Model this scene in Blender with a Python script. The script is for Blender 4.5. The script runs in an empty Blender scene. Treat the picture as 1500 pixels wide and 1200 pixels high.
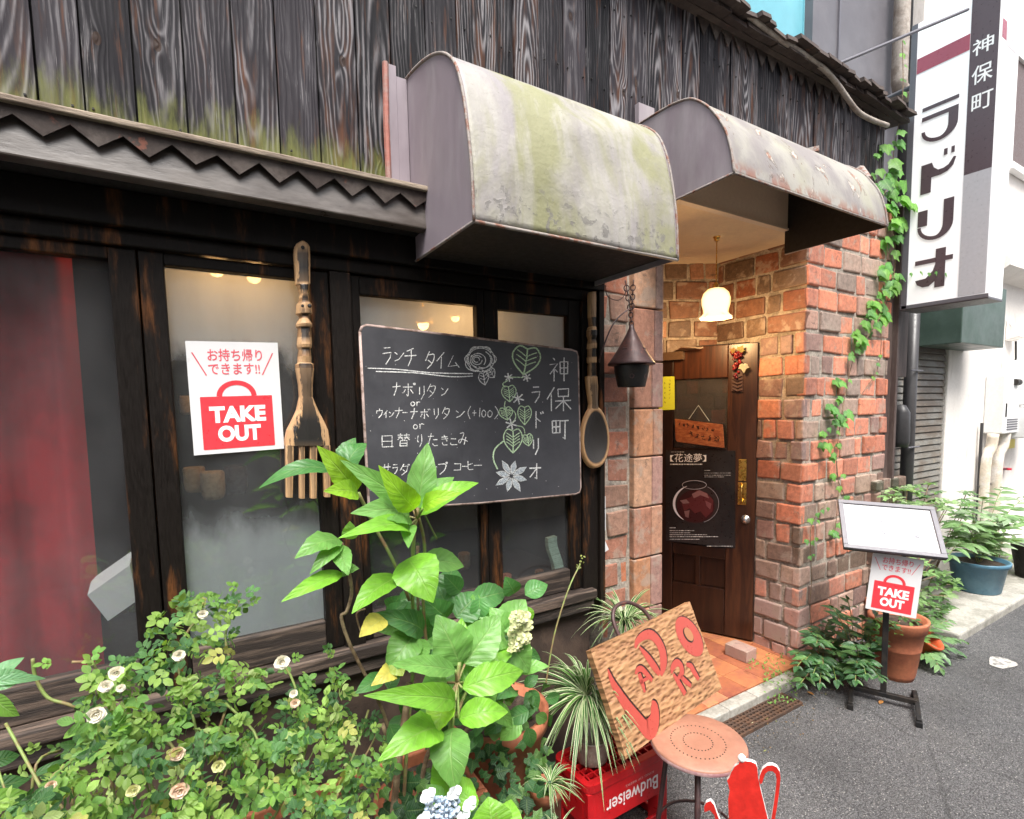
import bpy, bmesh, math, random
from mathutils import Vector as V, Matrix
from math import sin, cos, pi, radians, sqrt
random.seed(7)
S = bpy.context.scene
COL = S.collection
# ------------------------------------------------------------------ camera
FX, CX, CY, CH = 764.1, 760.5, 660.8, 1.5
YAW, PIT, ROL = radians(31.52), radians(-4.65), radians(-1.0)
FW = V((cos(PIT)*sin(YAW), cos(PIT)*cos(YAW), sin(PIT)))
_r0 = V((cos(YAW), -sin(YAW), 0)); _u0 = _r0.cross(FW)
RT = _r0*cos(ROL) + _u0*sin(ROL)
UP = _u0*cos(ROL) - _r0*sin(ROL)
CP = V((0, 0, CH))
cam_d = bpy.data.cameras.new('camera'); cam = bpy.data.objects.new('camera', cam_d); COL.objects.link(cam)
cam_d.sensor_width = 36; cam_d.sensor_fit = 'HORIZONTAL'; cam_d.lens = FX/1500*36
cam_d.shift_x = -(CX-750)/1500; cam_d.shift_y = (CY-600)/1500
cam_d.clip_start = .02; cam_d.clip_end = 500
mw = Matrix((RT, UP, -FW)).transposed().to_4x4(); mw.translation = CP
cam.matrix_world = mw
S.camera = cam
# ------------------------------------------------------------------ light
SUN_EL, SUN_AZ = radians(62), radians(200)      # azimuth clockwise from +y
w = bpy.data.worlds.new('World'); S.world = w; w.use_nodes = True
wn = w.node_tree; bg = wn.nodes['Background']
sky = wn.nodes.new('ShaderNodeTexSky'); sky.sky_type = 'NISHITA'; sky.sun_disc = False
sky.sun_elevation = SUN_EL; sky.sun_rotation = SUN_AZ
sky.air_density = .8; sky.dust_density = 4.0; sky.ozone_density = .6
hs = wn.nodes.new('ShaderNodeHueSaturation'); hs.inputs['Saturation'].default_value = .3
wn.links.new(sky.outputs[0], hs.inputs['Color']); wn.links.new(hs.outputs[0], bg.inputs[0])
bg.inputs[1].default_value = .135
sl = bpy.data.lights.new('sun', 'SUN'); sl.energy = 2.0; sl.angle = radians(28); sl.color = (1, .96, .9)
so = bpy.data.objects.new('sun', sl); COL.objects.link(so)
sd = V((sin(SUN_AZ)*cos(SUN_EL), cos(SUN_AZ)*cos(SUN_EL), sin(SUN_EL)))
so.rotation_euler = sd.to_track_quat('Z', 'Y').to_euler(); so.location = (0, -4, 8)
S.view_settings.view_transform = 'Standard'; S.view_settings.look = 'None'
S.view_settings.gamma = 1; S.view_settings.exposure = 1.52
S.cycles.max_bounces = 8; S.cycles.transparent_max_bounces = 16
# ------------------------------------------------------------------ helpers
def ray(px, py): return FW + RT*((px-CX)/FX) - UP*((py-CY)/FX)
def aty(px, py, y): d = ray(px, py); return CP + d*((y-CP.y)/d.y)
def atx(px, py, x): d = ray(px, py); return CP + d*((x-CP.x)/d.x)
def atz(px, py, z): d = ray(px, py); return CP + d*((z-CP.z)/d.z)
def atp(px, py, p0, n): d = ray(px, py); return CP + d*((p0-CP).dot(n)/d.dot(n))
def depth(p): return (p-CP).dot(FW)
WL = {}
class MB:
    def __init__(s): s.v = []; s.f = []; s.c = []; s.uv = []; s.m = []
    def add(s, vs, fs, col=(1, 1, 1), uv=None, mi=0):
        o = len(s.v); s.v += [V(p) for p in vs]
        for k, f in enumerate(fs):
            s.f.append([i+o for i in f])
            s.c.append(col[k] if isinstance(col, list) else col)
            s.uv.append([uv[i] for i in f] if uv else None); s.m.append(mi)
    def box(s, x0, x1, y0, y1, z0, z1, col=(1, 1, 1), mi=0):
        s.hexa([(x0,y0,z0),(x1,y0,z0),(x1,y1,z0),(x0,y1,z0),(x0,y0,z1),(x1,y0,z1),(x1,y1,z1),(x0,y1,z1)], col, mi)
    def hexa(s, p, col=(1, 1, 1), mi=0):
        s.add(p, [(3,2,1,0),(4,5,6,7),(0,1,5,4),(1,2,6,5),(2,3,7,6),(3,0,4,7)], col, None, mi)
    def obox(s, c, ax, ay, az, col=(1, 1, 1), mi=0):
        c, ax, ay, az = V(c), V(ax), V(ay), V(az)
        s.hexa([c-ax-ay-az, c+ax-ay-az, c+ax+ay-az, c-ax+ay-az, c-ax-ay+az, c+ax-ay+az, c+ax+ay+az, c-ax+ay+az], col, mi)
    def tube(s, pts, r, n=8, col=(1, 1, 1), mi=0, cap=True):
        pts = [V(p) for p in pts]; k = len(pts); rs = r if isinstance(r, (list, tuple)) else [r]*k
        vs = []; fs = []; ref = None
        for i, p in enumerate(pts):
            t = (pts[min(i+1, k-1)] - pts[max(i-1, 0)]).normalized()
            if ref is None: ref = t.orthogonal().normalized()
            a = (ref - t*ref.dot(t)); a = a.normalized() if a.length > 1e-6 else t.orthogonal().normalized()
            ref = a; b = t.cross(a)
            for j in range(n):
                q = 2*pi*j/n; vs.append(p + (a*cos(q) + b*sin(q))*rs[i])
        for i in range(k-1):
            for j in range(n): fs.append((i*n+j, i*n+(j+1) % n, (i+1)*n+(j+1) % n, (i+1)*n+j))
        if cap: fs += [tuple(range(n-1, -1, -1)), tuple((k-1)*n+j for j in range(n))]
        s.add(vs, fs, col, None, mi)
    def lathe(s, prof, c, n=24, col=(1, 1, 1), mi=0, rot=None, wob=None):
        c = V(c); vs = []; fs = []; k = len(prof)
        for i, (r, z) in enumerate(prof):
            for j in range(n):
                q = 2*pi*j/n; rr = r*(wob(q, i/(k-1)) if wob else 1); p = V((rr*cos(q), rr*sin(q), z))
                if rot: p = rot @ p
                vs.append(c+p)
        for i in range(k-1):
            for j in range(n): fs.append((i*n+j, i*n+(j+1) % n, (i+1)*n+(j+1) % n, (i+1)*n+j))
        s.add(vs, fs, col, None, mi)
    def prism(s, poly, fn, d0, d1, col=(1, 1, 1), mi=0, uv=False):
        """2-D outline extruded between offsets d0 (front) and d1 (back); fn(u,v,d) -> 3-D"""
        n = len(poly); a = [fn(u, v, d0) for u, v in poly]; b = [fn(u, v, d1) for u, v in poly]
        from mathutils.geometry import tessellate_polygon
        tri = [tuple(t) for t in tessellate_polygon([[V((u, v, 0)) for u, v in poly]])]
        fs = list(tri) + [tuple(i+n for i in reversed(t)) for t in tri] + [(i, (i+1) % n, (i+1) % n+n, i+n) for i in range(n)]
        s.add(a+b, fs, col, [tuple(p) for p in poly]*2 if uv else None, mi)
    def sheet(s, poly, fn, d, col=(1, 1, 1), mi=0, uv=False):
        from mathutils.geometry import tessellate_polygon
        tri = [tuple(t) for t in tessellate_polygon([[V((u, v, 0)) for u, v in poly]])]
        s.add([fn(u, v, d) for u, v in poly], tri, col, [tuple(p) for p in poly] if uv else None, mi)
def build(name, mb, mats, parent=None, smooth=False, bevel=0, label=None, cat=None, group=None, kind=None, seg=2, fixn=True):
    mats = mats if isinstance(mats, (list, tuple)) else [mats]
    lo = V((min(p.x for p in mb.v), min(p.y for p in mb.v), min(p.z for p in mb.v)))
    hi = V((max(p.x for p in mb.v), max(p.y for p in mb.v), max(p.z for p in mb.v)))
    org = V(((lo.x+hi.x)/2, (lo.y+hi.y)/2, lo.z))
    me = bpy.data.meshes.new(name); me.from_pydata([p-org for p in mb.v], [], mb.f)
    ca = me.color_attributes.new('col', 'FLOAT_COLOR', 'CORNER'); ul = me.uv_layers.new(name='uv')
    k = 0
    for i, p in enumerate(me.polygons):
        c = mb.c[i]; c = (c[0], c[1], c[2], c[3] if len(c) > 3 else 1)
        p.material_index = mb.m[i]; p.use_smooth = smooth
        for j, li in enumerate(p.loop_indices):
            ca.data[li].color = c
            if mb.uv[i]: ul.data[li].uv = mb.uv[i][j]
    for m in mats: me.materials.append(m)
    if fixn:
        bm = bmesh.new(); bm.from_mesh(me); bmesh.ops.recalc_face_normals(bm, faces=bm.faces); bm.to_mesh(me); bm.free()
    o = bpy.data.objects.new(name, me); COL.objects.link(o)
    if parent: o.parent = parent; o.location = org - WL[parent.name]
    else: o.location = org
    WL[o.name] = org
    if bevel:
        b = o.modifiers.new('bevel', 'BEVEL'); b.width = bevel; b.segments = seg; b.limit_method = 'ANGLE'; b.angle_limit = radians(35)
    tag(o, label, cat, group, kind); return o
def tag(o, label=None, cat=None, group=None, kind=None):
    for k, v in (('label', label), ('category', cat), ('group', group), ('kind', kind)):
        if v: o[k] = v
def thing(name, loc, label, cat, group=None):
    o = bpy.data.objects.new(name, None); COL.objects.link(o); o.location = V(loc); o.empty_display_size = .05
    WL[o.name] = V(loc); tag(o, label, cat, group); return o
R = random.random
def U(a, b): return a + (b-a)*random.random()
def jit(c, a): k = 1+U(-a, a); return (c[0]*k, c[1]*k, c[2]*k)
# ---- flat lettering
_tc = {}
def text_geo(s, bold=0.0):
    if (s, bold) in _tc: return _tc[(s, bold)]
    cu = bpy.data.curves.new('t', 'FONT'); cu.body = s; cu.offset = bold; cu.resolution_u = 4
    o = bpy.data.objects.new('t', cu); COL.objects.link(o)
    dg = bpy.context.evaluated_depsgraph_get(); me = bpy.data.meshes.new_from_object(o.evaluated_get(dg))
    vs = [(v.co.x, v.co.y) for v in me.vertices]; fs = [tuple(p.vertices) for p in me.polygons]
    bpy.data.objects.remove(o); bpy.data.curves.remove(cu); bpy.data.meshes.remove(me)
    x0 = min(v[0] for v in vs); x1 = max(v[0] for v in vs); y0 = min(v[1] for v in vs); y1 = max(v[1] for v in vs)
    r = ([((x-x0)/(x1-x0), (y-y0)/(y1-y0)) for x, y in vs], fs); _tc[(s, bold)] = r; return r
def text(mb, s, fn, u0, u1, v0, v1, d, bold=0.0, col=(1, 1, 1), mi=0):
    vs, fs = text_geo(s, bold)
    mb.add([fn(u0+(u1-u0)*x, v0+(v1-v0)*y, d) for x, y in vs], fs, col, None, mi)
def ribbon(mb, pts, wd, fn, d, col=(1, 1, 1), mi=0):
    n = len(pts); ws = wd if isinstance(wd, (list, tuple)) else [wd]*n; vs = []
    for i, p in enumerate(pts):
        a = pts[max(i-1, 0)]; b = pts[min(i+1, n-1)]; dx, dy = b[0]-a[0], b[1]-a[1]; l = math.hypot(dx, dy) or 1
        h = ws[i]/2; vs += [fn(p[0]-dy/l*h, p[1]+dx/l*h, d), fn(p[0]+dy/l*h, p[1]-dx/l*h, d)]
    mb.add(vs, [(2*i, 2*i+1, 2*i+3, 2*i+2) for i in range(n-1)], col, None, mi)
def smoothpts(pts, k=4):
    out = []; n = len(pts)
    for i in range(n-1):
        p0, p1, p2, p3 = pts[max(i-1, 0)], pts[i], pts[i+1], pts[min(i+2, n-1)]
        for j in range(k):
            t = j/k; out.append(tuple(.5*((2*b)+(c-a)*t+(2*a-5*b+4*c-e)*t*t+(-a+3*b-3*c+e)*t**3) for a, b, c, e in zip(p0, p1, p2, p3)))
    out.append(tuple(pts[-1])); return out
def rrect(x0, x1, y0, y1, r, n=4):
    o = []
    for cx, cy, a in ((x1-r, y1-r, 0), (x0+r, y1-r, 90), (x0+r, y0+r, 180), (x1-r, y0+r, 270)):
        for k in range(n+1): q = radians(a+90*k/n); o.append((cx+r*cos(q), cy+r*sin(q)))
    return o
# ------------------------------------------------------------------ materials
class NT:
    def __init__(s, name):
        s.m = bpy.data.materials.new(name); s.m.use_nodes = True; s.t = s.m.node_tree; s.t.nodes.clear()
        s.out = s.t.nodes.new('ShaderNodeOutputMaterial')
    def n(s, typ, ins=None, **pr):
        o = s.t.nodes.new('ShaderNode'+typ)
        for k, v in pr.items(): setattr(o, k, v)
        for k, v in (ins or {}).items():
            if isinstance(v, bpy.types.NodeSocket): s.t.links.new(v, o.inputs[k])
            else: o.inputs[k].default_value = v
        return o
    def math(s, op, a, b=None, c=None, clamp=False):
        ins = {0: a}
        if b is not None: ins[1] = b
        if c is not None: ins[2] = c
        return s.n('Math', ins, operation=op, use_clamp=clamp).outputs[0]
    def mix(s, f, a, b, mode='MIX'):
        o = s.t.nodes.new('ShaderNodeMix'); o.data_type = 'RGBA'; o.blend_type = mode
        for i, v in ((0, f), (6, a), (7, b)):
            if isinstance(v, bpy.types.NodeSocket): s.t.links.new(v, o.inputs[i])
            else: o.inputs[i].default_value = v if i == 0 or len(v) == 4 else (*v, 1)
        return o.outputs[2]
    def step(s, x, lo, hi): return s.n('MapRange', {0: x, 1: lo, 2: hi, 3: 0., 4: 1.}, interpolation_type='SMOOTHSTEP').outputs[0]
    def noise(s, vec, sc, det=5, rough=.6, dist=0.): return s.n('TexNoise', {'Vector': vec, 'Scale': sc, 'Detail': det, 'Roughness': rough, 'Distortion': dist}).outputs[0]
    def obj(s, st=(1, 1, 1)):
        c = s.n('NewGeometry').outputs['Position']
        return s.n('Mapping', {'Vector': c, 'Scale': st}).outputs[0]
    def col(s): return s.n('Attribute', attribute_name='col').outputs['Color']
    def uv(s): return s.n('UVMap', uv_map='uv').outputs[0]
    def bump(s, h, st, dist=.01): return s.n('Bump', {'Height': h, 'Strength': st, 'Distance': dist}).outputs[0]
    def pbr(s, color, rough=.6, normal=None, metal=0., spec=.5, **k):
        ins = {'Base Color': color if isinstance(color, bpy.types.NodeSocket) else (*color[:3], 1), 'Roughness': rough, 'Metallic': metal, 'Specular IOR Level': spec}
        if normal: ins['Normal'] = normal
        ins.update(k); return s.n('BsdfPrincipled', ins).outputs[0]
    def done(s, sh): s.t.links.new(sh, s.out.inputs[0]); return s.m
def gen(name, c1, c2=None, sc=8, lo=.42, hi=.62, rough=.6, bump=.25, bsc=60, st=(1, 1, 1), attr=False, metal=0., var=.25, bd=.004, spec=.5, c3=None, sc3=3, lo3=.5, hi3=.65):
    t = NT(name); p = t.obj(st)
    c = (*c1, 1)
    if c2: c = t.mix(t.step(t.noise(p, sc, 7, .65), lo, hi), c1, c2)
    if c3: c = t.mix(t.step(t.noise(p, sc3, 6, .7, .5), lo3, hi3), c, c3)
    if attr: c = t.mix(1., t.col(), c, 'MULTIPLY')
    nz = t.noise(p, bsc, 6, .65)
    if var: c = t.mix(var, c, t.n('MapRange', {0: nz, 1: .3, 2: .7, 3: 0.2, 4: 1.7}).outputs[0], 'MULTIPLY')
    rg = t.n('MapRange', {0: nz, 1: .3, 2: .7, 3: max(rough-.12, .03), 4: min(rough+.12, 1)}).outputs[0]
    return t.done(t.pbr(c, rg, t.bump(nz, bump, bd) if bump else None, metal, spec))
M = {}
def planks():
    t = NT('charred_cedar'); uv = t.n('SeparateXYZ', {0: t.uv()}); u, v = uv.outputs[0], uv.outputs[1]
    a = t.n('SeparateColor', {0: t.col()}); r1, r2, r3 = a.outputs
    pos = t.n('CombineXYZ', {0: t.math('ADD', u, t.math('MULTIPLY', r1, 37.)), 1: v, 2: t.math('MULTIPLY', r2, 19.)}).outputs[0]
    warp = t.noise(t.n('Mapping', {'Vector': pos, 'Scale': (14, 2.2, 1)}).outputs[0], 1., 3)
    warp = t.math('SUBTRACT', warp, .5)
    uu = t.math('ADD', t.math('ADD', u, t.math('MULTIPLY', t.math('SUBTRACT', r3, .5), .05)), t.math('MULTIPLY', warp, .045))
    v0 = t.math('ADD', 2.1, t.math('MULTIPLY', r2, 1.1))
    sl_ = t.math('ADD', .015, t.math('MULTIPLY', r1, .085))
    b = t.math('MULTIPLY', t.math('SUBTRACT', v, v0), sl_)
    b = t.math('ADD', b, t.math('MULTIPLY', warp, .03))
    rr = t.math('SQRT', t.math('ADD', t.math('MULTIPLY', uu, uu), t.math('MULTIPLY', b, b)))
    # knot
    ku = t.math('SUBTRACT', u, t.math('MULTIPLY', t.math('SUBTRACT', r1, .5), .05)); kv = t.math('MULTIPLY', t.math('SUBTRACT', v, t.math('ADD', 2.2, t.math('MULTIPLY', r3, .75))), .55)
    kd = t.math('SQRT', t.math('ADD', t.math('MULTIPLY', ku, ku), t.math('MULTIPLY', kv, kv)))
    kf = t.math('POWER', 2.718, t.math('MULTIPLY', kd, -70.))
    rr = t.math('ADD', rr, t.math('MULTIPLY', kf, .022))
    ring = t.math('ADD', .5, t.math('MULTIPLY', .5, t.math('SINE', t.math('MULTIPLY', rr, t.math('ADD', 430., t.math('MULTIPLY', r2, 420.))))))
    fib = t.noise(t.n('Mapping', {'Vector': pos, 'Scale': (420, 9, 1)}).outputs[0], 1., 4, .7)
    wea = t.noise(t.n('Mapping', {'Vector': pos, 'Scale': (22, 3.2, 1)}).outputs[0], 1., 5, .6)
    rg = t.math('MULTIPLY', t.math('POWER', ring, 2.6), t.step(wea, .34, .62))
    rg = t.math('MULTIPLY', rg, t.math('ADD', .35, fib))
    base = t.mix(r3, (.006, .006, .008), (.034, .030, .036))
    brown = t.mix(t.step(t.noise(t.n('Mapping', {'Vector': pos, 'Scale': (30, 2.5, 1)}).outputs[0], 1.7, 4), t.math('SUBTRACT', .60, t.math('MULTIPLY', r1, .16)), .76), base, (.095, .042, .024))
    c = t.mix(t.math('MULTIPLY', rg, t.math('ADD', .12, t.math('MULTIPLY', r1, .95)), clamp=True), brown, (.27, .258, .27))
    # large silver weathering
    c = t.mix(t.math('MULTIPLY', t.step(wea, .5, .75), t.math('MULTIPLY', r2, .5)), c, (.105, .10, .112))
    c = t.mix(t.math('MULTIPLY', .55, t.step(t.math('ADD', fib, t.math('MULTIPLY', wea, .7)), .98, 1.12)), c, (.36, .345, .35))
    kn = t.math('LESS_THAN', kd, .0085); c = t.mix(t.math('MULTIPLY', kn, .8), c, (.035, .02, .014))
    # moss and dirt rising from the ledge
    gz = t.n('SeparateXYZ', {0: t.n('NewGeometry').outputs['Position']})
    mz = t.noise(t.n('Mapping', {'Vector': pos, 'Scale': (26, 5, 1)}).outputs[0], 1., 5, .65)
    hgt = t.math('SUBTRACT', gz.outputs[2], 2.14)
    ms = t.math('SUBTRACT', t.math('MULTIPLY', t.math('SUBTRACT', mz, .18), .36), hgt)
    ms = t.math('MULTIPLY', t.step(ms, -.03, .09), t.math('LESS_THAN', gz.outputs[0], .72))
    c = t.mix(t.math('MULTIPLY', ms, .62), c, (.17, .185, .045))
    h = t.math('ADD', t.math('MULTIPLY', ring, .6), t.math('MULTIPLY', fib, .5))
    return t.done(t.pbr(c, .62, t.bump(h, .6, .003), 0, .12))
M['planks'] = planks()
def mossmetal():
    t = NT('mossy_painted_metal'); p = t.obj(); ps = t.obj((1, 1, .35))
    c = t.mix(t.step(t.noise(ps, 5, 5), .4, .62), (.32, .305, .28), (.24, .22, .225))
    c = t.mix(t.math('MULTIPLY', .85, t.step(t.noise(ps, 4.2, 6, .6, .6), .38, .58)), c, (.215, .215, .10))
    c = t.mix(t.math('MULTIPLY', .6, t.step(t.noise(t.obj((1.5, 1, .18)), 9, 5), .5, .62)), c, (.33, .315, .285))
    pos = t.n('SeparateXYZ', {0: t.n('NewGeometry').outputs['Position']})
    nrm = t.n('SeparateXYZ', {0: t.n('NewGeometry').outputs['Normal']})
    pe = t.noise(p, 30, 6, .62, .4); low = t.step(pos.outputs[2], 2.16, 1.98)
    c = t.mix(t.math('MULTIPLY', .5, t.step(t.noise(p, 60, 6, .75), .60, .70)), c, (.12, .11, .085))
    pk = t.math('MULTIPLY', t.step(t.math('ADD', pe, t.math('MULTIPLY', low, .09)), .655, .665), low)
    c = t.mix(t.math('MULTIPLY', pk, .8), c, (.16, .15, .14))
    rim = t.math('SUBTRACT', t.step(t.math('ADD', pe, t.math('MULTIPLY', low, .09)), .63, .64), pk)
    h = t.math('ADD', t.math('ADD', t.math('MULTIPLY', t.noise(p, 14, 3), .8), t.math('MULTIPLY', t.noise(p, 120, 4), .15)), t.math('MULTIPLY', t.math('MULTIPLY', rim, low), .5))
    return t.done(t.pbr(c, .55, t.bump(h, .5, .012), 0, .4))
M['mossmetal'] = mossmetal()
def peelmetal():
    t = NT('peeling_painted_metal'); p = t.obj((1, 1, .7))
    c = t.mix(t.step(t.noise(p, 6, 6), .4, .6), (.30, .285, .255), (.21, .19, .185))
    c = t.mix(t.math('MULTIPLY', .4, t.step(t.noise(p, 4, 5), .5, .65)), c, (.33, .33, .22))
    pe = t.noise(p, 8.5, 8, .62, .7); k = t.step(pe, .605, .615)
    c = t.mix(k, c, t.mix(t.step(t.noise(p, 26, 6), .50, .60), (.44, .40, .35), (.27, .11, .06)))
    rim = t.math('SUBTRACT', t.step(pe, .575, .60), k); c = t.mix(t.math('MULTIPLY', rim, .45), c, (.12, .08, .06))
    sp = t.step(t.noise(p, 55, 5, .7), .66, .68); c = t.mix(sp, c, (.15, .08, .05))
    nrm = t.n('SeparateXYZ', {0: t.n('NewGeometry').outputs['Normal']})
    pos = t.n('SeparateXYZ', {0: t.n('NewGeometry').outputs['Position']})
    low = t.math('MULTIPLY', t.step(pos.outputs[2], 2.32, 2.265), t.step(t.noise(p, 25, 5), .42, .55)); c = t.mix(t.math('MULTIPLY', low, .8), c, (.22, .085, .05))
    h = t.math('ADD', t.math('MULTIPLY', k, -.4), t.math('ADD', t.math('MULTIPLY', rim, .5), t.math('MULTIPLY', t.noise(p, 90, 4), .25)))
    return t.done(t.pbr(c, .5, t.bump(h, .5, .006), 0, .4))
M['peelmetal'] = peelmetal()
M['endpanel'] = gen('mauve_grey_paint', (.25, .21, .235), (.30, .27, .285), sc=4, rough=.5, bump=.08, bsc=25, st=(1, 1, .3), var=.12, c3=(.19, .18, .06), sc3=3.1, lo3=.66, hi3=.76)
M['rustedge'] = gen('rusty_edge', (.25, .22, .20), (.19, .08, .05), sc=28, lo=.5, hi=.62, rough=.7, bump=.5)
M['frame'] = gen('worn_black_wood', (.009, .007, .006), (.13, .05, .017), sc=5.5, lo=.52, hi=.72, rough=.5, spec=.12, bump=.35, bsc=70, st=(3.5, 3.5, .55), var=.4, bd=.003, attr=True)
M['sill'] = gen('weathered_sill_wood', (.115, .085, .068), (.022, .015, .012), sc=9, lo=.38, hi=.55, rough=.7, bump=.6, bsc=90, st=(.35, 4, 5), var=.5, attr=True)
M['ledge'] = gen('ledge_strip_wood', (.30, .24, .18), (.16, .12, .09), sc=14, rough=.8, bump=.6, bsc=80, st=(.4, 3, 3), var=.4)
M['zigzag'] = gen('zigzag_tin', (.042, .031, .027), (.085, .069, .061), sc=9, rough=.5, spec=.2, bump=.2, var=.3, c3=(.16, .06, .04), sc3=11, lo3=.6, hi3=.68)
M['flash'] = gen('old_tin_flashing', (.05, .038, .031), (.12, .105, .097), sc=4, lo=.4, hi=.65, rough=.36, bump=.2, bsc=18, st=(.6, 1, 2), var=.25)
M['black'] = gen('void_black', (.008, .007, .007), rough=.7, bump=.1, var=.2)
M['brick'] = None
def brickmat():
    t = NT('old_brick'); p = t.obj(); c = t.col()
    n1 = t.noise(p, 38, 7, .7); n2 = t.noise(p, 13, 5, .6, .4); n3 = t.noise(p, 160, 4, .7)
    c = t.mix(.55, c, t.n('MapRange', {0: n1, 1: .3, 2: .7, 3: .3, 4: 1.6}).outputs[0], 'MULTIPLY')
    pz = t.n('SeparateXYZ', {0: t.n('NewGeometry').outputs['Position']}); lime = t.math('MULTIPLY', t.step(t.math('ADD', pz.outputs[2], t.math('MULTIPLY', n2, -.9)), .25, -.25), t.step(pz.outputs[0], 2.98, 2.80))
    c = t.mix(t.math('MULTIPLY', lime, .6), c, (.46, .33, .30))
    c = t.mix(t.math('MULTIPLY', .6, t.step(n2, .54, .66)), c, (.36, .29, .235))
    c = t.mix(t.math('MULTIPLY', .55, t.step(t.noise(p, 21, 6, .7, .8), .6, .66)), c, (.07, .052, .045))
    c = t.mix(t.math('MULTIPLY', .5, t.step(n3, .6, .68)), c, (.36, .28, .24))
    h = t.math('ADD', t.math('MULTIPLY', n1, .7), t.math('MULTIPLY', n3, .4))
    return t.done(t.pbr(c, .5, t.bump(h, .6, .006), 0, .5))
M['brick'] = brickmat()
M['mortar'] = gen('mortar', (.38, .33, .275), (.22, .19, .16), sc=14, rough=.9, bump=.7, bsc=90, var=.5, bd=.006)
M['darkwall'] = gen('dark_base_wall', (.035, .022, .016), (.07, .045, .032), sc=6, rough=.8, bump=.5)
def asphalt():
    t = NT('asphalt'); p = t.obj()
    vo = t.n('TexVoronoi', {'Vector': p, 'Scale': 210.}, feature='F1'); cell = t.n('SeparateColor', {0: vo.outputs['Color']})
    c = t.mix(cell.outputs[0], (.098, .096, .10), (.165, .162, .166))
    c = t.mix(t.step(cell.outputs[1], .945, .975), c, (.36, .35, .33))
    c = t.mix(t.step(vo.outputs['Distance'], .42, .62), c, (.045, .045, .047))
    big = t.noise(p, 1.3, 5, .6); c = t.mix(.75, c, t.n('MapRange', {0: big, 1: .3, 2: .7, 3: .55, 4: 1.45}).outputs[0], 'MULTIPLY')
    ck = t.n('TexVoronoi', {'Vector': t.n('Mapping', {'Vector': p, 'Scale': (1, 1, 0)}).outputs[0], 'Scale': .9}, feature='DISTANCE_TO_EDGE').outputs['Distance']; ck = t.math('ADD', ck, t.math('MULTIPLY', t.math('SUBTRACT', t.noise(p, 9, 5), .5), .06)); c = t.mix(t.math('MULTIPLY', .5, t.step(t.math('ABSOLUTE', ck), .006, .002)), c, (.03, .03, .03))
    c = t.mix(t.math('MULTIPLY', .35, t.step(t.noise(p, 2.6, 6, .7), .52, .66)), c, (.06, .057, .055))
    h = t.math('SUBTRACT', t.math('MULTIPLY', t.noise(p, 110, 4), .5), vo.outputs['Distance'])
    return t.done(t.pbr(c, t.n('MapRange', {0: t.noise(p, 30, 3), 1: .3, 2: .7, 3: .38, 4: .75}).outputs[0], t.bump(h, .9, .006), 0, .5))
M['asphalt'] = asphalt()
M['concrete'] = gen('concrete', (.36, .345, .31), (.24, .23, .20), sc=6, rough=.85, bump=.35, bsc=70, var=.3, c3=(.12, .115, .09), sc3=4, lo3=.55, hi3=.72)
def leafmat(name, trans=.35, rough=.42, veins=7., lum=1.0):
    t = NT(name); c = t.col(); uv = t.n('SeparateXYZ', {0: t.uv()})
    s = t.math('ABSOLUTE', t.math('MULTIPLY', t.math('SUBTRACT', uv.outputs[0], .5), 2.)); tt = uv.outputs[1]
    mid = t.step(s, .07, .02)
    q = t.math('FRACT', t.math('SUBTRACT', t.math('MULTIPLY', tt, veins), t.math('MULTIPLY', t.math('POWER', s, .8), 1.7)))
    lat = t.step(t.math('ABSOLUTE', t.math('SUBTRACT', q, .5)), .09, .02)
    vein = t.math('MAXIMUM', mid, t.math('MULTIPLY', lat, .55))
    nz = t.noise(t.obj(), 45, 4)
    c = t.mix(.5, c, t.n('MapRange', {0: nz, 1: .3, 2: .7, 3: .65, 4: 1.35}).outputs[0], 'MULTIPLY')
    c = t.mix(t.math('MULTIPLY', .75, t.step(t.noise(t.obj(), 22, 5, .7), .69, .74)), c, (.16, .11, .035))
    c = t.mix(.55, c, t.n('MapRange', {0: t.noise(t.obj(), 7, 3), 1: .3, 2: .7, 3: .6, 4: 1.4}).outputs[0], 'MULTIPLY')
    c2 = t.mix(t.math('MULTIPLY', vein, .38), c, t.mix(.5, c, (.42, .55, .22)))
    bp = t.bump(t.math('ADD', t.math('MULTIPLY', vein, -1.), t.math('MULTIPLY', t.math('ABSOLUTE', t.math('SUBTRACT', q, .5)), -1.2)), .5, .0025)
    sh = t.pbr(c2, rough, bp, 0, .5)
    tr = t.n('BsdfTranslucent', {'Color': t.mix(1., c2, (1.5, 1.6, .5), 'MULTIPLY')}).outputs[0]
    return t.done(t.n('MixShader', {0: trans, 1: sh, 2: tr}).outputs[0])
M['leaf'] = leafmat('broad_leaf')
M['small_leaf'] = leafmat('small_leaf', .32, .45, 6.)
M['fern_leaf'] = leafmat('glossy_fern_leaf', .18, .3, 8.)
def striped():
    t = NT('variegated_blade'); uv = t.n('SeparateXYZ', {0: t.uv()})
    s = t.math('ABSOLUTE', t.math('MULTIPLY', t.math('SUBTRACT', uv.outputs[0], .5), 2.))
    c = t.mix(t.step(t.math('ADD', s, t.math('MULTIPLY', t.noise(t.obj(), 60, 2), .15)), .68, .78), t.col(), (.54, .58, .36))
    sh = t.pbr(c, .45, None, 0, .4); tr = t.n('BsdfTranslucent', {'Color': c}).outputs[0]
    return t.done(t.n('MixShader', {0: .3, 1: sh, 2: tr}).outputs[0])
M['striped'] = striped()
M['stem'] = gen('plant_stem', (.17, .24, .06), (.2, .12, .06), sc=20, rough=.6, bump=.2, attr=False)
M['cane'] = gen('woody_cane', (.14, .085, .05), (.25, .18, .11), sc=30, rough=.8, bump=.5)
M['petal'] = gen('petal', (1, 1, 1), attr=True, rough=.6, bump=.1, var=.12)
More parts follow.
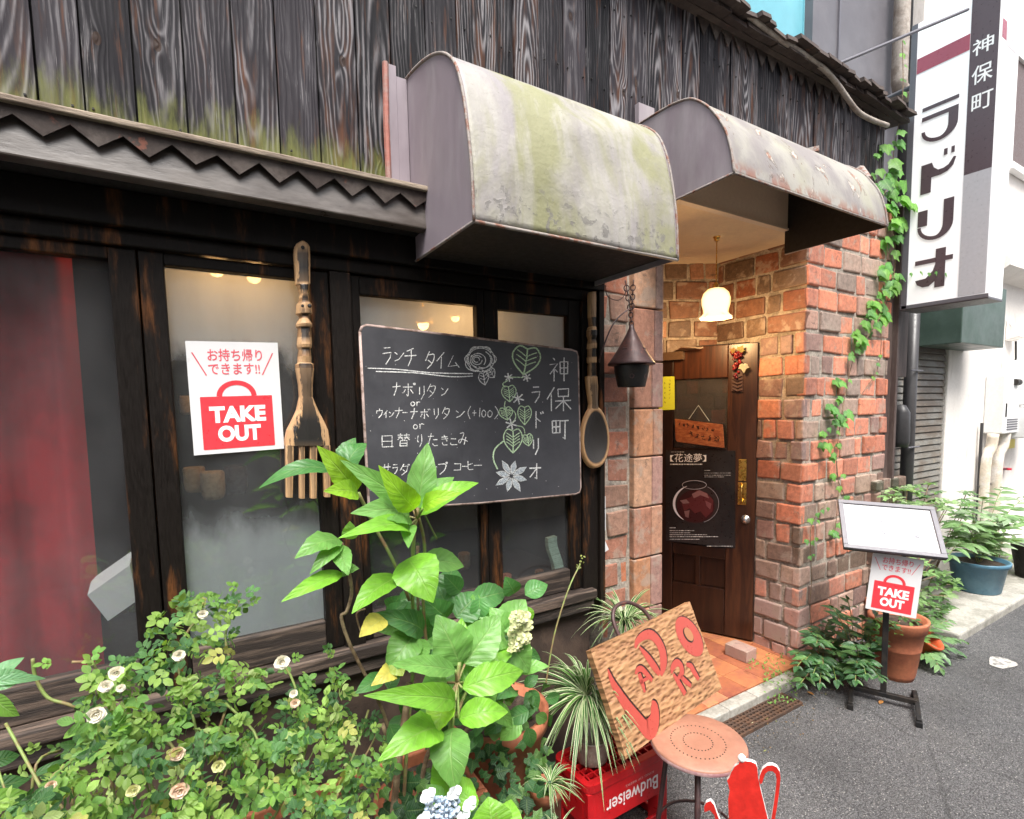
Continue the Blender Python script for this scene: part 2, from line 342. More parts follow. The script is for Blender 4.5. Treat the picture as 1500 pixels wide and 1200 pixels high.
M['terra'] = gen('terracotta', (.40, .135, .065), (.32, .10, .05), sc=7, rough=.7, bump=.2, bsc=60, var=.25, c3=(.42, .26, .18), sc3=9, lo3=.64, hi3=.74)
M['soil'] = gen('soil', (.03, .02, .014), (.07, .05, .035), sc=30, rough=.95, bump=.9, bd=.01)
M['redplastic'] = gen('red_plastic', (.50, .008, .012), rough=.35, bump=.1, bsc=25, var=.2, c2=(.36, .01, .012), sc=6, lo=.5, hi=.75)
M['redpaint'] = gen('red_paint', (.60, .022, .014), (.48, .018, .012), sc=4, rough=.42, bump=.12, bsc=40, var=.25, c3=(.30, .02, .015), sc3=16, lo3=.66, hi3=.72)
M['white'] = gen('white_paint', (.78, .78, .77), rough=.45, bump=.05, var=.08)
M['paper'] = gen('paper', (.66, .66, .67), rough=.35, bump=.05, bsc=12, var=.04)
M['menu_paper'] = gen('menu_paper', (.46, .46, .475), (.41, .41, .43), sc=3, rough=.4, bump=.05, bsc=12, var=.05)
M['ink'] = gen('printed_ink', (1, 1, 1), attr=True, rough=.35, bump=0, var=.06)
M['signwhite'] = (lambda t: t.done(t.n('AddShader', {0: t.pbr((.82, .82, .83), .22), 1: t.n('Emission', {'Color': (1, 1, 1, 1), 'Strength': .10}).outputs[0]}).outputs[0]))(NT('glowing_acrylic'))  # faint glow added to whiten the sign face, which is switched off
M['iron'] = gen('black_iron', (.014, .014, .015), (.03, .024, .02), sc=18, rough=.5, bump=.3, metal=.3)
M['rustiron'] = gen('brown_iron', (.075, .036, .034), (.05, .03, .032), sc=14, rough=.5, bump=.25, metal=.2, c3=(.20, .06, .04), sc3=10, lo3=.6, hi3=.7)
M['gratei'] = gen('rusty_grate', (.055, .032, .022), (.09, .045, .025), sc=30, rough=.8, bump=.5)
M['brass'] = gen('brass', (.72, .46, .13), rough=.28, bump=.1, metal=1., var=.2)
M['steel'] = gen('steel', (.62, .62, .63), rough=.3, bump=.08, metal=.9, var=.15)
M['lightmetal'] = gen('aluminium_frame', (.12, .117, .135), rough=.45, bump=.05, metal=.1, var=.1)
def doorwood():
    t = NT('varnished_door_wood'); p = t.obj((9, 9, .7)); n = t.noise(p, 3.2, 6, .65, .6)
    c = t.mix(t.step(n, .35, .68), (.016, .006, .004), (.046, .017, .008)); c = t.mix(1., c, t.col(), 'MULTIPLY')
    return t.done(t.pbr(c, .32, t.bump(n, .12, .003), 0, .5))
M['door'] = doorwood()
def glass():
    t = NT('window_glass'); fr = t.math('ADD', .055, t.math('MULTIPLY', .94, t.math('POWER', t.n('LayerWeight', {'Blend': .5}).outputs['Facing'], 5.)))
    nz = t.noise(t.obj((1, 1, .5)), 3.5, 4)
    tr = t.n('BsdfTransparent', {'Color': (.80, .82, .82, 1)}).outputs[0]
    gl = t.n('BsdfGlossy', {'Color': (1, 1, 1, 1), 'Roughness': .03}).outputs[0]
    df = t.n('BsdfDiffuse', {'Color': (.42, .42, .44, 1)}).outputs[0]
    a = t.n('MixShader', {0: t.n('MapRange', {0: nz, 1: .3, 2: .75, 3: .0, 4: .07}).outputs[0], 1: tr, 2: df}).outputs[0]
    return t.done(t.n('MixShader', {0: fr, 1: a, 2: gl}).outputs[0])
M['glass'] = glass()
def refl_film(name, top, bot, mid, col=(.82, .85, .89)):  # pale top and bottom bands stand for street reflections in the panes
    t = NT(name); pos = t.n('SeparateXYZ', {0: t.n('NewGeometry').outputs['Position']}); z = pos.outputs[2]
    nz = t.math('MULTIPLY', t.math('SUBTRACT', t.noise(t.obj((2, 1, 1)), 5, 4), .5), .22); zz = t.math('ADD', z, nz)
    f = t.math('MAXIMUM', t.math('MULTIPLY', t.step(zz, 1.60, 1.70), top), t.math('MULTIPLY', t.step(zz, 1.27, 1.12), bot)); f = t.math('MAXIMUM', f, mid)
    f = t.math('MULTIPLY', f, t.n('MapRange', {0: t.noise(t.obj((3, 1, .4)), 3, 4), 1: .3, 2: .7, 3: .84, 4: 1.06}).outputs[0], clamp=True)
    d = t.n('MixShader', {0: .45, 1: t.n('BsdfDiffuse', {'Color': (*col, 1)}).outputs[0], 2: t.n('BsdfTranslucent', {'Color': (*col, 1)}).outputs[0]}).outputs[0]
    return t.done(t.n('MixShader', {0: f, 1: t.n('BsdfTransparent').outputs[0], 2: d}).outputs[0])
M['reflection_curtain'] = refl_film('faint_reflection_film', .03, .13, .025); M['frost_reflection'] = refl_film('frost_reflection_film', .86, 1.0, .07); M['reflection_top'] = refl_film('top_reflection_film', .84, .05, .05)  # only the second pane's lower part is frosting, the rest is painted reflection
def emis(name, col, st):
    t = NT(name); return t.done(t.n('Emission', {'Color': (*col, 1), 'Strength': st}).outputs[0])
M['bulb'] = emis('warm_bulb', (1, .55, .18), 9)
def lampglass():
    t = NT('lit_milk_glass'); lw = t.n('LayerWeight', {'Blend': .35}).outputs['Facing']
    c = t.mix(t.step(lw, .15, .85), (1, .86, .52), (1, .55, .16))
    e = t.n('Emission', {'Color': c, 'Strength': .62}).outputs[0]; g = t.pbr((.25, .2, .14), .25)
    return t.done(t.n('AddShader', {0: e, 1: g}).outputs[0])
M['lampglass'] = lampglass()
M['curtain'] = gen('dark_red_curtain', (.50, .014, .024), (.34, .010, .017), sc=5, rough=.85, bump=.0, bsc=90, var=.2)
M['interior'] = gen('dim_interior', (.055, .035, .022), (.035, .022, .014), sc=3, rough=.7, bump=.1)
M['cream'] = gen('cream_plaster', (.78, .66, .46), (.72, .60, .42), sc=4, rough=.75, bump=.08, var=.08)
M['chalkboard'] = gen('chalkboard', (.030, .030, .036), (.052, .052, .060), sc=3.2, lo=.35, hi=.7, rough=.6, bump=.05, bsc=30, var=.12, c3=(.085, .085, .095), sc3=2.1, lo3=.55, hi3=.85)
def chalk():
    t = NT('chalk'); p = t.obj(); n = t.noise(p, 420, 3, .7)
    c = t.mix(1., t.mix(t.step(n, .40, .56), (.22, .22, .23), (.80, .80, .78)), t.col(), 'MULTIPLY')
    return t.done(t.pbr(c, .9, None, 0, .1))
M['chalk'] = chalk()
M['boardedge'] = gen('worn_board_edge', (.40, .30, .27), (.14, .09, .07), sc=30, rough=.8, bump=.3)
def carved():
    t = NT('carved_painted_wood'); uv = t.n('SeparateXYZ', {0: t.uv()}); p = t.obj((5, 5, .8))
    s = t.math('ABSOLUTE', t.math('MULTIPLY', t.math('SUBTRACT', uv.outputs[0], .5), 2.))
    n = t.noise(p, 26, 6, .7)
    k = t.step(t.math('ADD', s, t.math('MULTIPLY', t.math('SUBTRACT', n, .5), 1.5)), .62, .74)
    k = t.math('MAXIMUM', k, uv.outputs[1])
    tan = t.mix(t.noise(p, 14, 5), (.34, .18, .075), (.62, .40, .22))
    c = t.mix(k, (.014, .012, .011), tan); c = t.mix(1., c, t.col(), 'MULTIPLY')
    return t.done(t.pbr(c, .5, t.bump(n, .5, .004), 0, .5))
M['carved'] = carved()
def signwood():
    t = NT('gouged_sign_wood'); uv = t.uv()
    vo = t.n('TexVoronoi', {'Vector': t.n('Mapping', {'Vector': uv, 'Scale': (36, 92, 1)}).outputs[0], 'Scale': 1.}, feature='SMOOTH_F1')
    d = vo.outputs['Distance']; n = t.noise(t.n('Mapping', {'Vector': uv, 'Scale': (6, 60, 1)}).outputs[0], 1., 5)
    c = t.mix(t.step(n, .3, .7), (.225, .108, .052), (.325, .17, .08))
    c = t.mix(t.math('MULTIPLY', .4, t.step(d, .25, .6)), c, (.44, .25, .12))
    c = t.mix(t.math('MULTIPLY', .6, t.step(t.noise(t.n('Mapping', {'Vector': uv, 'Scale': (7, 9, 1)}).outputs[0], 1., 3), .5, .7)), c, (.22, .095, .05))
    return t.done(t.pbr(c, .5, t.bump(d, 1., .010), 0, .4))
M['signwood'] = signwood()
M['stool'] = gen('pink_stool_paint', (.34, .165, .11), (.28, .13, .088), sc=5, rough=.5, bump=.1, var=.15)
M['ivory'] = gen('white_render', (.74, .70, .665), (.66, .62, .58), sc=1.6, rough=.85, bump=.15, bsc=90, var=.1, st=(1, 1, .5), c3=(.52, .47, .43), sc3=5, lo3=.56, hi3=.74)
M['greywall'] = gen('grey_metal_cladding', (.105, .10, .112), (.135, .13, .142), sc=1.5, rough=.45, bump=.05, bsc=8, var=.1)
M['cyan'] = gen('cyan_panel', (.12, .35, .42), (.15, .40, .47), sc=1.2, rough=.4, bump=.03, bsc=5, var=.08)
M['greenbox'] = gen('green_sheet_metal', (.045, .075, .06), (.065, .10, .085), sc=3, rough=.4, bump=.1, bsc=8, var=.2)
M['shutter'] = gen('rusty_shutter', (.19, .18, .16), (.13, .10, .075), sc=3, rough=.55, bump=.3, bsc=45, st=(1, 1, 2), var=.4, c3=(.26, .22, .16), sc3=11, lo3=.6, hi3=.68)
M['pipe'] = gen('dark_pipe', (.045, .043, .045), rough=.4, bump=.08, var=.2)
M['palepipe'] = gen('pale_lagged_pipe', (.60, .52, .42), (.68, .64, .60), sc=9, rough=.75, bump=.3, var=.2)
M['beigepipe'] = gen('old_beige_conduit', (.34, .30, .26), (.22, .18, .15), sc=12, rough=.6, bump=.2, var=.3)
M['bluepot'] = gen('blue_plastic', (.07, .17, .25), (.11, .23, .31), sc=5, rough=.4, bump=.08, var=.15)
M['tile'] = gen('orange_floor_tile', (.40, .15, .065), (.30, .10, .06), sc=4.5, rough=.5, bump=.12, attr=True, var=.25)
M['moss'] = gen('small_moss', (.06, .10, .02), (.10, .12, .03), sc=30, rough=.9)
M['shingle'] = gen('old_shingle', (.045, .03, .026), (.075, .055, .045), sc=10, rough=.8, bump=.6, var=.4, c3=(.22, .10, .06), sc3=9, lo3=.62, hi3=.7)
# ================================================================== setting
F = 1.603                                            # facade plane
mb = MB(); mb.add([(-40, -40, 0), (60, -40, 0), (60, 40, 0), (-40, 40, 0)], [(0, 1, 2, 3)])
build('ground', mb, M['asphalt'], kind='structure')
mb = MB(); mb.box(3.95, 12, 1.25, 1.84, -.02, .055); build('pavement', mb, M['concrete'], kind='structure', bevel=.012)

# ------------------------------------------------------------------ brick generator
BP = [(.52, .19, .115), (.56, .22, .14), (.46, .165, .10), (.40, .17, .12), (.40, .235, .18), (.36, .25, .19), (.30, .205, .16), (.25, .145, .12), (.21, .135, .105), (.26, .17, .15), (.42, .28, .22), (.17, .115, .085), (.48, .20, .125), (.34, .20, .16)]
BF = [(.60, .215, .125), (.64, .245, .155), (.55, .19, .11), (.58, .22, .14), (.50, .19, .12), (.40, .235, .18), (.34, .235, .185), (.30, .18, .15), (.27, .20, .165), (.45, .18, .12)]
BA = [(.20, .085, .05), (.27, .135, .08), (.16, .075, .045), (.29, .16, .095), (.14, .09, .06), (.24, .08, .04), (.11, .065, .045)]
def bricks(mb, fn, W, z0, z1, ch=.118, lens=(.15, .225), pal=BP, skip=None, dpt=.05, gap=.017, first=0., endface=None):
    z = z0; row = 0
    while z < z1-.02:
        h = min(ch, z1-z); u = first - (U(.05, .12) if row % 2 else 0)
        while u < W-.012:
            L = U(*lens) if R() < .62 else U(.085, .125)
            a, b = max(u, first), min(u+L, W)
            if W-b < .03: b = W
            if b-a > .018:
                c = jit(random.choice(pal), .22); d = U(-.007, .007); g = gap*U(.35, .6)
                e = [U(-.006, .006) for _ in range(4)]
                ua, ub = a+g, b-g
                if a <= first: ua = a
                if b >= W: ub = b
                za, zb = z+g, z+h-g
                P = [fn(ua+e[0], za+e[1], -d), fn(ub+e[2], za+e[3], -d), fn(ub+e[1], zb+e[0], -d), fn(ua+e[3], zb+e[2], -d)]
                Q = [fn(ua, za, dpt), fn(ub, za, dpt), fn(ub, zb, dpt), fn(ua, zb, dpt)]
                mb.hexa([P[0], P[1], Q[1], Q[0], P[3], P[2], Q[2], Q[3]], c)
            u = b
        z += h; row += 1

# ================================================================== the cafe
cafe = thing('cafe_building', (1.5, F, 0), 'old dark timber and brick cafe with charred plank wall and curved metal awnings', 'building')
# upper plank wall
xs = [-1.9]
while xs[-1] < -.28: xs.append(xs[-1]+U(.075, .105))
for px, y in [(31, 60), (117, 60), (193, 60), (267, 60), (340, 60), (403, 60), (463, 60), (520, 60), (571, 60), (622, 60), (668, 60), (728, 60), (752, 60), (789, 60), (825, 60), (858, 60), (893, 60), (919, 70), (948, 70), (975, 70), (1000, 80), (1025, 80), (1050, 90), (1070, 100), (1110, 110), (1143, 120), (1163, 130), (1193, 150), (1220, 170), (1237, 180), (1263, 190), (1285, 200), (1297, 205)]:
    x = aty(px, y, F).x
    if x > xs[-1]+.02: xs.append(x)
mb = MB()
for a, b in zip(xs[:-1], xs[1:]):
    c = (R(), R(), R()); d = U(-.004, .004); y0 = F+d; g = .0022
    cx = (a+b)/2; zt = 3.19; zb = 2.08 if cx < .60 else 2.30 if cx < 1.70 else 2.60 if cx < 2.70 else 2.665
    for k in range(1):
        P = [(a+g, y0, zb), (b-g, y0, zb), (b-g, y0, zt), (a+g, y0, zt)]
        Qv = [(p[0], y0+.018, p[2]) for p in P]
        uv = [(p[0]-cx, p[2]) for p in P]*2
        mb.add(P+Qv, [(0, 1, 2, 3), (1, 5, 6, 2), (0, 3, 7, 4), (3, 2, 6, 7), (0, 4, 5, 1)], c, uv)
build('plank_wall', mb, M['planks'], cafe)
mb = MB(); mb.box(-2, 1.69, F+.03, F+.12, 2.05, 3.18); mb.box(1.69, 3.6, F+.03, F+.12, 2.62, 3.18); build('wall_backing', mb, M['black'], cafe)
# nails on planks
mb = MB()
for a, b in zip(xs[:-1], xs[1:]):
    for z in ((2.2, 2.72) if a < .6 else (2.72, 3.0)):
        for q in (.2, .8):
            p = V((a+(b-a)*q+U(-.006, .006), F-.003, z+U(-.02, .02))); mb.obox(p, (.0022, 0, 0), (0, .003, 0), (0, 0, .0022))
build('nail', mb, M['iron'], cafe)['kind'] = 'stuff'
# shingle roof edge with toothed trim below
rf = MB()
x = 1.2
while x < 3.68:
    l = U(.05, .12); rf.obox((x+l/2, F-.02+U(-.02, .015), 3.195+U(-.008, .012)), (l/2-.001, 0, U(-.006, .006)), (0, .09, .01), (0, .003, .011), jit((1, 1, 1), .3)); x += l
x = 1.2
while x < 3.68:
    l = U(.07, .14); rf.obox((x+l/2, F-.01+U(-.01, .01), 3.172+U(-.004, .004)), (l/2-.001, 0, U(-.004, .004)), (0, .07, .01), (0, .003, .012), jit((.8, .8, .8), .3)); x += l
rf.box(1.2, 3.66, F-.04, F+.5, 3.150, 3.164, (.6, .6, .6))
build('roof', rf, M['shingle'], cafe)
tt = MB(); x = 1.9
while x < 3.45:
    fn = lambda u, v, d: V((u, F-.012+d, v)); l = .082*U(.92, 1.05)
    tt.prism([(x, 3.15), (x+l, 3.15), (x+l*.5, 3.085+U(-.008, .004))], fn, 0, .004); x += l*1.02
build('toothed_trim', tt, M['zigzag'], cafe)
# left ledge: strip, zigzag tin, flashing
mb = MB(); mb.box(-1.9, .612, 1.455, F-.004, 2.128, 2.142); build('ledge_strip', mb, M['ledge'], cafe, bevel=.003)
fn = lambda u, v, d: V((u, 1.468+d, v))
mb = MB(); poly = [(-1.9, 2.128), (.655, 2.126)]; x = .645; q = []
x = .612
per = .0895
pts = []
k = 0
while x > -1.9:
    pts.append((x, 2.078+U(-.003, .003) if k % 2 else 2.112+U(-.003, .003))); x -= per/2; k += 1
for (xa, za), (xb, zb) in zip(pts[:-1], pts[1:]):
    mb.prism([(xb, 2.128), (xb, zb), (xa, za), (xa, 2.128)], fn, 0, .003)
build('zigzag_trim', mb, M['zigzag'], cafe)
mb = MB(); mb.hexa([(-1.9, 1.473, 2.036), (.607, 1.473, 2.026), (.607, 1.50, 2.02), (-1.9, 1.50, 2.03), (-1.9, 1.490, 2.127), (.607, 1.490, 2.127), (.607, 1.51, 2.127), (-1.9, 1.51, 2.127)])
build('ledge_flashing', mb, M['flash'], cafe, bevel=.004)
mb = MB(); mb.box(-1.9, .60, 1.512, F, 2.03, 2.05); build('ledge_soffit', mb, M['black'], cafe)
# beams and posts of the window wall
mb = MB()
mb.box(-1.9, 1.36, 1.565, 1.66, 1.945, 2.03, (.8, .8, .8)); build('header_beam', mb, M['frame'], cafe, bevel=.004)
mb = MB(); mb.box(-1.9, 1.36, 1.585, 1.66, 1.905, 1.943, (1, 1, 1)); build('window_head', mb, M['frame'], cafe, bevel=.004)
for a, b in ((.345, .405), (1.262, 1.335)):
    mb = MB(); mb.box(a, b, 1.585, 1.67, .74, 1.904, (1.3, 1.3, 1.3)); build('window_post', mb, M['frame'], cafe, bevel=.004)
mb = MB(); mb.box(1.337, 1.362, 1.572, 1.66, .72, 2.0, (1.6, 1.5, 1.4)); build('window_post', mb, M['frame'], cafe, bevel=.003)
mb = MB(); mb.box(-1.9, 1.305, 1.555, 1.68, .748, .785, (1.2, 1.15, 1.1)); mb.box(-1.9, 1.30, 1.568, 1.68, .70, .745, (.7, .7, .7)); build('window_sill', mb, M['sill'], cafe, bevel=.005)
def window(x0, x1, z0, z1, st=.05, rail=.085, top=.05, name='window', film=None):
    """sash: outer edge x0..x1; glass inside"""
    mb = MB(); y0, y1 = 1.597, 1.637
    mb.box(x0, x0+st, y0, y1, z0, z1, (1, 1, 1)); mb.box(x1-st, x1, y0, y1, z0, z1, (1, 1, 1))
    mb.box(x0+st, x1-st, y0+.001, y1, z1-top, z1, (1, 1, 1)); 
    rl = MB(); rl.box(x0+st+.0005, x1-st-.0005, y0+.001, y1, z0, z0+rail, (.9, .85, .8))
    b = MB(); a = .004
    f = build(name, mb, M['frame'], cafe, bevel=.0035)
    g = MB(); g.box(x0+st-a, x1-st+a, 1.6145, 1.6185, z0+rail-a, z1-top+a); build('pane', g, M['glass'], f)
    build('bottom_rail', rl, M['sill'], f, bevel=.004)
    if film: g = MB(); g.add([(x0+st-a, 1.626, z0+rail-a), (x1-st+a, 1.626, z0+rail-a), (x1-st+a, 1.626, z1-top+a), (x0+st-a, 1.626, z1-top+a)], [(0, 1, 2, 3)]); build('reflection_film', g, M[film], f)  # sheet behind the glass that carries the painted reflection
    return f
window(-1.86, -.975, .787, 1.903, .05, .09, .035)
window(-.973, -.106, .787, 1.903, .055, .09, .03, film='reflection_curtain')
window(-.102, .344, .787, 1.903, .052, .09, .03, film='frost_reflection')
window(.406, .847, .787, 1.903, .026, .085, .055, film='reflection_top')
window(.849, 1.261, .787, 1.903, .055, .085, .06, film='reflection_top')
# base wall below the sill
mb = MB(); mb.box(-1.9, 1.30, 1.60, 1.75, 0, .70); build('base_wall', mb, M['darkwall'], cafe)
# brick column between windows and entrance
mb = MB(); bricks(mb, lambda u, z, d: V((1.364+u, 1.590+d, z)), .135, 0., 2.30, .108, (.135, .14), [(.36, .13, .075), (.34, .15, .10), (.30, .17, .12), (.40, .14, .07)])
fn = lambda u, z, d: V((1.522+u, 1.575+d, z)); z = 0.
while z < 2.3:
    h = U(.19, .25); sp = U(.55, .75)*.165; c1 = jit(random.choice([(.40, .19, .10), (.36, .17, .11), (.42, .24, .15)]), .15); c2 = jit(random.choice([(.30, .17, .14), (.34, .22, .18), (.38, .2, .13)]), .15)
    for a, b, c in ((0, sp, c1), (sp+.003, .166, c2)):
        mb.hexa([fn(a, z+.003, 0), fn(b, z+.003, 0), fn(b, z+.003, .10), fn(a, z+.003, .10), fn(a, z+h-.003, 0), fn(b, z+h-.003, 0), fn(b, z+h-.003, .10), fn(a, z+h-.003, .10)], c)
    z += h
build('brick_column', mb, M['brick'], cafe, bevel=.005)
mb = MB(); mb.box(1.362, 1.50, 1.597, 1.70, 0, 2.3); mb.box(1.50, 1.684, 1.605, 1.72, 0, 2.3); mb.box(1.66, 1.684, 1.72, 2.9, 0, 2.3); build('column_core', mb, M['mortar'], cafe)
mb = MB(); bricks(mb, lambda u, z, d: V((1.686-d*.3, 1.66+u, z)), 1.2, .05, 2.37, .118, dpt=-.03); build('entrance_side_wall', mb, M['brick'], cafe, bevel=.004)
# entrance: angled door wall
DO = V((2.79, 1.878, 0)); DD = V((-.439, .8984, 0)).normalized(); DN = V((-DD.y, DD.x, 0))   # DN faces the street
if DN.dot(V((0, 0, 0))-DO) < 0: DN = -DN
def dfn(s, z, d): return DO + DD*s + V((0, 0, z)) - DN*d
LO = V((2.795, 2.165, 0)); LDIR = V((-.852, .523, 0)).normalized(); LN = V((-LDIR.y, LDIR.x, 0)); LN = LN if LN.dot(-LO) > 0 else -LN
def lfn(s, z, d): return LO + LDIR*s + V((0, 0, z)) - LN*d
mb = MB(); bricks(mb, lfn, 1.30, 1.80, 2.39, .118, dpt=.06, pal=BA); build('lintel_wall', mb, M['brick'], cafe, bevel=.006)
mb = MB(); mb.hexa([lfn(-.02, 1.80, .012), lfn(1.3, 1.80, .012), lfn(1.3, 1.80, .12), lfn(-.02, 1.80, .12), lfn(-.02, 2.4, .012), lfn(1.3, 2.4, .012), lfn(1.3, 2.4, .12), lfn(-.02, 2.4, .12)])
mb.hexa([dfn(.66, 0, .02), dfn(1.2, 0, .02), dfn(1.2, 0, .15), dfn(.66, 0, .15), dfn(.66, 1.80, .02), dfn(1.2, 1.80, .02), dfn(1.2, 1.80, .15), dfn(.66, 1.80, .15)])
build('lintel_core', mb, M['mortar'], cafe)
# pillar
mb = MB()
PW = .92
bricks(mb, lambda u, z, d: V((2.80+u, 1.603+d, z)), PW, .0, 1.06, pal=BP+BP[:3])
bricks(mb, lambda u, z, d: V((2.80+u, 1.603+d, z)), PW, 1.062, 2.66, pal=BF)
bricks(mb, lambda u, z, d: V((2.797+d*.9, 1.88-u, z)), .272, .0, 1.889, .118, (.13, .21))
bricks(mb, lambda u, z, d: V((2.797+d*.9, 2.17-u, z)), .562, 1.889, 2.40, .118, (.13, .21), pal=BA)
build('brick_pillar', mb, M['brick'], cafe, bevel=.008)
mb = MB(); mb.box(2.808, 2.80+PW-.004, 1.612, 2.2, 0, 2.65); build('pillar_core', mb, M['mortar'], cafe)
mb = MB(); bricks(mb, lambda u, z, d: V((3.55+u, 1.575+d, z)), .42, .0, 1.02, .118, (.13, .22), [(.10, .075, .05), (.16, .10, .075), (.075, .07, .045), (.20, .12, .09)]); build('pillar_foot', mb, M['brick'], cafe, bevel=.006)
mb = MB(); mb.box(3.56, 3.965, 1.586, 1.62, 0, 1.01); build('foot_core', mb, M['mortar'], cafe)
# door leaf
mb = MB(); st = .115
dk = (.55, .5, .5)
def dbox(m, s0, s1, z0, z1, d0, d1, c=(1, 1, 1)): m.hexa([dfn(s0, z0, d0), dfn(s1, z0, d0), dfn(s1, z0, d1), dfn(s0, z0, d1), dfn(s0, z1, d0), dfn(s1, z1, d0), dfn(s1, z1, d1), dfn(s0, z1, d1)], c)
dbox(mb, .0, .165, .07, 1.86, 0, .045, (1.35, 1.3, 1.2)); dbox(mb, .49, .64, .07, 1.86, 0, .045, dk)
dbox(mb, .166, .489, 1.665, 1.86, .001, .045, (1.5, 1.2, .9)); dbox(mb, .166, .489, 1.13, 1.235, .001, .045, dk)
dbox(mb, .166, .489, .55, .62, .001, .045, dk); dbox(mb, .166, .489, .07, .36, .001, .045, dk); dbox(mb, .315, .345, .361, .549, .002, .045, dk)
dbox(mb, .166, .489, .36, .55, .02, .04, dk); dbox(mb, .166, .489, .62, 1.13, .02, .04, dk)
door = build('door', mb, M['door'], cafe, bevel=.004)
mb = MB(); dbox(mb, .164, .491, 1.234, 1.666, .018, .022); build('pane', mb, M['glass'], door)
mb = MB(); dbox(mb, .052, .096, 1.045, 1.175, -.003, .002); dbox(mb, .050, .098, .90, 1.035, -.003, .002)
hp = [dfn(.074, .915, -.006), dfn(.074, .93, -.03), dfn(.074, .955, -.036), dfn(.074, .985, -.036), dfn(.074, 1.008, -.03), dfn(.074, 1.022, -.006)]
mb.tube(hp, .007, 10); build('handle', mb, M['brass'], door, bevel=.0012)
mb = MB(); rot = DN.to_track_quat('Z', 'Y').to_matrix()
mb.lathe([(.0, .022), (.012, .022), (.018, .014), (.019, .005), (.026, .003), (.026, 0)], dfn(.052, .813, -.001), 24, rot=rot); mb.lathe([(.004, .025), (.004, .02)], dfn(.052, .813, -.001), 8, rot=rot); build('lock', mb, M['steel'], door, smooth=True)
mb = MB(); dbox(mb, .42, .60, 1.785, 1.835, -.045, -.002); mb.tube([dfn(.47, 1.842, -.02), dfn(.30, 1.845, -.06), dfn(.42, 1.855, -.10)], .006, 6); build('door_closer', mb, gen('bronze_closer', (.10, .06, .035), rough=.4), door, bevel=.004)
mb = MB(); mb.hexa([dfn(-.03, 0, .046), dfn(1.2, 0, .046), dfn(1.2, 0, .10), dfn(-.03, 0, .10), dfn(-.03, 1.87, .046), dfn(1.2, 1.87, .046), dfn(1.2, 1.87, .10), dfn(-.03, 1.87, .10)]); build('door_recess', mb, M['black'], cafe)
mb = MB(); dbox(mb, .642, .72, .05, 1.80, -.002, .06, (.4, .35, .3)); build('door_jamb', mb, M['door'], cafe, bevel=.004)
# entrance ceiling
mb = MB(); mb.box(1.685, 2.80, 1.612, 2.95, 2.375, 2.39); build('entrance_ceiling', mb, M['cream'], cafe, bevel=.002)
mb = MB(); mb.box(1.69, 2.72, 1.585, 1.611, 2.376, 2.61); mb.box(1.69, 2.735, 1.578, 1.611, 2.366, 2.3755); build('ceiling_fascia', mb, gen('grey_cream_paint', (.74, .66, .54), rough=.6, bump=.05, var=.08), cafe)
# entrance step
mb = MB()
for i in range(9):
    for j in range(9):
        x0, y0 = 1.70+i*.152, 1.575+j*.152
        c = random.choice([(1, 1, 1), (1.1, 1.2, 1.1), (1.25, 1.5, 1.5), (.8, .72, .8), (.72, .62, .7)])
        mb.box(x0+.001, min(x0+.151, 2.795), y0+.001, y0+.151, .01, .058, c)
build('entrance_step', mb, M['tile'], kind='structure', bevel=.0015)
mb = MB()
x = 1.62
while x < 2.52: l = U(.17, .24); mb.box(x, x+l-.003, 1.505, 1.573, 0, .056, (1, 1, 1)); x += l
build('kerb', mb, M['concrete'], kind='structure', bevel=.006)
# ---- awnings
def awning(prof, x0, x1, mat, edge, bottom_back, dents=0, nx=40):
    pr = smoothpts(prof, 4); mb = MB(); n = len(pr); vs = []; fs = []; uv = []
    from mathutils import noise as nz
    for i in range(nx+1):
        x = x0 + (x1-x0)*i/nx
        for (y, z) in pr:
            k = dents*sin(pi*i/nx)
            d = k*nz.noise(V((x*3.1, y*5, z*5)))*.022
            if dents:   # one long crease across the shoulder
                cz = 2.36-.08*(x-.95); q = max(0, 1-abs(x-1.0)/.15)*max(0, 1-abs(z-cz)/.055); d += .032*q
            vs.append((x, y+d, z+d*.6))
    for i in range(nx):
        for j in range(n-1): fs.append((i*n+j, i*n+j+1, (i+1)*n+j+1, (i+1)*n+j))
    mb.add(vs, fs); aw = build('awning', mb, mat, cafe, smooth=True)
    sm = aw.modifiers.new('thick', 'SOLIDIFY'); sm.thickness = .004; sm.offset = -1
    poly = [(y, z) for y, z in pr] + bottom_back
    for x, dd in ((x0+.004, .003), (x1-.004, .003)):
        m = MB(); m.prism(poly, lambda u, v, d, x=x: V((x+d, u, v)), -dd, dd); build('end_panel', m, M['endpanel'], aw)
    m = MB()
    for x in (x0, x1): m.tube([(x, y-.001, z) for y, z in pr], .0042, 6)
    m.tube([(x0, pr[0][0], pr[0][1]), (x1, pr[0][0], pr[0][1])], .0045, 6)
    m.tube([(x0, pr[0][0], pr[0][1]), (x0, bottom_back[-1][0], bottom_back[-1][1])], .004, 6)
    build('rim', m, edge, aw, smooth=True); return aw
P1 = [(1.1691, 1.9562), (1.1744, 2.0694), (1.1887, 2.1718), (1.2136, 2.2788), (1.2492, 2.359), (1.2991, 2.4106), (1.3588, 2.4472), (1.4373, 2.4766), (1.5326, 2.498), (1.603, 2.506)]
awning(P1, .599, 1.314, M['mossmetal'], M['rustedge'], [(1.60, 1.958)], 1)
P2 = [(1.14, 2.259), (1.152, 2.331), (1.175, 2.406), (1.207, 2.463), (1.246, 2.516), (1.295, 2.561), (1.337, 2.585), (1.407, 2.60), (1.501, 2.606), (1.60, 2.608)]
a2_ = awning(P2, 1.544, 2.586, M['peelmetal'], M['rustedge'], [(1.60, 2.252)])
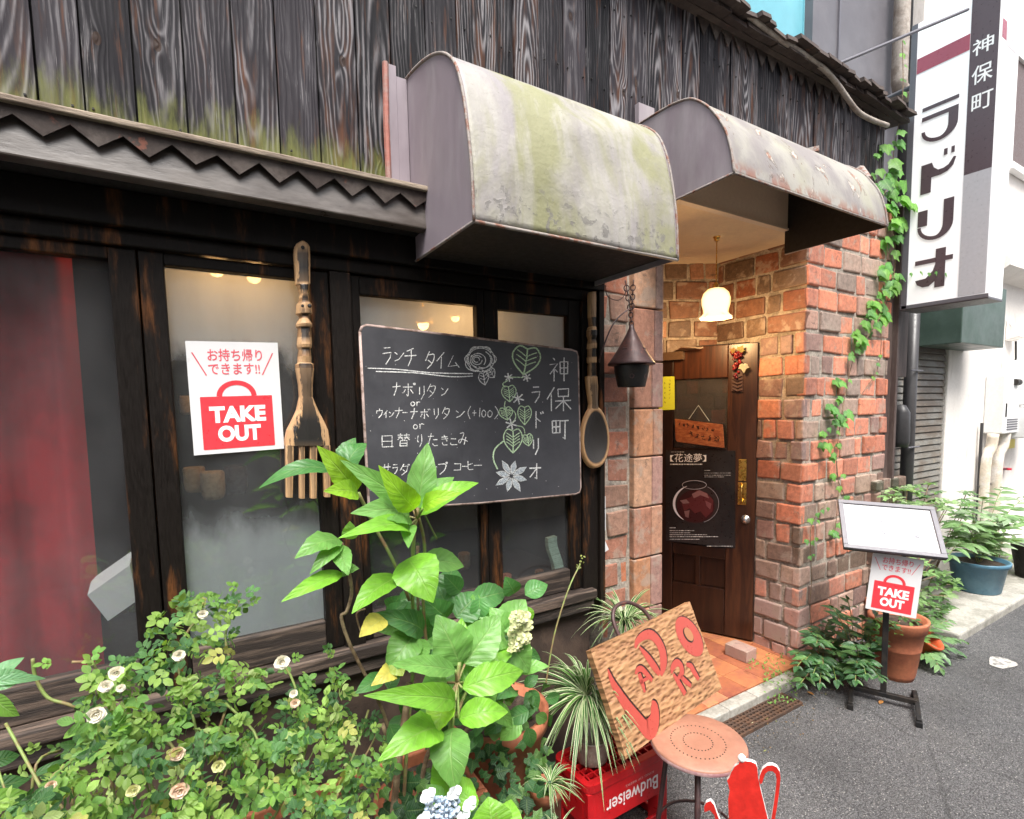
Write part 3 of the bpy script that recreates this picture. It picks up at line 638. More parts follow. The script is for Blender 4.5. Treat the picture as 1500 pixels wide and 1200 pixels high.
mb = MB(); mb.prism([(y, z-.008) for y, z in P2]+[(1.598, 2.256)], lambda u, v, d: V((2.574+d, u, v)), 0, .002); build('dark_sheet', mb, M['black'], a2_)  # black sheet, the shade inside the hollow awning put into colour
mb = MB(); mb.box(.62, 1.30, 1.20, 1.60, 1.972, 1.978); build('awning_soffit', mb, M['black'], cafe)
for a_ in ((.566, .598, 1.590, 1.598, 2.15, 2.50), (.535, .566, 1.592, 1.5985, 2.15, 2.53), (1.545, 1.63, 1.575, 1.598, 2.46, 2.69)):
    mb = MB(); mb.box(*a_); build('flashing_strip', mb, M['endpanel'], cafe)
mb = MB(); mb.tube([(.532, 1.592, 2.15), (.530, 1.590, 2.35), (.534, 1.591, 2.53)], .009, 6); build('rusty_batten', mb, gen('red_rust', (.35, .13, .10), (.28, .18, .16), sc=30, rough=.8, bump=.6), cafe)
mb = MB(); a = aty(1180, 222, 1.32); mb.tube([a+V((-.06, .09, -.008)), a+V((.03, -.04, .0))], .015, 4); build('spout_stub', mb, M['rustedge'], cafe)
mb = MB(); mb.tube([aty(1260, 250, 1.40), aty(1272, 264, 1.30)], [.024, .018], 8); build('vent_stub', mb, M['rustedge'], cafe)
# interior shell
mb = MB(); x0, x1, y0, y1, z0, z1 = -2.0, 1.64, 1.70, 4.2, .2, 2.4
mb.box(x0, x1, y1, y1+.1, z0, z1); mb.box(x0-.1, x0, y0, y1, z0, z1); mb.box(x1, x1+.02, y0+.05, y1, z0, z1); mb.box(x0, x1, y0, y1, z0-.1, z0); mb.box(x0, x1, y0, y1, z1, z1+.1)
build('interior_wall', mb, M['interior'], cafe)
# sagging cable under the eaves is a separate pale conduit
mb = MB(); cp = [aty(px, py, 1.525) for px, py in ((1030, -22), (1062, -2), (1090, 18), (1120, 42), (1145, 60), (1170, 75), (1192, 90), (1212, 106), (1228, 125), (1242, 145), (1258, 165), (1280, 177), (1300, 184))]
mb.tube(smoothpts([tuple(p) for p in cp], 3), .013, 8); build('eaves_conduit', mb, M['beigepipe'], smooth=True, label='weathered beige conduit sagging under the shingle eaves of the plank wall', cat='conduit')

# ================================================================== neighbours
nb = thing('grey_building', (4, 1.95, 0), 'dark grey clad building rising behind the cafe roof, with a roller shutter', 'building')
mb = MB(); xl = aty(1190, 50, 1.95).x; xr = aty(1330, 50, 1.95).x
mb.box(xl, xr, 1.95, 2.6, 0, 9); mb.box(xr, 5.30, 1.93, 2.6, 0, 2.7); build('wall', mb, M['greywall'], nb)
mb = MB(); a = aty(1227, 50, 1.95).x; mb.box(a-.006, a+.012, 1.938, 1.95, 1, 9); build('cladding_seam', mb, M['lightmetal'], nb)
mb = MB(); p = aty(1322, 60, 1.86); q = aty(1318, 128, 1.86)
mb.tube([(p.x, 1.87, 9), (p.x, 1.87, q.z+.05), (p.x+.02, 1.87, q.z), (p.x+.12, 1.86, q.z-.02)], .05, 12); build('drainpipe', mb, M['beigepipe'], nb, smooth=True)
mb = MB(); mb.tube([(p.x+.16, 1.90, 9), (p.x+.16, 1.90, 3.0)], .03, 10); build('drainpipe', mb, M['pipe'], nb, smooth=True)
mb = MB(); x0, x1 = 4.40, 5.258; z = .06
while z < 1.92:
    h = .052; mb.hexa([(x0, 1.845, z), (x1, 1.845, z), (x1, 1.90, z), (x0, 1.90, z), (x0, 1.855, z+h-.008), (x1, 1.855, z+h-.008), (x1, 1.90, z+h-.008), (x0, 1.90, z+h-.008)]); mb.box(x0, x1, 1.862, 1.90, z+h-.008, z+h, (.5, .5, .5)); z += h
build('shutter', mb, M['shutter'], nb, bevel=.003)
bx0 = aty(1343, 508, 1.845).x; fy = atx(1408, 503, bx0).y; zb = atx(1408, 502, bx0).z; bx1 = aty(1470, 511, fy).x
mb = MB(); mb.box(bx0, bx1, fy, 1.844, zb, zb+.46); build('shutter_box', mb, M['greenbox'], nb, bevel=.006)
mb = MB(); mb.box(1.2, xl+.05, 2.01, 2.4, 2.5, 9); mb.box(aty(1178, 20, 2.0).x, aty(1178, 20, 2.0).x+.010, 2.002, 2.012, 2.5, 9); build('cyan_building', mb, M['cyan'], label='pale cyan panelled building wall above the cafe roof', cat='building')
wb = thing('white_building', (7, 1.83, 0), 'white rendered building with a moulding, standing right of the rusty shutter', 'building')
mb = MB(); mb.box(5.262, 12, 1.83, 4, 0, 2.58); mb.box(4.66, 12, 1.86, 4, 2.58, 9); build('wall', mb, M['ivory'], wb, bevel=.01)
mb = MB(); pr = [(1.86, 2.56), (1.72, 2.60), (1.66, 2.64), (1.66, 2.70), (1.70, 2.73), (1.75, 2.74), (1.86, 2.78)]
vs = [(x, y, z) for x in (5.9, 12) for y, z in pr]; n = len(pr); mb.add(vs, [(i, i+1, n+i+1, n+i) for i in range(n-1)]+[tuple(range(n)), tuple(range(n, 2*n))]); build('moulding', mb, M['ivory'], wb)
mb = MB(); a = aty(1481, 150, 1.84).x; za = aty(1490, 247, 1.84).z; zb2 = aty(1490, 85, 1.84).z; mb.box(a, a+1.4, 1.80, 1.858, za-.06, za); mb.box(a, a+.05, 1.82, 1.858, za, zb2); mb.box(a, a+1.4, 1.82, 1.858, zb2, zb2+.06)
win = build('window', mb, M['white'], wb, bevel=.004); mb = MB(); mb.box(a+.05, a+1.4, 1.845, 1.857, za, zb2); build('pane', mb, gen('brown_shutter_panel', (.10, .06, .05), rough=.4), win)
ob = thing('opposite_building', (2.5, -2.6, 0), 'pale rendered building across the alley, seen only as a reflection in the cafe windows', 'building')
mb = MB(); mb.box(-.5, 7, -5, -2.6, 2.0, 4.6); build('wall', mb, M['ivory'], ob)  # out of view, wall height raised to cut light from the front
mb = MB(); mb.box(-.45, 6.9, -5, -2.63, 0, 2.0); build('shop_front', mb, M['concrete'], ob)  # out of view, made paler to return more fill light
mb = MB(); mb.box(-7, -.52, -5, -2.7, 0, 4.4); build('opposite_shed', mb, M['darkwall'], label='dark timber shed across the alley, seen only as a dark reflection', cat='shed')  # out of view, raised to cut frontal fill
# things on the white wall
Yw = 1.83
def rx(px, py, y=Yw): return aty(px, py, y)
p0 = rx(1441, 552); 
hf = 1.64
ht = thing('water_heater', (6.3, Yw, 1.2), 'white gas water heater box mounted on the white wall above pale pipes', 'water heater')
xa = rx(1441, 600).x; ya = atx(1474, 550, xa).y; xb2 = aty(1497, 560, ya).x; zt = atx(1474, 549, xa).z; zb = atx(1474, 636, xa).z
mb = MB(); mb.box(xa, xb2, ya, Yw, zb, zt); build('casing', mb, M['white'], ht, bevel=.01)
mb = MB(); c = aty(1489, 560, ya-.004); mb.tube([c+V((-.05, 0, 0)), c+V((.05, 0, 0))], .03, 10); build('flue_outlet', mb, M['iron'], ht); mb = MB(); mb.box(xa+.03, xa+.05, ya-.006, ya+.002, zb+.15, zb+.27); build('indicator_strip', mb, M['iron'], ht)
mb = MB()
for k in range(5): mb.box(xa+.08, xb2-.06, ya-.004, ya+.002, zb+.03+k*.022, zb+.042+k*.022)
build('vent_slots', mb, M['lightmetal'], ht)
for px, r, lab in ((1444, .042, 'thick pale lagged pipe, left of the pair under the water heater'), (1461, .045, 'thick pale lagged pipe, right of the pair under the water heater')):
    mb = MB(); x = aty(px, 700, 1.76).x; mb.tube(smoothpts([(x+.05, 1.74, zb), (x+.05, 1.75, zb-.12), (x, 1.765, zb-.22), (x, 1.77, .6), (x, 1.77, .05)], 3), r, 10); build('lagged_pipe', mb, M['palepipe'], smooth=True, label=lab, cat='pipe', group='lagged pipes under the water heater')
mb = MB(); x = aty(1433, 720, 1.80).x; mb.tube([(x, 1.80, .05), (x, 1.80, zb+.1)], .012, 6); mb.box(x-.04, x+.5, 1.79, 1.80, .72, .74); build('thin_pipe', mb, M['pipe'], label='thin dark pipe running down the white wall beside lagged pipes', cat='pipe')
mb = MB(); a, b = rx(1472, 645, 1.824), rx(1486, 656, 1.824); mb.box(a.x, b.x, 1.822, 1.83, b.z, a.z); build('sticker', mb, gen('yellow_sticker', (.72, .60, .12), rough=.5, bump=0, var=.1), label='small yellow sticker on the white wall under the heater', cat='sticker')
mb = MB(); a = rx(1470, 687, 1.82); mb.tube([a+V((-.07, 0, 0)), a+V((.02, -.02, 0))], .010, 6, (.1, .1, .1)); mb.lathe([(.0, .0), (.032, .0), (.032, .018), (0, .018)], a+V((.03, -.02, -.01)), 10, (1, 1, 1)); build('valve_handle', mb, gen('red_valve', (.6, .03, .06), rough=.4, attr=True), label='small red valve handle on the white wall', cat='valve')
mb = MB(); a = rx(1484, 492, 1.80); mb.hexa([a+V((-.10, -.08, -.02)), a+V((.10, -.08, -.02)), a+V((.10, .03, -.05)), a+V((-.10, .03, -.05)), a+V((-.09, .0, .10)), a+V((.02, .0, .06)), a+V((.02, .03, .1)), a+V((-.10, .03, .16))]); build('vent_hood', mb, M['ivory'], label='small pale vent hood with a cable on the white wall', cat='vent', bevel=.008)
mb = MB(); mb.tube([tuple(rx(1488, 500, 1.78)), tuple(rx(1488, 525, 1.79)), tuple(rx(1483, 550, 1.80))], .009, 6); build('wall_cable', mb, M['iron'], label='thin black cable dropping from the vent hood', cat='cable')
mb = MB(); a = rx(1490, 526, 1.72); b = rx(1490, 594, 1.72); mb.box(a.x, a.x+.5, 1.60, 1.83, b.z, a.z-.01); mb.box(a.x, a.x+.5, 1.62, 1.83, b.z-.30, b.z-.02, (1, 1, 1)); build('meter_box', mb, M['white'], label='pale grey meter box at the right end of the white wall', cat='box', bevel=.01)
# post, drain pipe and cover right of the pillar
mb = MB(); mb.box(3.772, 3.80, 1.58, 1.62, .98, 2.7); mb.box(3.80, 3.96, 1.60, 1.62, 1.66, 2.12); mb.box(3.70, 3.80, 1.61, 1.64, 1.0, 2.75); build('wooden_post', mb, gen('brown_board', (.07, .045, .04), (.11, .08, .07), sc=8, rough=.6, bump=.3, st=(3, 3, .4)), label='brown wooden board fixed beside the brick pillar below the signboard', cat='board', bevel=.003)
mb = MB(); x = aty(1332, 600, 1.76).x; mb.tube([(x, 1.76, .0), (x, 1.76, 2.6)], .042, 14)
dpipe = build('drainpipe', mb, M['pipe'], smooth=True, label='dark downpipe standing between brick pillar and roller shutter', cat='pipe')
mb = MB(); a = aty(1325, 592, 1.70); b = aty(1323, 655, 1.70); mb.lathe([(.0, a.z-b.z), (.03, a.z-b.z-.01), (.055, a.z-b.z-.06), (.06, .04), (.05, 0), (0, 0)], V((a.x, 1.72, b.z)), 14); build('meter_cover', mb, M['pipe'], smooth=True, label='rounded dark meter cover beside the downpipe', cat='meter')
x = aty(1332, 600, 1.76).x
for z in (aty(1336, 543, 1.72).z, aty(1336, 655, 1.72).z): mb = MB(); mb.tube([(x-.12, 1.71, z), (x+.06, 1.71, z)], .006, 6); build('pipe_bracket', mb, M['lightmetal'], dpipe)
# drain grate
mb = MB(); x0, x1, y0, y1 = 1.95, 2.49, 1.40, 1.503
for i in range(23): x = x0+(x1-x0)*i/22; mb.box(x-.004, x+.004, y0, y1, -.01, .013)
for j in range(6): y = y0+(y1-y0)*j/5; mb.box(x0, x1, y-.005, y+.005, -.01, .015)
build('drain_grate', mb, M['gratei'], label='rusty drain grate set along the concrete kerb of the doorway', cat='grate')
mb = MB(); mb.box(x0, x1, y0, y1, .002, .004); build('drain_channel', mb, M['black'], kind='structure')
# ================================================================== things on the facade
RED = (.72, .045, .06)
def takeout(name, fn, W, H, lab, group):
    """printed sheet; fn(u, v, d): u right, v up (metres), d towards the viewer"""
    mb = MB(); mb.prism([(0, 0), (W, 0), (W, H), (0, H)], fn, -.002, 0); o = build(name, mb, M['paper'], label=lab, cat='poster', group=group)
    k = W/.21; ink = MB(); d = .0006
    bag = rrect(.022*k, .188*k, .012*k, .152*k, .002*k, 2); ink.sheet(bag, fn, d, RED)
    a = [(.105*k+.040*k*cos(q), .152*k+.036*k*sin(q)) for q in [pi*i/20 for i in range(21)]]
    ribbon(ink, a, .0125*k, fn, d, RED)
    for x0, x1, s in ((.012, .040, 1), (.196, .168, 1)): ribbon(ink, [(x0*k, .268*k), (x1*k, .208*k)], .0028*k, fn, d, (.68, .10, .13))
    text(ink, 'お持ち帰り', fn, .045*k, .170*k, .245*k, .278*k, d, .012, (.68, .10, .13)); text(ink, 'できます!!', fn, .045*k, .163*k, .210*k, .240*k, d, .012, (.68, .10, .13))
    text(ink, 'TAKE', fn, .040*k, .170*k, .082*k, .126*k, d+.0006, .050, (.86, .86, .86)); text(ink, 'OUT', fn, .056*k, .156*k, .030*k, .074*k, d+.0006, .050, (.86, .86, .86))
    build('print', ink, M['ink'], o, fixn=False); return o
def quadfn(tl, tr, bl):
    X = (tr-tl).normalized(); Yv = (tl-bl); Yv = (Yv - X*Yv.dot(X)).normalized(); N = X.cross(Yv)
    if N.dot(CP-tl) < 0: N = -N
    return lambda u, v, d: bl + X*u + Yv*v + N*d
a, b, c = aty(270, 503, 1.608), aty(410, 503, 1.608), aty(284, 668, 1.608)
takeout('takeout_poster', lambda u, v, d: V((-.014+u*1.04, 1.6115-d, 1.392+v)) + V((-.001*v*8, 0, .03*u)), .21, .297, 'white and red poster fixed to the cafe window beside the wooden fork', 'take out posters')
def squig(mbx, fn, u0, u1, v0, v1, wd, col, n=3, d=.0006):
    for _ in range(n):
        pts = [(U(u0, u1), U(v0, v1)) for _ in range(3)]; ribbon(mbx, smoothpts(pts, 3), wd, fn, d, col)
# ---- carved wooden fork and spoon
def carve(rows, px0, py0, sc, yf, th, tines=None):
    mb = MB(); vs = []; fs = []; uv = []; cols = []
    def P(x, y, dy): p = aty(px0+x/sc, py0+y/sc, yf); return p+V((0, dy, 0))
    n = len(rows)
    for (y, xl, xr, h, c, tn) in rows:
        for q, s in ((-.02, 0), (.0, .0), (.2, .22), (.5, .5), (.8, .78), (1., 1.), (1.02, 1)):
            x = xl+(xr-xl)*q; d = th if q in (-.02, 1.02) else (-.0*h if q in (0., 1.) else -h*(.7 if q != .5 else 1.))
            d = d if q in (-.02, 1.02) else (d + (.004 if q in (0., 1.) else 0))
            vs.append(P(x, y, d)); uv.append((min(max(q, 0), 1), tn))
    for i in range(n-1):
        for j in range(6): fs.append((i*7+j, i*7+j+1, (i+1)*7+j+1, (i+1)*7+j)); cols.append(rows[i][4])
        fs.append((i*7+6, i*7, (i+1)*7, (i+1)*7+6)); cols.append(rows[i][4])
    fs += [tuple(range(7)), tuple((n-1)*7+j for j in range(6, -1, -1))]; cols += [rows[0][4], rows[-1][4]]
    mb.add(vs, fs, cols, uv)
    return mb, P
W1 = (1, 1, 1); D1 = (.55, .5, .45)
rows = [(38, 513, 534, .004, W1, 1), (46, 500, 546, .006, W1, 1), (60, 491, 555, .006, W1, .9), (90, 490, 557, .006, W1, 0.1), (150, 494, 557, .006, W1, .0), (205, 497, 557, .006, W1, .2), (216, 498, 557, .006, W1, 1), (222, 506, 552, .008, D1, 0), (240, 510, 549, .010, W1, 0), (258, 516, 545, .010, W1, .5), (274, 513, 551, .008, D1, 0), (290, 512, 553, .008, D1, .3), (299, 502, 563, .014, W1, 1), (342, 500, 565, .016, W1, .5), (346, 514, 552, .006, D1, 0), (362, 512, 552, .012, W1, 1), (384, 500, 565, .015, W1, 1), (396, 501, 565, .012, W1, .8), (400, 509, 560, .006, D1, 0), (440, 506, 562, .010, W1, .1), (470, 504, 564, .014, W1, 1), (482, 506, 563, .012, W1, 1), (490, 511, 558, .007, D1, 0), (520, 508, 561, .012, W1, 1), (548, 507, 562, .008, W1, 1), (552, 498, 571, .010, D1, 0), (570, 498, 573, .012, W1, .3), (640, 510, 567, .012, W1, .15), (690, 513, 567, .010, W1, .2), (745, 502, 590, .009, W1, .1), (790, 482, 614, .008, W1, 0), (830, 462, 632, .007, W1, 0), (870, 454, 638, .006, W1, .0), (896, 453, 639, .006, W1, .1)]
mb, P = carve(rows, 260, 340, 2.857, 1.555, .022)
fork = build('carved_fork', mb, M['carved'], smooth=False, label='giant carved wooden fork with four tines hanging on the window frame', cat='wooden fork', bevel=.0015)
tn = MB()
for (a0, a1, b0, b1, yb) in ((453, 487, 455, 482, 1112), (510, 533, 511, 533, 1116), (555, 585, 557, 582, 1116), (610, 640, 616, 640, 1110)):
    v = []; uvs = []
    for i in range(8):
        q = i/7; y = 893+(yb-893)*q; l = a0+(b0-a0)*q; r = a1+(b1-a1)*q
        for x, d, s in ((l, .020, 0), (l, 0, .0), ((l+r)/2, -.004, .5), (r, 0, 1), (r, .020, 1)): v.append(P(x, y, d)); uvs.append((s, .25+.5*q))
    f = [(i*5+j, i*5+j+1, (i+1)*5+j+1, (i+1)*5+j) for i in range(7) for j in range(4)]+[(i*5+4, i*5, (i+1)*5, (i+1)*5+4) for i in range(7)]+[(0, 1, 2, 3, 4), tuple(35+j for j in (4, 3, 2, 1, 0))]
    one = MB(); one.add(v, f, W1, uvs); build('tine', one, M['carved'], fork, bevel=.001)
mb = MB(); 
for (x, y, r) in ((522, 68, 7),): mb.lathe([(0, .0), (r/2.857*.0021, 0)], P(x, y, -.0085), 10, rot=Matrix.Rotation(pi/2, 3, 'X'))
build('hanging_hole', mb, M['black'], fork)
for (x, y, r) in ((548, 314, 8), (519, 314, 6)):
    mb = MB(); mb.lathe([(0, .005), (r/2.857*.0014, .004), (r/2.857*.002, 0)], P(x, y, -.018), 10, rot=Matrix.Rotation(pi/2, 3, 'X')); build('carved_eye', mb, M['black'], fork)
ox, oy = 850, 400; sc = 5.456
rows = [(150, 85, 130, .004, W1, 1), (180, 80, 133, .005, W1, .9), (350, 82, 131, .005, W1, .6), (356, 84, 129, .004, D1, 0), (425, 90, 124, .006, W1, .2), (436, 80, 132, .009, W1, 1), (452, 78, 133, .009, W1, 1), (460, 74, 135, .012, D1, 0), (500, 74, 135, .012, D1, 0), (530, 84, 127, .006, D1, 0), (565, 78, 134, .010, W1, 1), (600, 76, 134, .010, W1, .6), (606, 80, 128, .008, D1, 0), (665, 80, 128, .010, D1, 0), (675, 74, 134, .010, W1, 1), (715, 76, 134, .010, W1, 1), (722, 84, 126, .006, D1, 0), (770, 80, 130, .008, D1, .1), (818, 82, 128, .006, D1, 0), (828, 60, 142, .008, W1, .9), (900, 66, 148, .008, W1, .25), (1050, 86, 146, .008, W1, .2), (1085, 80, 152, .008, W1, .3)]
mb, P = carve(rows, ox, oy, sc, 1.556, .018)
spoon = build('carved_spoon', mb, M['carved'], label='giant carved wooden spoon hanging on the window post beside the lantern', cat='wooden spoon', bevel=.0012)
bw = MB(); ps = lambda x, y, d: aty(x, y, 1.556)+V((0, d, 0))
vs = []; fs = []; cols = []; uvs = []; nr, na = 7, 28
prof = [(0., .016), (.35, .013), (.62, .006), (.80, -.003), (.88, -.006), (.96, -.004), (1., .012)]
for i, (r, d) in enumerate(prof):
    for j in range(na):
        q = 2*pi*j/na; ey = sin(q); wx = 20.5*(1-.12*ey)*cos(q)
        vs.append(ps(872+wx*r, 640-46*ey*r if ey > 0 else 640-47*ey*r, d)); uvs.append((.5, 0 if r < .83 else 1))
for i in range(nr-1):
    for j in range(na): fs.append((i*na+j, i*na+(j+1) % na, (i+1)*na+(j+1) % na, (i+1)*na+j)); cols.append((1.0, .95, .9) if prof[i][0] > .7 else (2.2, 2.2, 2.2))
bw.add(vs, fs, cols, uvs); build('bowl', bw, M['carved'], spoon, smooth=True)
# ---- chalkboard
Y0 = 1.545
cn = V((0, -1, .035)).normalized(); c0 = aty(700, 610, Y0)
def cfn(px, py, d): return atp(px, py, c0, cn) + cn*d
outl = [(528, 486), (531, 479), (537, 476.5), (700, 496), (838, 513), (845, 515.5), (847, 522), (849, 610), (851, 714), (849, 721), (843, 723.5), (700, 737), (550, 746), (544, 745), (541, 738), (534, 610)]
mb = MB(); mb.prism(outl, cfn, -.016, 0); cb = build('chalkboard', mb, M['chalkboard'], label='large chalkboard menu with handwritten Japanese lunch list and flower drawings', cat='chalkboard')
mb = MB(); n = len(outl); pts = [cfn(x, y, -.004) for x, y in outl]; mb.tube(pts+[pts[0]], .0052, 6); build('board_edge', mb, M['boardedge'], cb, smooth=True)
CKS = {}
class _CK:
    key = 'menu_heading'
    def __getattr__(s, n): return getattr(CKS.setdefault(_CK.key, MB()), n)
CK = _CK(); zx = lambda x: 520+x/4; zy = lambda y: 460+y/4
K = {
'ラ': [[(.2,.9),(.8,.93)],[(.08,.6),(.88,.66),(.78,.35),(.4,.0)]], 'ン': [[(.1,.85),(.35,.66)],[(.12,.05),(.5,.22),(.95,.8)]],
'チ': [[(.75,.98),(.2,.82)],[(.0,.55),(1,.6)],[(.55,.88),(.55,.4),(.3,.0)]], 'タ': [[(.42,1),(.05,.45)],[(.35,.8),(.9,.82),(.72,.35),(.2,.0)],[(.3,.5),(.68,.3)]],
'イ': [[(.85,1),(.05,.45)],[(.55,.7),(.52,.0)]], 'ム': [[(.5,1),(.12,.1),(.82,.2)],[(.64,.45),(.95,.0)]], 'ナ': [[(.02,.65),(1,.7)],[(.55,1),(.5,.5),(.2,.0)]],
'ポ': [[(.05,.68),(.8,.7)],[(.44,.97),(.45,.02),(.33,.12)],[(.24,.5),(.05,.2)],[(.62,.5),(.85,.2)],'o'], 'ボ': [[(.05,.66),(.8,.68)],[(.44,.97),(.45,.02),(.33,.12)],[(.24,.5),(.05,.2)],[(.62,.5),(.85,.2)],[(.78,.98),(.84,.84)],[(.92,1),(.98,.86)]],
'リ': [[(.2,.9),(.22,.35)],[(.78,1),(.78,.4),(.4,.0)]], 'ウ': [[(.5,1),(.48,.8)],[(.12,.5),(.1,.76),(.9,.8),(.78,.35),(.35,.0)]], 'ー': [[(.0,.5),(1,.55)]],
'サ': [[(.0,.62),(1,.68)],[(.28,.9),(.3,.35)],[(.72,1),(.7,.4),(.35,.0)]], 'ダ': [[(.42,1),(.05,.45)],[(.35,.8),(.85,.82),(.7,.35),(.2,.0)],[(.3,.5),(.65,.3)],[(.86,1),(.9,.88)],[(.95,1),(1,.9)]],
'ス': [[(.12,.88),(.82,.9),(.5,.4),(.02,.02)],[(.52,.42),(.95,.02)]], 'プ': [[(.05,.8),(.85,.82),(.7,.35),(.2,0)],'o'], 'コ': [[(.1,.85),(.88,.88),(.86,.1)],[(.05,.1),(.9,.12)]],
'ヒ': [[(.9,.75),(.18,.55)],[(.18,1),(.18,.15),(.4,.04),(1,.1)]], '日': [[(.1,.95),(.12,.05)],[(.1,.93),(.9,.96),(.88,.05)],[(.12,.5),(.88,.52)],[(.1,.06),(1,.1)]],
'替': [[(.02,.86),(.48,.86)],[(.04,.7),(.46,.7)],[(.25,1),(.22,.7),(.02,.48)],[(.26,.68),(.46,.52)],[(.54,.86),(1,.88)],[(.54,.7),(1,.72)],[(.76,1),(.74,.7),(.54,.48)],[(.77,.7),(1,.5)],[(.22,.42),(.22,.0)],[(.22,.42),(.78,.44),(.78,.0)],[(.22,.22),(.78,.23)],[(.22,.02),(.78,.03)]],
'り': [[(.22,.9),(.18,.45),(.3,.4)],[(.75,1),(.78,.4),(.4,0)]], 'た': [[(.02,.75),(.62,.78)],[(.35,1),(.05,.02)],[(.55,.5),(.95,.52)],[(.5,.22),(.6,.05),(1,.06)]],
'き': [[(.12,.8),(.85,.86)],[(.1,.6),(.9,.66)],[(.4,1),(.78,.4)],[(.25,.3),(.3,.06),(.8,.04)]], 'こ': [[(.15,.78),(.8,.76)],[(.1,.3),(.2,.08),(.95,.1)]],
'み': [[(.18,.85),(.6,.88),(.2,.12),(.02,.3),(.4,.42),(1,.25)],[(.82,.6),(.62,0)]], 'o': [[(.5,.9),(.1,.6),(.2,.1),(.7,.1),(.9,.6),(.5,.9)]], 'r': [[(.1,.9),(.2,.05)],[(.15,.55),(.5,.9),(.95,.8)]],
'(': [[(.9,1),(.3,.6),(.3,.35),(.8,0)]], ')': [[(.2,1),(.8,.6),(.8,.35),(.1,0)]], '+': [[(.1,.5),(.9,.55)],[(.5,.9),(.45,.1)]], '1': [[(.6,1),(.4,.0)]],
'神': [[(.18,.98),(.28,.88)],[(.0,.7),(.42,.74),(.02,.3)],[(.24,.52),(.24,.0)],[(.28,.5),(.42,.38)],[(.55,.8),(.57,.3)],[(.55,.8),(.97,.82),(.95,.3)],[(.57,.55),(.95,.57)],[(.57,.31),(.95,.32)],[(.77,1),(.76,.0)]],
'保': [[(.3,1),(.0,.5)],[(.18,.7),(.18,0)],[(.45,.92),(.47,.6)],[(.45,.92),(.9,.95),(.88,.6)],[(.47,.61),(.88,.62)],[(.34,.42),(1,.45)],[(.68,.6),(.68,.0)],[(.66,.42),(.35,.1)],[(.7,.42),(1,.08)]],
'町': [[(.05,.9),(.07,.3)],[(.05,.9),(.5,.92),(.5,.3)],[(.06,.6),(.5,.62)],[(.28,.9),(.28,.32)],[(.06,.31),(.5,.33)],[(.55,.9),(1,.93)],[(.8,.92),(.8,.0),(.66,.1)]],
'ド': [[(.3,1),(.3,.0)],[(.3,.62),(.72,.4)],[(.7,.95),(.78,.82)],[(.88,1),(.96,.86)]], 'オ': [[(.02,.68),(1,.72)],[(.62,1),(.62,.0),(.48,.1)],[(.6,.66),(.05,.12)]]}
CW = (1, 1, 1); CG = (.72, .95, .62)
def glyph(ch, x0, y0, x1, y1, wd, col=CW):
    for st in K[ch]:
        if st == 'o': st = [(.93+.08*cos(q), .93+.06*sin(q)) for q in [2*pi*i/8 for i in range(9)]]
        p = [(zx(x0+(x1-x0)*u+U(-.8, .8)), zy(y1-(y1-y0)*v+U(-.8, .8))) for u, v in st]
        if len(p) > 2: p = smoothpts(p, 3) if ch in 'みりきこoた()プタポ' else p
        ribbon(CK, p, wd*U(.85, 1.15), cfn, .0008, col)
T1 = 1.15
for ch, x0, y0, x1, y1 in [('ラ',155,190,220,295),('ン',225,215,290,280),('チ',290,200,360,305),('タ',410,220,470,320),('イ',475,225,530,320),('ム',535,245,615,315),
  ('ナ',218,400,265,480),('ポ',278,405,352,480),('リ',368,420,415,500),('タ',420,410,475,490),('ン',500,425,548,480),('o',325,512,352,540),('r',358,512,382,540),
  ('ウ',122,555,165,610),('イ',168,565,192,610),('ン',197,570,230,605),('ナ',232,545,280,610),('ー',278,572,308,584),('ナ',322,552,368,615),('ボ',380,555,440,615),('リ',455,550,497,615),('タ',508,545,556,615),('ン',585,560,645,610),('(',655,540,680,615),('+',684,560,714,602),('1',722,550,738,605),('o',740,558,768,606),('o',774,560,806,606),(')',815,540,842,615),
  ('o',340,645,368,675),('r',375,640,405,675),('日',150,710,225,785),('替',248,700,320,775),('り',360,705,400,780),('た',425,700,485,775),('き',500,710,550,770),('こ',555,720,600,770),('み',605,690,660,765),
  ('サ',160,875,208,938),('ラ',215,878,255,938),('ダ',262,880,318,945),('ス',375,880,425,940),('ー',432,892,480,902),('プ',485,868,540,940),('コ',575,872,625,920),('ー',628,888,662,898),('ヒ',655,862,692,915),('ー',697,880,742,893)]:
    _CK.key = 'heading' if y0 < 330 else 'first_line' if y0 < 500 else 'or_word' if ch in 'or' and y0 < 530 else 'second_line' if y0 < 630 else 'or_word ' if ch in 'or' else 'third_line' if y0 < 800 else 'fourth_line'
    glyph(ch, x0, y0, x1, y1, T1)
for ch, x0, y0, x1, y1 in [('神',1140,255,1250,395),('保',1125,430,1265,570),('町',1150,615,1250,735),('ラ',1030,420,1090,520),('ド',1040,570,1105,670),('リ',1035,728,1085,825),('オ',1020,875,1090,968)]:
    _CK.key = 'shop_name' if x0 < 1110 else 'place_name'; glyph(ch, x0, y0, x1, y1, 1.7)
def cst(pts, wd=1.3, col=CW, sm=True): 
    p = [(zx(a), zy(b)) for a, b in pts]; ribbon(CK, smoothpts(p, 3) if sm and len(p) > 2 else p, wd, cfn, .0008, col)
_CK.key = 'underline'
cst([(75, 318), (250, 325), (450, 345), (690, 350)], 1.5); cst([(122, 337), (350, 345), (560, 368), (690, 364)], 1.5)
def curl(cx, cy, r, a0, a1, n=9): return [(cx+r*cos(radians(a0+(a1-a0)*i/n)), cy+r*.9*sin(radians(a0+(a1-a0)*i/n))) for i in range(n+1)]
_CK.key = 'rose_drawing'
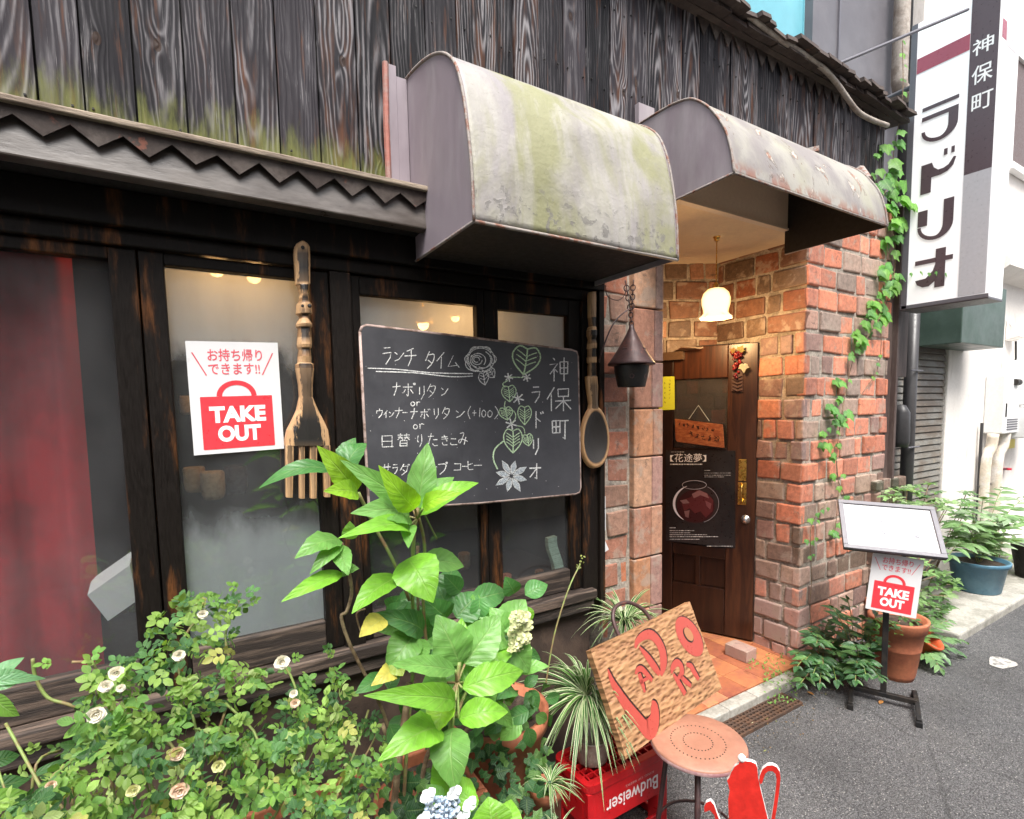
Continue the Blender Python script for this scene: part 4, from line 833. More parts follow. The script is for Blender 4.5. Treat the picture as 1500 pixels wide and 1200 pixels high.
for a in ((735, 265, 82, 200, 560), (735, 265, 72, 150, 330), (735, 268, 60, -60, 210), (720, 272, 45, 100, 400), (715, 270, 30, 0, 330), (712, 268, 17, 60, 380), (750, 270, 52, -40, 120), (695, 290, 48, 60, 200)): cst(curl(*a))
for q in range(0, 360, 60): cst(curl(735+62*cos(radians(q)), 265+52*sin(radians(q)), 30, q-80, q+80))
def heart(cx, cy, w, h, col=CG, tilt=0., wd=1.4, veins=4):
    L = [(0, .42), (-.3, .5), (-.5, .2), (-.38, -.15), (0, -.5)]; 
    rot = lambda u, v: (cx+w*(u*cos(tilt)-v*sin(tilt)), cy-h*(u*sin(tilt)+v*cos(tilt)))
    cst([rot(*p) for p in L], wd, col); cst([rot(-u, v) for u, v in L], wd, col); cst([rot(0, .42), rot(.02, 0), rot(0, -.5)], wd, col)
    for i in range(veins):
        v = .25-.5*i/veins
        cst([rot(0, v-.1), rot(-.2, v+.02), rot(-.36, v+.1)], wd*.7, col); cst([rot(0, v-.1), rot(.2, v+.02), rot(.36, v+.1)], wd*.7, col)
heart(755, 380, 60, 75, CW, .2, 1.2, 2); heart(800, 350, 50, 60, CW, .7, 1.2, 2)
_CK.key = 'leaf_garland_drawing'
heart(1000, 275, 165, 165, CG, -.15, 2.2, 3); heart(902, 468, 85, 95, CG, .1); heart(885, 585, 80, 75, CG, .2); heart(993, 595, 80, 110, CG, 0); heart(925, 745, 110, 140, CG, 0, 1.7); heart(1012, 740, 60, 70, CG, .2)
cst([(870, 560), (930, 570), (940, 610), (910, 650)], 1.5, CG); cst([(900, 370), (985, 372)], 1.5, CG); cst([(895, 390), (865, 410), (880, 430)], 1.6, CG); cst([(870, 745), (820, 790), (810, 850), (835, 910)], 2, CG); cst([(880, 510), (875, 545), (890, 555)], 1.4, CG); cst([(950, 655), (985, 665), (995, 700)], 1.2, CG)
def star(cx, cy, r, n=6, col=CW):
    for k in range(n): q = 2*pi*k/n+.3; cst([(cx, cy), (cx+r*cos(q), cy+r*sin(q))], 2.0, col)
star(900, 372, 26); star(1005, 372, 26); star(955, 495, 36); star(915, 645, 34)
_CK.key = 'flower_drawing'
for k in range(8):
    q = 2*pi*k/8+.25; L = 105 if k % 2 else 92; ax, ay = cos(q), sin(q)
    out = [(915+L*t*ax+s*ay, 950+L*t*ay-s*ax) for t, s in ((.12, 0), (.4, 13), (.65, 15), (1, 0), (.65, -15), (.4, -13))]
    CK.sheet([(zx(a), zy(b)) for a, b in out], cfn, .0008, (.62, .68, .74)); cst(out+[out[0]], 1.2, CW, False)
_CK.key = 'chalk_speck'
for _ in range(46): a, b = U(60, 1290), U(230, 1080); cst([(a, b), (a+U(-3, 3), b+U(-4, 4))], U(.5, 1.1))
for k_, m_ in CKS.items():
    o = build({'heading': 'menu_heading', 'or_word': 'menu_word', 'or_word ': 'menu_word', 'place_name': 'place_lettering', 'shop_name': 'shop_lettering'}.get(k_, 'menu_line' if 'line' in k_ and 'under' not in k_ else k_), m_, M['chalk'], cb, fixn=False)
    if k_ == 'chalk_speck': o['kind'] = 'stuff'
# ---- hanging lantern
L0 = 1.49
lp = lambda px, py: aty(px, py, L0)
top = lp(925, 496); rim = lp(925, 535); r_m = .5*(lp(952, 534).x-lp(898, 534).x)*1.05
cx, cyy = rim.x, L0
lz = lambda py: lp(925, py).z
lan = thing('hanging_lantern', (cx, cyy, lz(568)), 'rusty iron lantern with a cone roof hanging from chains before brick column', 'lantern')
kp = r_m/28*.9; mb = MB(); mb.lathe([(0, lz(475)), (2.5*kp, lz(476)), (3.5*kp, lz(482)), (6.5*kp, lz(490)), (11*kp, lz(500)), (16*kp, lz(511)), (21*kp, lz(521)), (26*kp, lz(530)), (28*kp, lz(533)), (27.5*kp, lz(535)), (18*kp, lz(533))], (cx, cyy, 0), 28); build('lantern_roof', mb, M['rustiron'], lan, smooth=True)
for q in range(4):
    mb = MB(); a = radians(20+90*q); dirv = V((cos(a), sin(a), 0)); tn = V((-sin(a), cos(a), 0)); c = V((cx, cyy, lz(515)))+dirv*17*kp
    mb.hexa([c+tn*-.011+V((0,0,-.012)), c+tn*.011+V((0,0,-.012)), c+tn*.008-dirv*.025+V((0,0,-.01)), c+tn*-.008-dirv*.025+V((0,0,-.01)), c+tn*-.010+V((0,0,.008)), c+tn*.010+V((0,0,.008)), c+tn*.004-dirv*.02+V((0,0,.024)), c+tn*-.004-dirv*.02+V((0,0,.024))]); build('roof_vent', mb, M['rustiron'], lan)
rb = 20.5*kp; mb = MB(); mb.lathe([(rb, lz(536)), (rb*.98, lz(545)), (rb*.80, lz(566)), (rb*.78, lz(567)), (rb*.7, lz(567))], (cx, cyy, 0), 24); build('lantern_body', mb, M['iron'], lan, smooth=True)
mb = MB()
for q in (-2.3, -1.3, -.4): 
    a = q; c = V((cx+rb*.88*cos(a), cyy+rb*.88*sin(a), lz(552))); mb.lathe([(.004, .002), (.009, .003), (.010, -.002)], c, 12, rot=V((cos(a), sin(a), -.2)).to_track_quat('Z', 'Y').to_matrix())
build('rosette', mb, M['rustiron'], lan)
mb = MB()
def chain(p, q, n, r=.008):
    p, q = V(p), V(q)
    for i in range(n):
        c = p.lerp(q, (i+.5)/n); L = (q-p).length/n*.66; ax = (q-p).normalized(); s = ax.orthogonal().normalized(); s = s if i % 2 else ax.cross(s)
        pts = [c+ax*L*cos(t)+s*r*sin(t) for t in [2*pi*k/12 for k in range(13)]]; mb.tube(pts, .0022, 5)
ztop = 1.975
chain((cx, cyy, lz(478)), (cx-.004, cyy, lz(452)), 4); chain((cx-.004, cyy, lz(454)), (cx-.012, cyy+.02, ztop), 6, .010); chain((cx+.002, cyy, lz(452)), (cx+.010, cyy, ztop), 6, .009)
build('chain', mb, M['rustiron'], lan, smooth=True)
mb = MB(); mb.tube(smoothpts([tuple(lp(922, 452)), tuple(lp(905, 466)), tuple(lp(893, 485)), tuple(lp(880, 520)), tuple(aty(878, 531, 1.56))], 4), .0028, 6); mb.tube(smoothpts([tuple(lp(887, 418)), tuple(lp(890, 434)), tuple(lp(905, 440)), tuple(lp(915, 432)), tuple(lp(918, 418))], 4), .0018, 5)
build('wire', mb, M['rustiron'], lan)
# sticker strips on the column edge
mb = MB(); a, b = aty(879, 728, 1.578), aty(887, 777, 1.578); mb.box(a.x, b.x, 1.577, 1.579, b.z, a.z); o = build('sticker_strip', mb, M['paper'], label='narrow white printed strip stuck at the edge of the brick column', cat='sticker')
mb = MB(); fn = lambda u, v, d: aty(u, v, 1.578-d); mb.prism([(879, 786), (885, 789), (892, 805), (883, 811), (882, 824), (879, 822)], fn, -.002, 0); build('torn_paper', mb, M['paper'], label='torn white paper scrap curling from the window post', cat='paper')
mb = MB()
for k in range(9): a = aty(U(880, 886), 732+k*5+U(-1, 1), 1.5765); mb.obox(a, (U(.001, .004), 0, 0), (0, .0002, 0), (0, 0, .0015), random.choice([(.5, .05, .05), (.05, .05, .1), (.1, .1, .1)]))
build('print', mb, M['ink'], o)
# ================================================================== doorway things
# pendant lamp
pc = atz(1050, 347, 2.375)
pl = thing('pendant_lamp', pc, 'lit milk glass pendant lamp with a frilled rim hanging in the doorway', 'lamp')
pz_ = lambda py: aty(1050, py, pc.y).z; sx = depth(pc)/FX
mb = MB(); mb.lathe([(.0, pz_(353)), (.012, pz_(353)), (.014, pz_(350)), (.020, pz_(346)), (.022, 2.374)], (pc.x, pc.y, 0), 16); build('ceiling_rose', mb, M['brass'], pl, smooth=True)
mb = MB(); mb.tube([(pc.x, pc.y, 2.375), (pc.x, pc.y, pz_(418))], .003, 6); build('cord', mb, M['brass'], pl)
mb = MB(); mb.lathe([(.006, pz_(414)), (.016, pz_(418)), (.018, pz_(425)), (.013, pz_(427))], (pc.x, pc.y, 0), 14); build('lamp_holder', mb, M['brass'], pl, smooth=True)
def wob(q, t): return 1 + (.07*sin(8*q) if t > .75 else .02*sin(8*q)*t)
mb = MB(); mb.lathe([(a*sx, pz_(b)) for a, b in ((4, 422), (12, 424), (18, 430), (20.5, 438), (20, 447), (18, 454), (17.5, 459), (20, 463), (23.5, 466), (22.5, 467))], (pc.x, pc.y, 0), 64, wob=wob); build('lamp_shade', mb, M['lampglass'], pl, smooth=True)
ld = bpy.data.lights.new('lamp_light', 'POINT'); ld.energy = 7.5; ld.color = (1, .60, .27); ld.shadow_soft_size = .05
lo = bpy.data.objects.new('lamp_light', ld); COL.objects.link(lo); lo.parent = pl; lo.location = (0, 0, pz_(470)-2.375-.04)
# door ornaments
dz = lambda px, py, d=0.: atp(px, py, DO+DN*d, DN)
mb = MB(); fnd = lambda u, v, d: dfn(u, v, -d)
mb.prism([(.107, .630), (.531, .626), (.534, 1.216), (.115, 1.226)], lambda u, v, d: dfn(u, v, -d), .004, .006)
po = build('wine_poster', mb, gen('black_poster', (.012, .011, .012), (.022, .02, .021), sc=3, rough=.35, bump=.0, var=.03), label='black poster with a wine glass picture on the door', cat='poster')
ink = MB(); pf = lambda px, py, d: dz(px, py, .0066+d)
g = MB()
q5 = lambda x, y: (950+x/3.159, 480+y/3.159)
gl = [q5(200+105*cos(t), 835+85*sin(t)) for t in [2*pi*i/40 for i in range(40)]]
pr_ = lambda pts, c, d=0.: ink.sheet([q5(*p) for p in pts], pf, d, tuple(x*.5 for x in c))
GX, GY = 222, 815
ell = lambda cx, cy, a, b, t0=0, t1=360, n=36: [(cx+a*cos(radians(t0+(t1-t0)*i/n)), cy+b*sin(radians(t0+(t1-t0)*i/n))) for i in range(n+1)]
pr_(ell(GX, GY, 106, 92), (.05, .035, .035)); 
pr_(ell(GX-4, GY+12, 88, 76), (.07, .012, .016), .0002)
pr_([(150, 800), (195, 785), (225, 750), (270, 765), (300, 800), (296, 850), (265, 880), (240, 850), (215, 860), (190, 835), (165, 850)], (.19, .035, .04), .0004)
pr_([(200, 770), (235, 752), (270, 768), (280, 790), (240, 775), (210, 790)], (.46, .22, .22), .0006); pr_([(145, 800), (175, 795), (190, 812), (160, 815)], (.45, .25, .25), .0006); pr_([(262, 800), (292, 815), (285, 842), (268, 825)], (.36, .12, .13), .0006); pr_([(165, 850), (190, 845), (185, 880), (170, 875)], (.40, .2, .2), .0006)
ribbon(ink, [q5(*p) for p in ell(GX, GY, 104, 90, 125, 245, 20)], [.4+3.2*sin(pi*i/20) for i in range(21)], pf, .0008, (.72, .72, .78))
ribbon(ink, [q5(*p) for p in ell(GX-10, 728, 56, 20, 0, 360, 30)], .7, pf, .0008, (.45, .43, .46)); ribbon(ink, [q5(*p) for p in ell(GX, GY, 103, 90, -60, 70, 20)], .6, pf, .0008, (.3, .28, .3))
ch_ = [(100, 590, 118, 620, '【'), (120, 583, 160, 622, '花'), (164, 583, 204, 622, '途'), (208, 583, 247, 622, '夢'), (249, 590, 267, 620, '】')]
for x0, y0, x1, y1, s in ch_:
    a, b = q5(x0, y1), q5(x1, y0); text(ink, s, pf, a[0], b[0], a[1], b[1], .0008, .0, (.82, .82, .82))
def lines(x0, x1, ys, h, c=(.42, .42, .42)):
    for y, f in ys:
        x = x0
        while x < x0+(x1-x0)*f:
            l = U(5, 14); a, b = q5(x, y+h), q5(min(x+l, x1), y); ink.sheet([(a[0], a[1]), (b[0], a[1]), (b[0], b[1]), (a[0], b[1])], pf, .0008, jit(c, .4)); x += l+U(1, 3)
lines(104, 200, [(574, .6)], 3); lines(100, 250, [(630, 1)], 5, (.6, .6, .6)); lines(258, 380, [(660, .2), (672, .98), (682, 1), (690, .7)], 2.2); lines(98, 322, [(925, .1), (938, .5), (948, .4), (957, .75), (966, 1), (978, .6)], 3, (.5, .5, .5)); lines(270, 390, [(1010, 1)], 3)
build('print', ink, M['ink'], po, fixn=False)
mb = MB(); mb.prism([dd for dd in ((988.3, 613.5), (1059, 622), (1060.5, 640), (1061.3, 656), (1058, 656.5), (992, 647.5), (989.5, 644))], lambda u, v, d: dz(u, v, d), .010, .022)
pq = build('door_plaque', mb, gen('red_brown_wood', (.24, .065, .025), (.36, .13, .05), sc=12, rough=.4, bump=.2, st=(2, 2, 6)), label='small red-brown wooden plaque with carved letters hanging on the door window', cat='plaque', bevel=.003)
ink = MB(); pf2 = lambda u, v, d: dz(u, v, .0228+d)
qp = lambda x, y: (975+x/15, 600+y/15)
for s, x0, y0, x1, y1 in (('か', 270, 290, 345, 360), ('っ', 360, 310, 430, 370), ('く', 455, 310, 520, 400), ('ま', 570, 330, 640, 420), ('て', 680, 350, 745, 440), ('く', 800, 370, 860, 450), ('だ', 890, 390, 960, 470), ('さ', 1000, 410, 1080, 490), ('コ', 500, 480, 600, 600), ('メ', 630, 510, 740, 640), ('ン', 780, 540, 880, 660), ('ト', 930, 560, 1000, 690), ('を', 1060, 570, 1200, 710)):
    a, b = qp(x0, y1), qp(x1, y0); squig(ink, pf2, a[0], b[0], b[1], a[1], .9, (.03, .012, .01), 3, 0)
build('lettering', ink, M['ink'], pq, fixn=False)
mb = MB(); pk = dz(1023, 594, .008); mb.tube([dz(1009, 614, .014), pk, dz(1039, 617, .014)], .0022, 5); build('hanging_string', mb, gen('pale_string', (.45, .5, .48), rough=.8), pq)
mb = MB(); mb.prism([(965.5, 552), (988, 551.5), (988.5, 600), (965, 601)], lambda u, v, d: dz(u, v, d), .003, .0045); nt_ = build('note', mb, gen('yellow_green_paper', (.62, .72, .05), rough=.7, bump=.05, var=.06), label='yellow-green paper note stuck on the dark door edge', cat='note')
ink = MB()
for c_, (x, ys) in enumerate(((981, range(556, 582, 5)), (974, range(560, 594, 7)))):
    for y in ys: squig(ink, lambda u, v, d: dz(u, v, .005+d), x-1.3, x+1.3, y, y+3.2, .5, (.10, .12, .03), 2, 0)
build('lettering', ink, M['ink'], nt_, fixn=False)
# grape ornament
gc = dz(1081, 545, .03); go = thing('grape_ornament', gc, 'bunch of dark red ornamental grapes with a pale leaf on the door', 'ornament')
mb = MB()
import itertools
bm = bmesh.new(); bmesh.ops.create_icosphere(bm, subdivisions=2, radius=1); icv = [v.co.copy() for v in bm.verts]; icf = [tuple(v.index for v in f.verts) for f in bm.faces]; bm.free()
def sph(mb, c, r, col=(1, 1, 1), sq=(1, 1, 1)): mb.add([V(c)+V((v.x*r*sq[0], v.y*r*sq[1], v.z*r*sq[2])) for v in icv], icf, col)
for k in range(44):
    t = R(); py = 515+40*t; wpx = 8*(1-.55*t); c = dz(1079+U(-wpx, wpx), py, .016+U(0, .022)); sph(mb, c, U(.0075, .0095), random.choice([(.16, .012, .015), (.10, .008, .012), (.22, .02, .02)]))
build('grape', mb, gen('berry', (1, 1, 1), attr=True, rough=.18, bump=0, var=.1), go, smooth=True)['kind'] = 'stuff'
mb = MB()
def lobed(mb, c, up, nrm, size, col, tilt=0, lobes=3, seed=0):
    up = V(up).normalized(); nrm = V(nrm).normalized(); side = up.cross(nrm).normalized(); up = nrm.cross(side).normalized() if nrm.cross(side).dot(up) > 0 else -nrm.cross(side).normalized()
    o = [(0, -.10), (-.16, -.22), (-.42, -.12), (-.50, .14), (-.62, .30), (-.36, .34), (-.24, .46), (-.14, .66), (0, .86)]
    o = o + [(-x, y) for x, y in reversed(o[1:-1])]; k = U(.9, 1.1)
    vs = [c]; uv = [(.5, .12)]
    for x, y in o: vs.append(c+side*(x*size*k)+up*((y+.1)*size)+nrm*(-.22*abs(x)*size - .12*size*y*y)); uv.append((.5+x*.8, y+.2))
    n = len(o); mb.add(vs, [(0, i+1, (i+1) % n+1) for i in range(n)], col, uv)
for a_ in ((dz(1089, 534, .05), (0.1, 0, -1), DN, .052, (.62, .60, .45)), (dz(1083, 514, .05), (.6, 0, .4), DN, .04, (.30, .26, .08)), (dz(1076, 514, .05), (-.6, .3, .2), DN, .035, (.25, .16, .05))): mb = MB(); lobed(mb, *a_); build('leaf', mb, M['leaf'], go)
mb = MB(); mb.prism([(1072, 545), (1088, 545), (1088, 574), (1071, 573)], lambda u, v, d: dz(u, v, d), .003, .012)
for k in range(5): a = dz(1073, 550+k*5, .014); b = dz(1087, 551+k*5, .014); mb.tube([a, dz(1080, 553+k*5, .018), b], .004, 6)
build('woven_back', mb, gen('dark_weave', (.05, .02, .015), rough=.5, bump=.3, bsc=200), go)
# brick door stop
bk = thing('loose_brick', (2.58, 1.79, .058), 'loose brown brick lying on the tiled step before the door', 'brick')
mb = MB(); A = atz(1062, 958, .06); B = atz(1094, 972, .06); e = (B-A); e.z = 0; L = e.length; e.normalize(); n2 = V((-e.y, e.x, 0)); n2 = n2 if n2.dot(V((1, 1, 0))) > 0 else -n2
c = A+e*L/2+n2*.045; c.z = .059+.033; mb.obox(c, e*(L/2), n2*.048, (0, 0, .033), (.22, .105, .06)); o = build('brick_body', mb, M['brick'], bk, bevel=.004)
# doorbell-free wall; light box sign
SX = 3.75
sg = thing('light_box_sign', (SX, 1.55, 2.05), 'tall white light box sign with vertical Japanese lettering projecting beside the pillar', 'sign')
s1 = atx(1447, 435, SX).y; s0 = atx(1321, 440, SX).y; zb = atx(1325, 452, SX).z; xe = aty(1468, 440, s1).x
zt = 3.72
mb = MB(); mb.box(SX, xe, s1, s0, zb, zt); build('casing', mb, M['signwhite'], sg, bevel=.004)
mb = MB(); mb.box(SX-.006, SX-.001, s0-.028, s0+.004, zb-.004, zt); mb.box(SX-.006, SX-.001, s1-.004, s0, zb-.006, zb+.016); mb.box(SX, xe, s1-.003, s0+.004, zb-.012, zb-.002); build('edge_trim', mb, M['lightmetal'], sg, bevel=.001)
ink = MB(); sf = lambda u, v, d: V((SX-.003-d, u, v)); Z3 = lambda x, y: (1180+x/4.6875, y/4.6875)
def spx(px, py): p = atx(px, py, SX); return (p.y, p.z)
DKc = (.085, .06, .07)
yl = spx(1420, 40)[0]; yr = spx(1462, 30)[0]; yl2 = spx(1415, 256)[0]; zl = spx(1415, 256)[1]; zr = spx(1455, 245)[1]
yl = (yl+yl2)/2; yr = s1+.0; zst = (zl+zr)/2
ink.sheet([(yl, zst), (yl, zt), (yr+.012, zt), (yr+.012, zst)], sf, 0, DKc)
ink.sheet([(yl, zb+.02), (yl, zst), (yr+.012, zst), (yr+.012, zb+.02)], sf, 0, (.42, .42, .45))
zr1 = (spx(1343, 108)[1]+spx(1419, 76)[1])/2; zr0 = spx(1343, 86)[1]; zr0 = (zr0+spx(1419, 53)[1])/2
ink.sheet([(s0-.03, zr1), (s0-.03, zr0), (yl+.002, zr0), (yl+.002, zr1)], sf, 0, (.32, .075, .11))
def sbox(s, x0, y0, x1, y1, bold, c):
    a = spx(x0, y1); b = spx(x1, y0); text(ink, s, sf, a[0], b[0], a[1], b[1], .0006, bold, c)
wc = (.82, .82, .82)
def zbox(x0, y0, x1, y1): return (*Z3(x0, y0), *Z3(x1, y1))
for s, (xa_, ya_, xb_, yb_) in (('神', (1147, 255, 1297, 365)), ('保', (1140, 440, 1290, 565)), ('町', (1140, 635, 1290, 750))):
    x0, y0, x1, y1 = zbox(xa_, ya_, xb_, yb_); ym = (spx(x0, y1)[0], spx(x1, y0)[0]); zc = spx((x0+x1)/2, (y0+y1)/2)[1]; hh = .5*(spx((x0+x1)/2, y0)[1]-spx((x0+x1)/2, y1)[1])
    text(ink, s, sf, ym[0], ym[1], zc-hh, zc+hh, .0006, .008, wc)
# stylised katakana, thick verticals and thin horizontals; unit box -> sign plane
Z4 = lambda x, y: (1300+x/4.8, 220+y/4.8)
def bigk(polys, ul, ur, z0, z1):
    for k_, pl_ in enumerate(polys): ink.sheet([(ul+(ur-ul)*u, z0+(z1-z0)*v) for u, v in pl_], sf, .0006+.0003*k_, DKc)
def hook(x_out_l, x_in_r, x_out_r, ytop, ymid, ybot, tail=.10):
    out = [(x_out_r, ytop), (x_out_r, ymid)]; cx = (x_out_r+x_out_l)/2; rx_ = (x_out_r-x_out_l)/2; ry = ymid-ybot
    o = [(cx+rx_*cos(radians(a)), ymid+ry*sin(radians(a))) for a in range(0, -181, -12)]
    th = x_out_r-x_in_r
    i_ = [(cx+(x_in_r-cx)*cos(radians(a)) if a > -90 else cx+(rx_-tail*(1-(a+90)/-90*.0))*cos(radians(a)), ymid+(ry-tail)*sin(radians(a))) for a in range(-180, 1, 12)]
    return out[:1]+o+i_+[(x_in_r, ytop)]
yL = (spx(1352, 175)[0]+spx(1340, 410)[0])/2; yR = (spx(1404, 150)[0]+spx(1399, 300)[0])/2
zz = lambda px, py: spx(px, py)[1]
z_a1 = zz(1380, 148); z_a0 = zz(1375, 206)
bigk([[(0, .90), (1, .90), (1, 1), (0, 1)], [(0, .64), (0, .75), (1, .75), (1, .38), (.74, .38), (.74, .64)], hook(.0, .74, 1.0, .40, .36, .0)], yL, yR, z_a0, z_a1)
z_b1 = zz(1385, 218); z_b0 = zz(1357, 284)
cres = [(.30+.70*0, .52)]
bigk([[(.04, .0), (.34, .0), (.34, .76), (.04, .76)], [(.34, .76), (.40, .62), (.52, .53), (.66, .53), (.80, .58), (.93, .74), (1.0, .72), (.93, .53), (.78, .42), (.60, .38), (.34, .38)], [(.66, .84), (.76, .84), (.76, 1.0), (.66, 1.0)], [(.86, .84), (.95, .84), (.95, 1.0), (.86, 1.0)]], yL, yR, z_b0, z_b1)
z_c1 = zz(1390, 290); z_c0 = zz(1365, 352)
bigk([[(.0, .42), (.28, .42), (.28, .84), (.0, .84)], [(.72, 1), (1, 1), (1, .40), (.72, .40)], hook(.0, .72, 1.0, .42, .40, .0)], yL, yR, z_c0, z_c1)
z_d1 = zz(1380, 363); z_d0 = zz(1372, 421)
bigk([[(.56, .0), (.84, .0), (.84, 1.0), (.56, 1.0)], [(-.02, .66), (1.04, .66), (1.04, .78), (-.02, .78)], [(.58, .66), (.50, .45), (.3, .28), (.0, .26), (.06, .14), (.22, .06), (.40, .06), (.58, .18)]], yL, yR, z_d0, z_d1)
ink2 = MB(); ef = lambda u, v, d: V((u, s1-.0012-d, v))
ink2.sheet([(SX, zr1-.01), (SX, zr0), (SX+(xe-SX)*.28, zr0), (SX+(xe-SX)*.28, zr1-.01)], ef, 0, (.32, .075, .11)); ink2.sheet([(SX+(xe-SX)*.3, zr1-.03), (SX+(xe-SX)*.3, zr0-.02), (xe-.002, zr0-.02), (xe-.002, zr1-.03)], ef, 0, (.52, .48, .49))
build('lettering', ink, M['ink'], sg, fixn=False); build('end_stripe', ink2, M['ink'], sg, fixn=False)
mb = MB(); br0 = aty(1203, 104, 1.56); br1 = V((SX+.02, spx(1415, 14)[0], spx(1415, 14)[1])); br1 = atx(1418, 14, SX-.02); mb.tube([br0, br1], .008, 8); mb.obox(aty(1196, 107, 1.57), (.03, 0, 0), (0, .008, 0), (0, 0, .010)); mb.tube([(SX+.05, s0, 2.7), (SX+.05, 1.95, 2.7)], .015, 8); mb.tube([(SX+.05, s0, 3.4), (SX+.05, 1.95, 3.4)], .015, 8)
build('stay_rod', mb, M['lightmetal'], sg)
# ================================================================== street furniture
def frame3(p0, n, tl, tr, bl):
    """unproject three corners on the plane (p0, n) -> quad frame fn and size"""
    a, b, c = atp(*tl, p0, n), atp(*tr, p0, n), atp(*bl, p0, n); return quadfn(a, b, c), (b-a).length, (a-c).length
# ---- stool
SC = V((1.285, 1.047, .45)); SR = .146
stl = thing('round_stool', (SC.x, SC.y, 0), 'round salmon pink metal stool with dotted rings on its seat', 'stool')
mb = MB(); mb.lathe([(0, .0), (SR*.5, .0005), (SR*.97, -.001), (SR*.995, -.005), (SR, -.012), (SR*.99, -.018), (SR*.95, -.02), (0, -.02)], SC, 56); build('seat', mb, M['stool'], stl, smooth=True)
mb = MB(); mb.lathe([(SR*1.0, -.007), (SR*1.012, -.012), (SR*1.0, -.018)], SC, 56); build('seat_rim', mb, gen('mauve_rim', (.30, .15, .16), (.42, .27, .26), sc=20, rough=.5, bump=.2), stl, smooth=True)
mb = MB()
for rr, n in ((.044, 26), (.082, 40)):
    for i in range(n): q = 2*pi*i/n; mb.lathe([(0, .0012), (.0021, .0012), (.0021, -.001)], SC+V((rr*cos(q)-.008, rr*sin(q)-.006, 0)), 8)
build('seat_hole', mb, M['black'], stl)['kind'] = 'stuff'
for q in (40, 130, 220, 310):
    a = radians(q); mb = MB(); mb.tube([SC+V((.09*cos(a), .09*sin(a), -.02)), V((SC.x+.115*cos(a), SC.y+.115*sin(a), .2)), V((SC.x+.14*cos(a), SC.y+.14*sin(a), 0))], .008, 8); build('leg', mb, M['rustiron'], stl, smooth=True)
mb = MB(); pts = [V((SC.x+.121*cos(t), SC.y+.121*sin(t), .15)) for t in [2*pi*i/32 for i in range(33)]]; mb.tube(pts, .0045, 6); build('foot_ring', mb, M['rustiron'], stl, smooth=True)
# ---- carved board on the stool
az, el = radians(8), radians(24); n = V((sin(az)*cos(el), -cos(az)*cos(el), sin(el))); p0 = atz(985, 1058, .455)
bfn, BW, BH = frame3(p0, n, (862, 952), (1008, 880), (917, 1112)); BW = .561; BH = .322
wbd = thing('carved_sign_board', bfn(BW/2, 0, -.01), 'gouged wooden sign board with carved red letters leaning on the pink stool', 'sign board')
mb = MB(); ol = []
for (x0, y0), (x1, y1) in (((0, 0), (BW, 0)), ((BW, 0), (BW, BH)), ((BW, BH), (0, BH)), ((0, BH), (0, 0))):
    for k in range(9): t = k/9; ol.append((x0+(x1-x0)*t+U(-.002, .002), y0+(y1-y0)*t+U(-.002, .002)))
mb.prism(ol, bfn, -.024, 0, uv=True); build('board', mb, M['signwood'], wbd, bevel=.004)
b0 = bfn(0, 0, 0); bX = (bfn(1, 0, 0)-b0); bY = (bfn(0, 1, 0)-b0)
def bz(x, y): p = atp(850+x/4.614, 860+y/4.614, b0, n); return ((p-b0).dot(bX), (p-b0).dot(bY))
mpp = .56/690     # metres per zoom pixel, roughly
letters = [([(185, 555), (215, 640), (260, 720), (320, 810), (385, 890), (430, 945), (462, 962), (488, 930), (503, 870), (497, 800), (482, 770)], [6, 26, 38, 46, 50, 56, 74, 66, 50, 40, 8]),
 ([(372, 590), (385, 560), (410, 553), (440, 580), (485, 632)], [10, 20, 24, 24, 18]), ([(395, 585), (415, 640), (435, 712)], [20, 22, 12]), ([(402, 648), (430, 630), (455, 615)], 13),
 ([(398, 405), (450, 470), (500, 540), (535, 590)], [10, 30, 34, 22]), ([(370, 412), (385, 365), (430, 328), (480, 325), (525, 370), (555, 440), (560, 520), (545, 600)], [12, 24, 34, 42, 44, 44, 40, 12]),
 ([(628, 590), (665, 650), (708, 725)], [14, 26, 24]), ([(615, 585), (622, 545), (650, 512), (678, 530), (685, 580), (660, 618)], [10, 24, 30, 28, 26, 14]), ([(678, 605), (712, 640), (748, 668)], [18, 24, 16]),
 ([(715, 525), (745, 535), (765, 570), (800, 625)], [14, 26, 28, 20])]
dk = MB(); rd = MB()
LR = (.36, .06, .045); LD = (.025, .01, .008)
for pts, ws in letters:
    p = smoothpts([bz(*q) for q in pts], 4); nn = len(pts)
    if isinstance(ws, list): w2 = smoothpts([(q, 0) for q in ws], 4); w2 = [q[0]*mpp for q in w2]
    else: w2 = ws*mpp
    ribbon(rd, p, w2, bfn, .0012, LR)
    off = [(u+.0052, v+.0028) for u, v in p]; w3 = [q+.0024 for q in w2] if isinstance(w2, list) else w2+.002
    ribbon(dk, off, w3, bfn, .0006, LD)
oe = lambda cx, cy, a, b, t, k=0.: [bz(cx+a*cos(q)*cos(t)-b*sin(q)*sin(t), cy+a*cos(q)*sin(t)+b*sin(q)*cos(t)) for q in [2*pi*i/40 for i in range(40)]]
T = radians(-28)
rd.sheet(oe(735, 335, 72, 148, T), bfn, .0012, LR); dk.sheet([(u+.004, v+.002) for u, v in oe(735, 335, 73, 149, T)], bfn, .0006, LD)
dk.sheet(oe(728, 325, 28, 56, T), bfn, .0018, LD); rd.sheet([(u+.003, v+.002) for u, v in oe(728, 325, 24, 50, T)], bfn, .0024, (.33, .15, .07))
build('letter_paint', rd, M['ink'], wbd, fixn=False); build('letter_groove', dk, M['ink'], wbd, fixn=False)
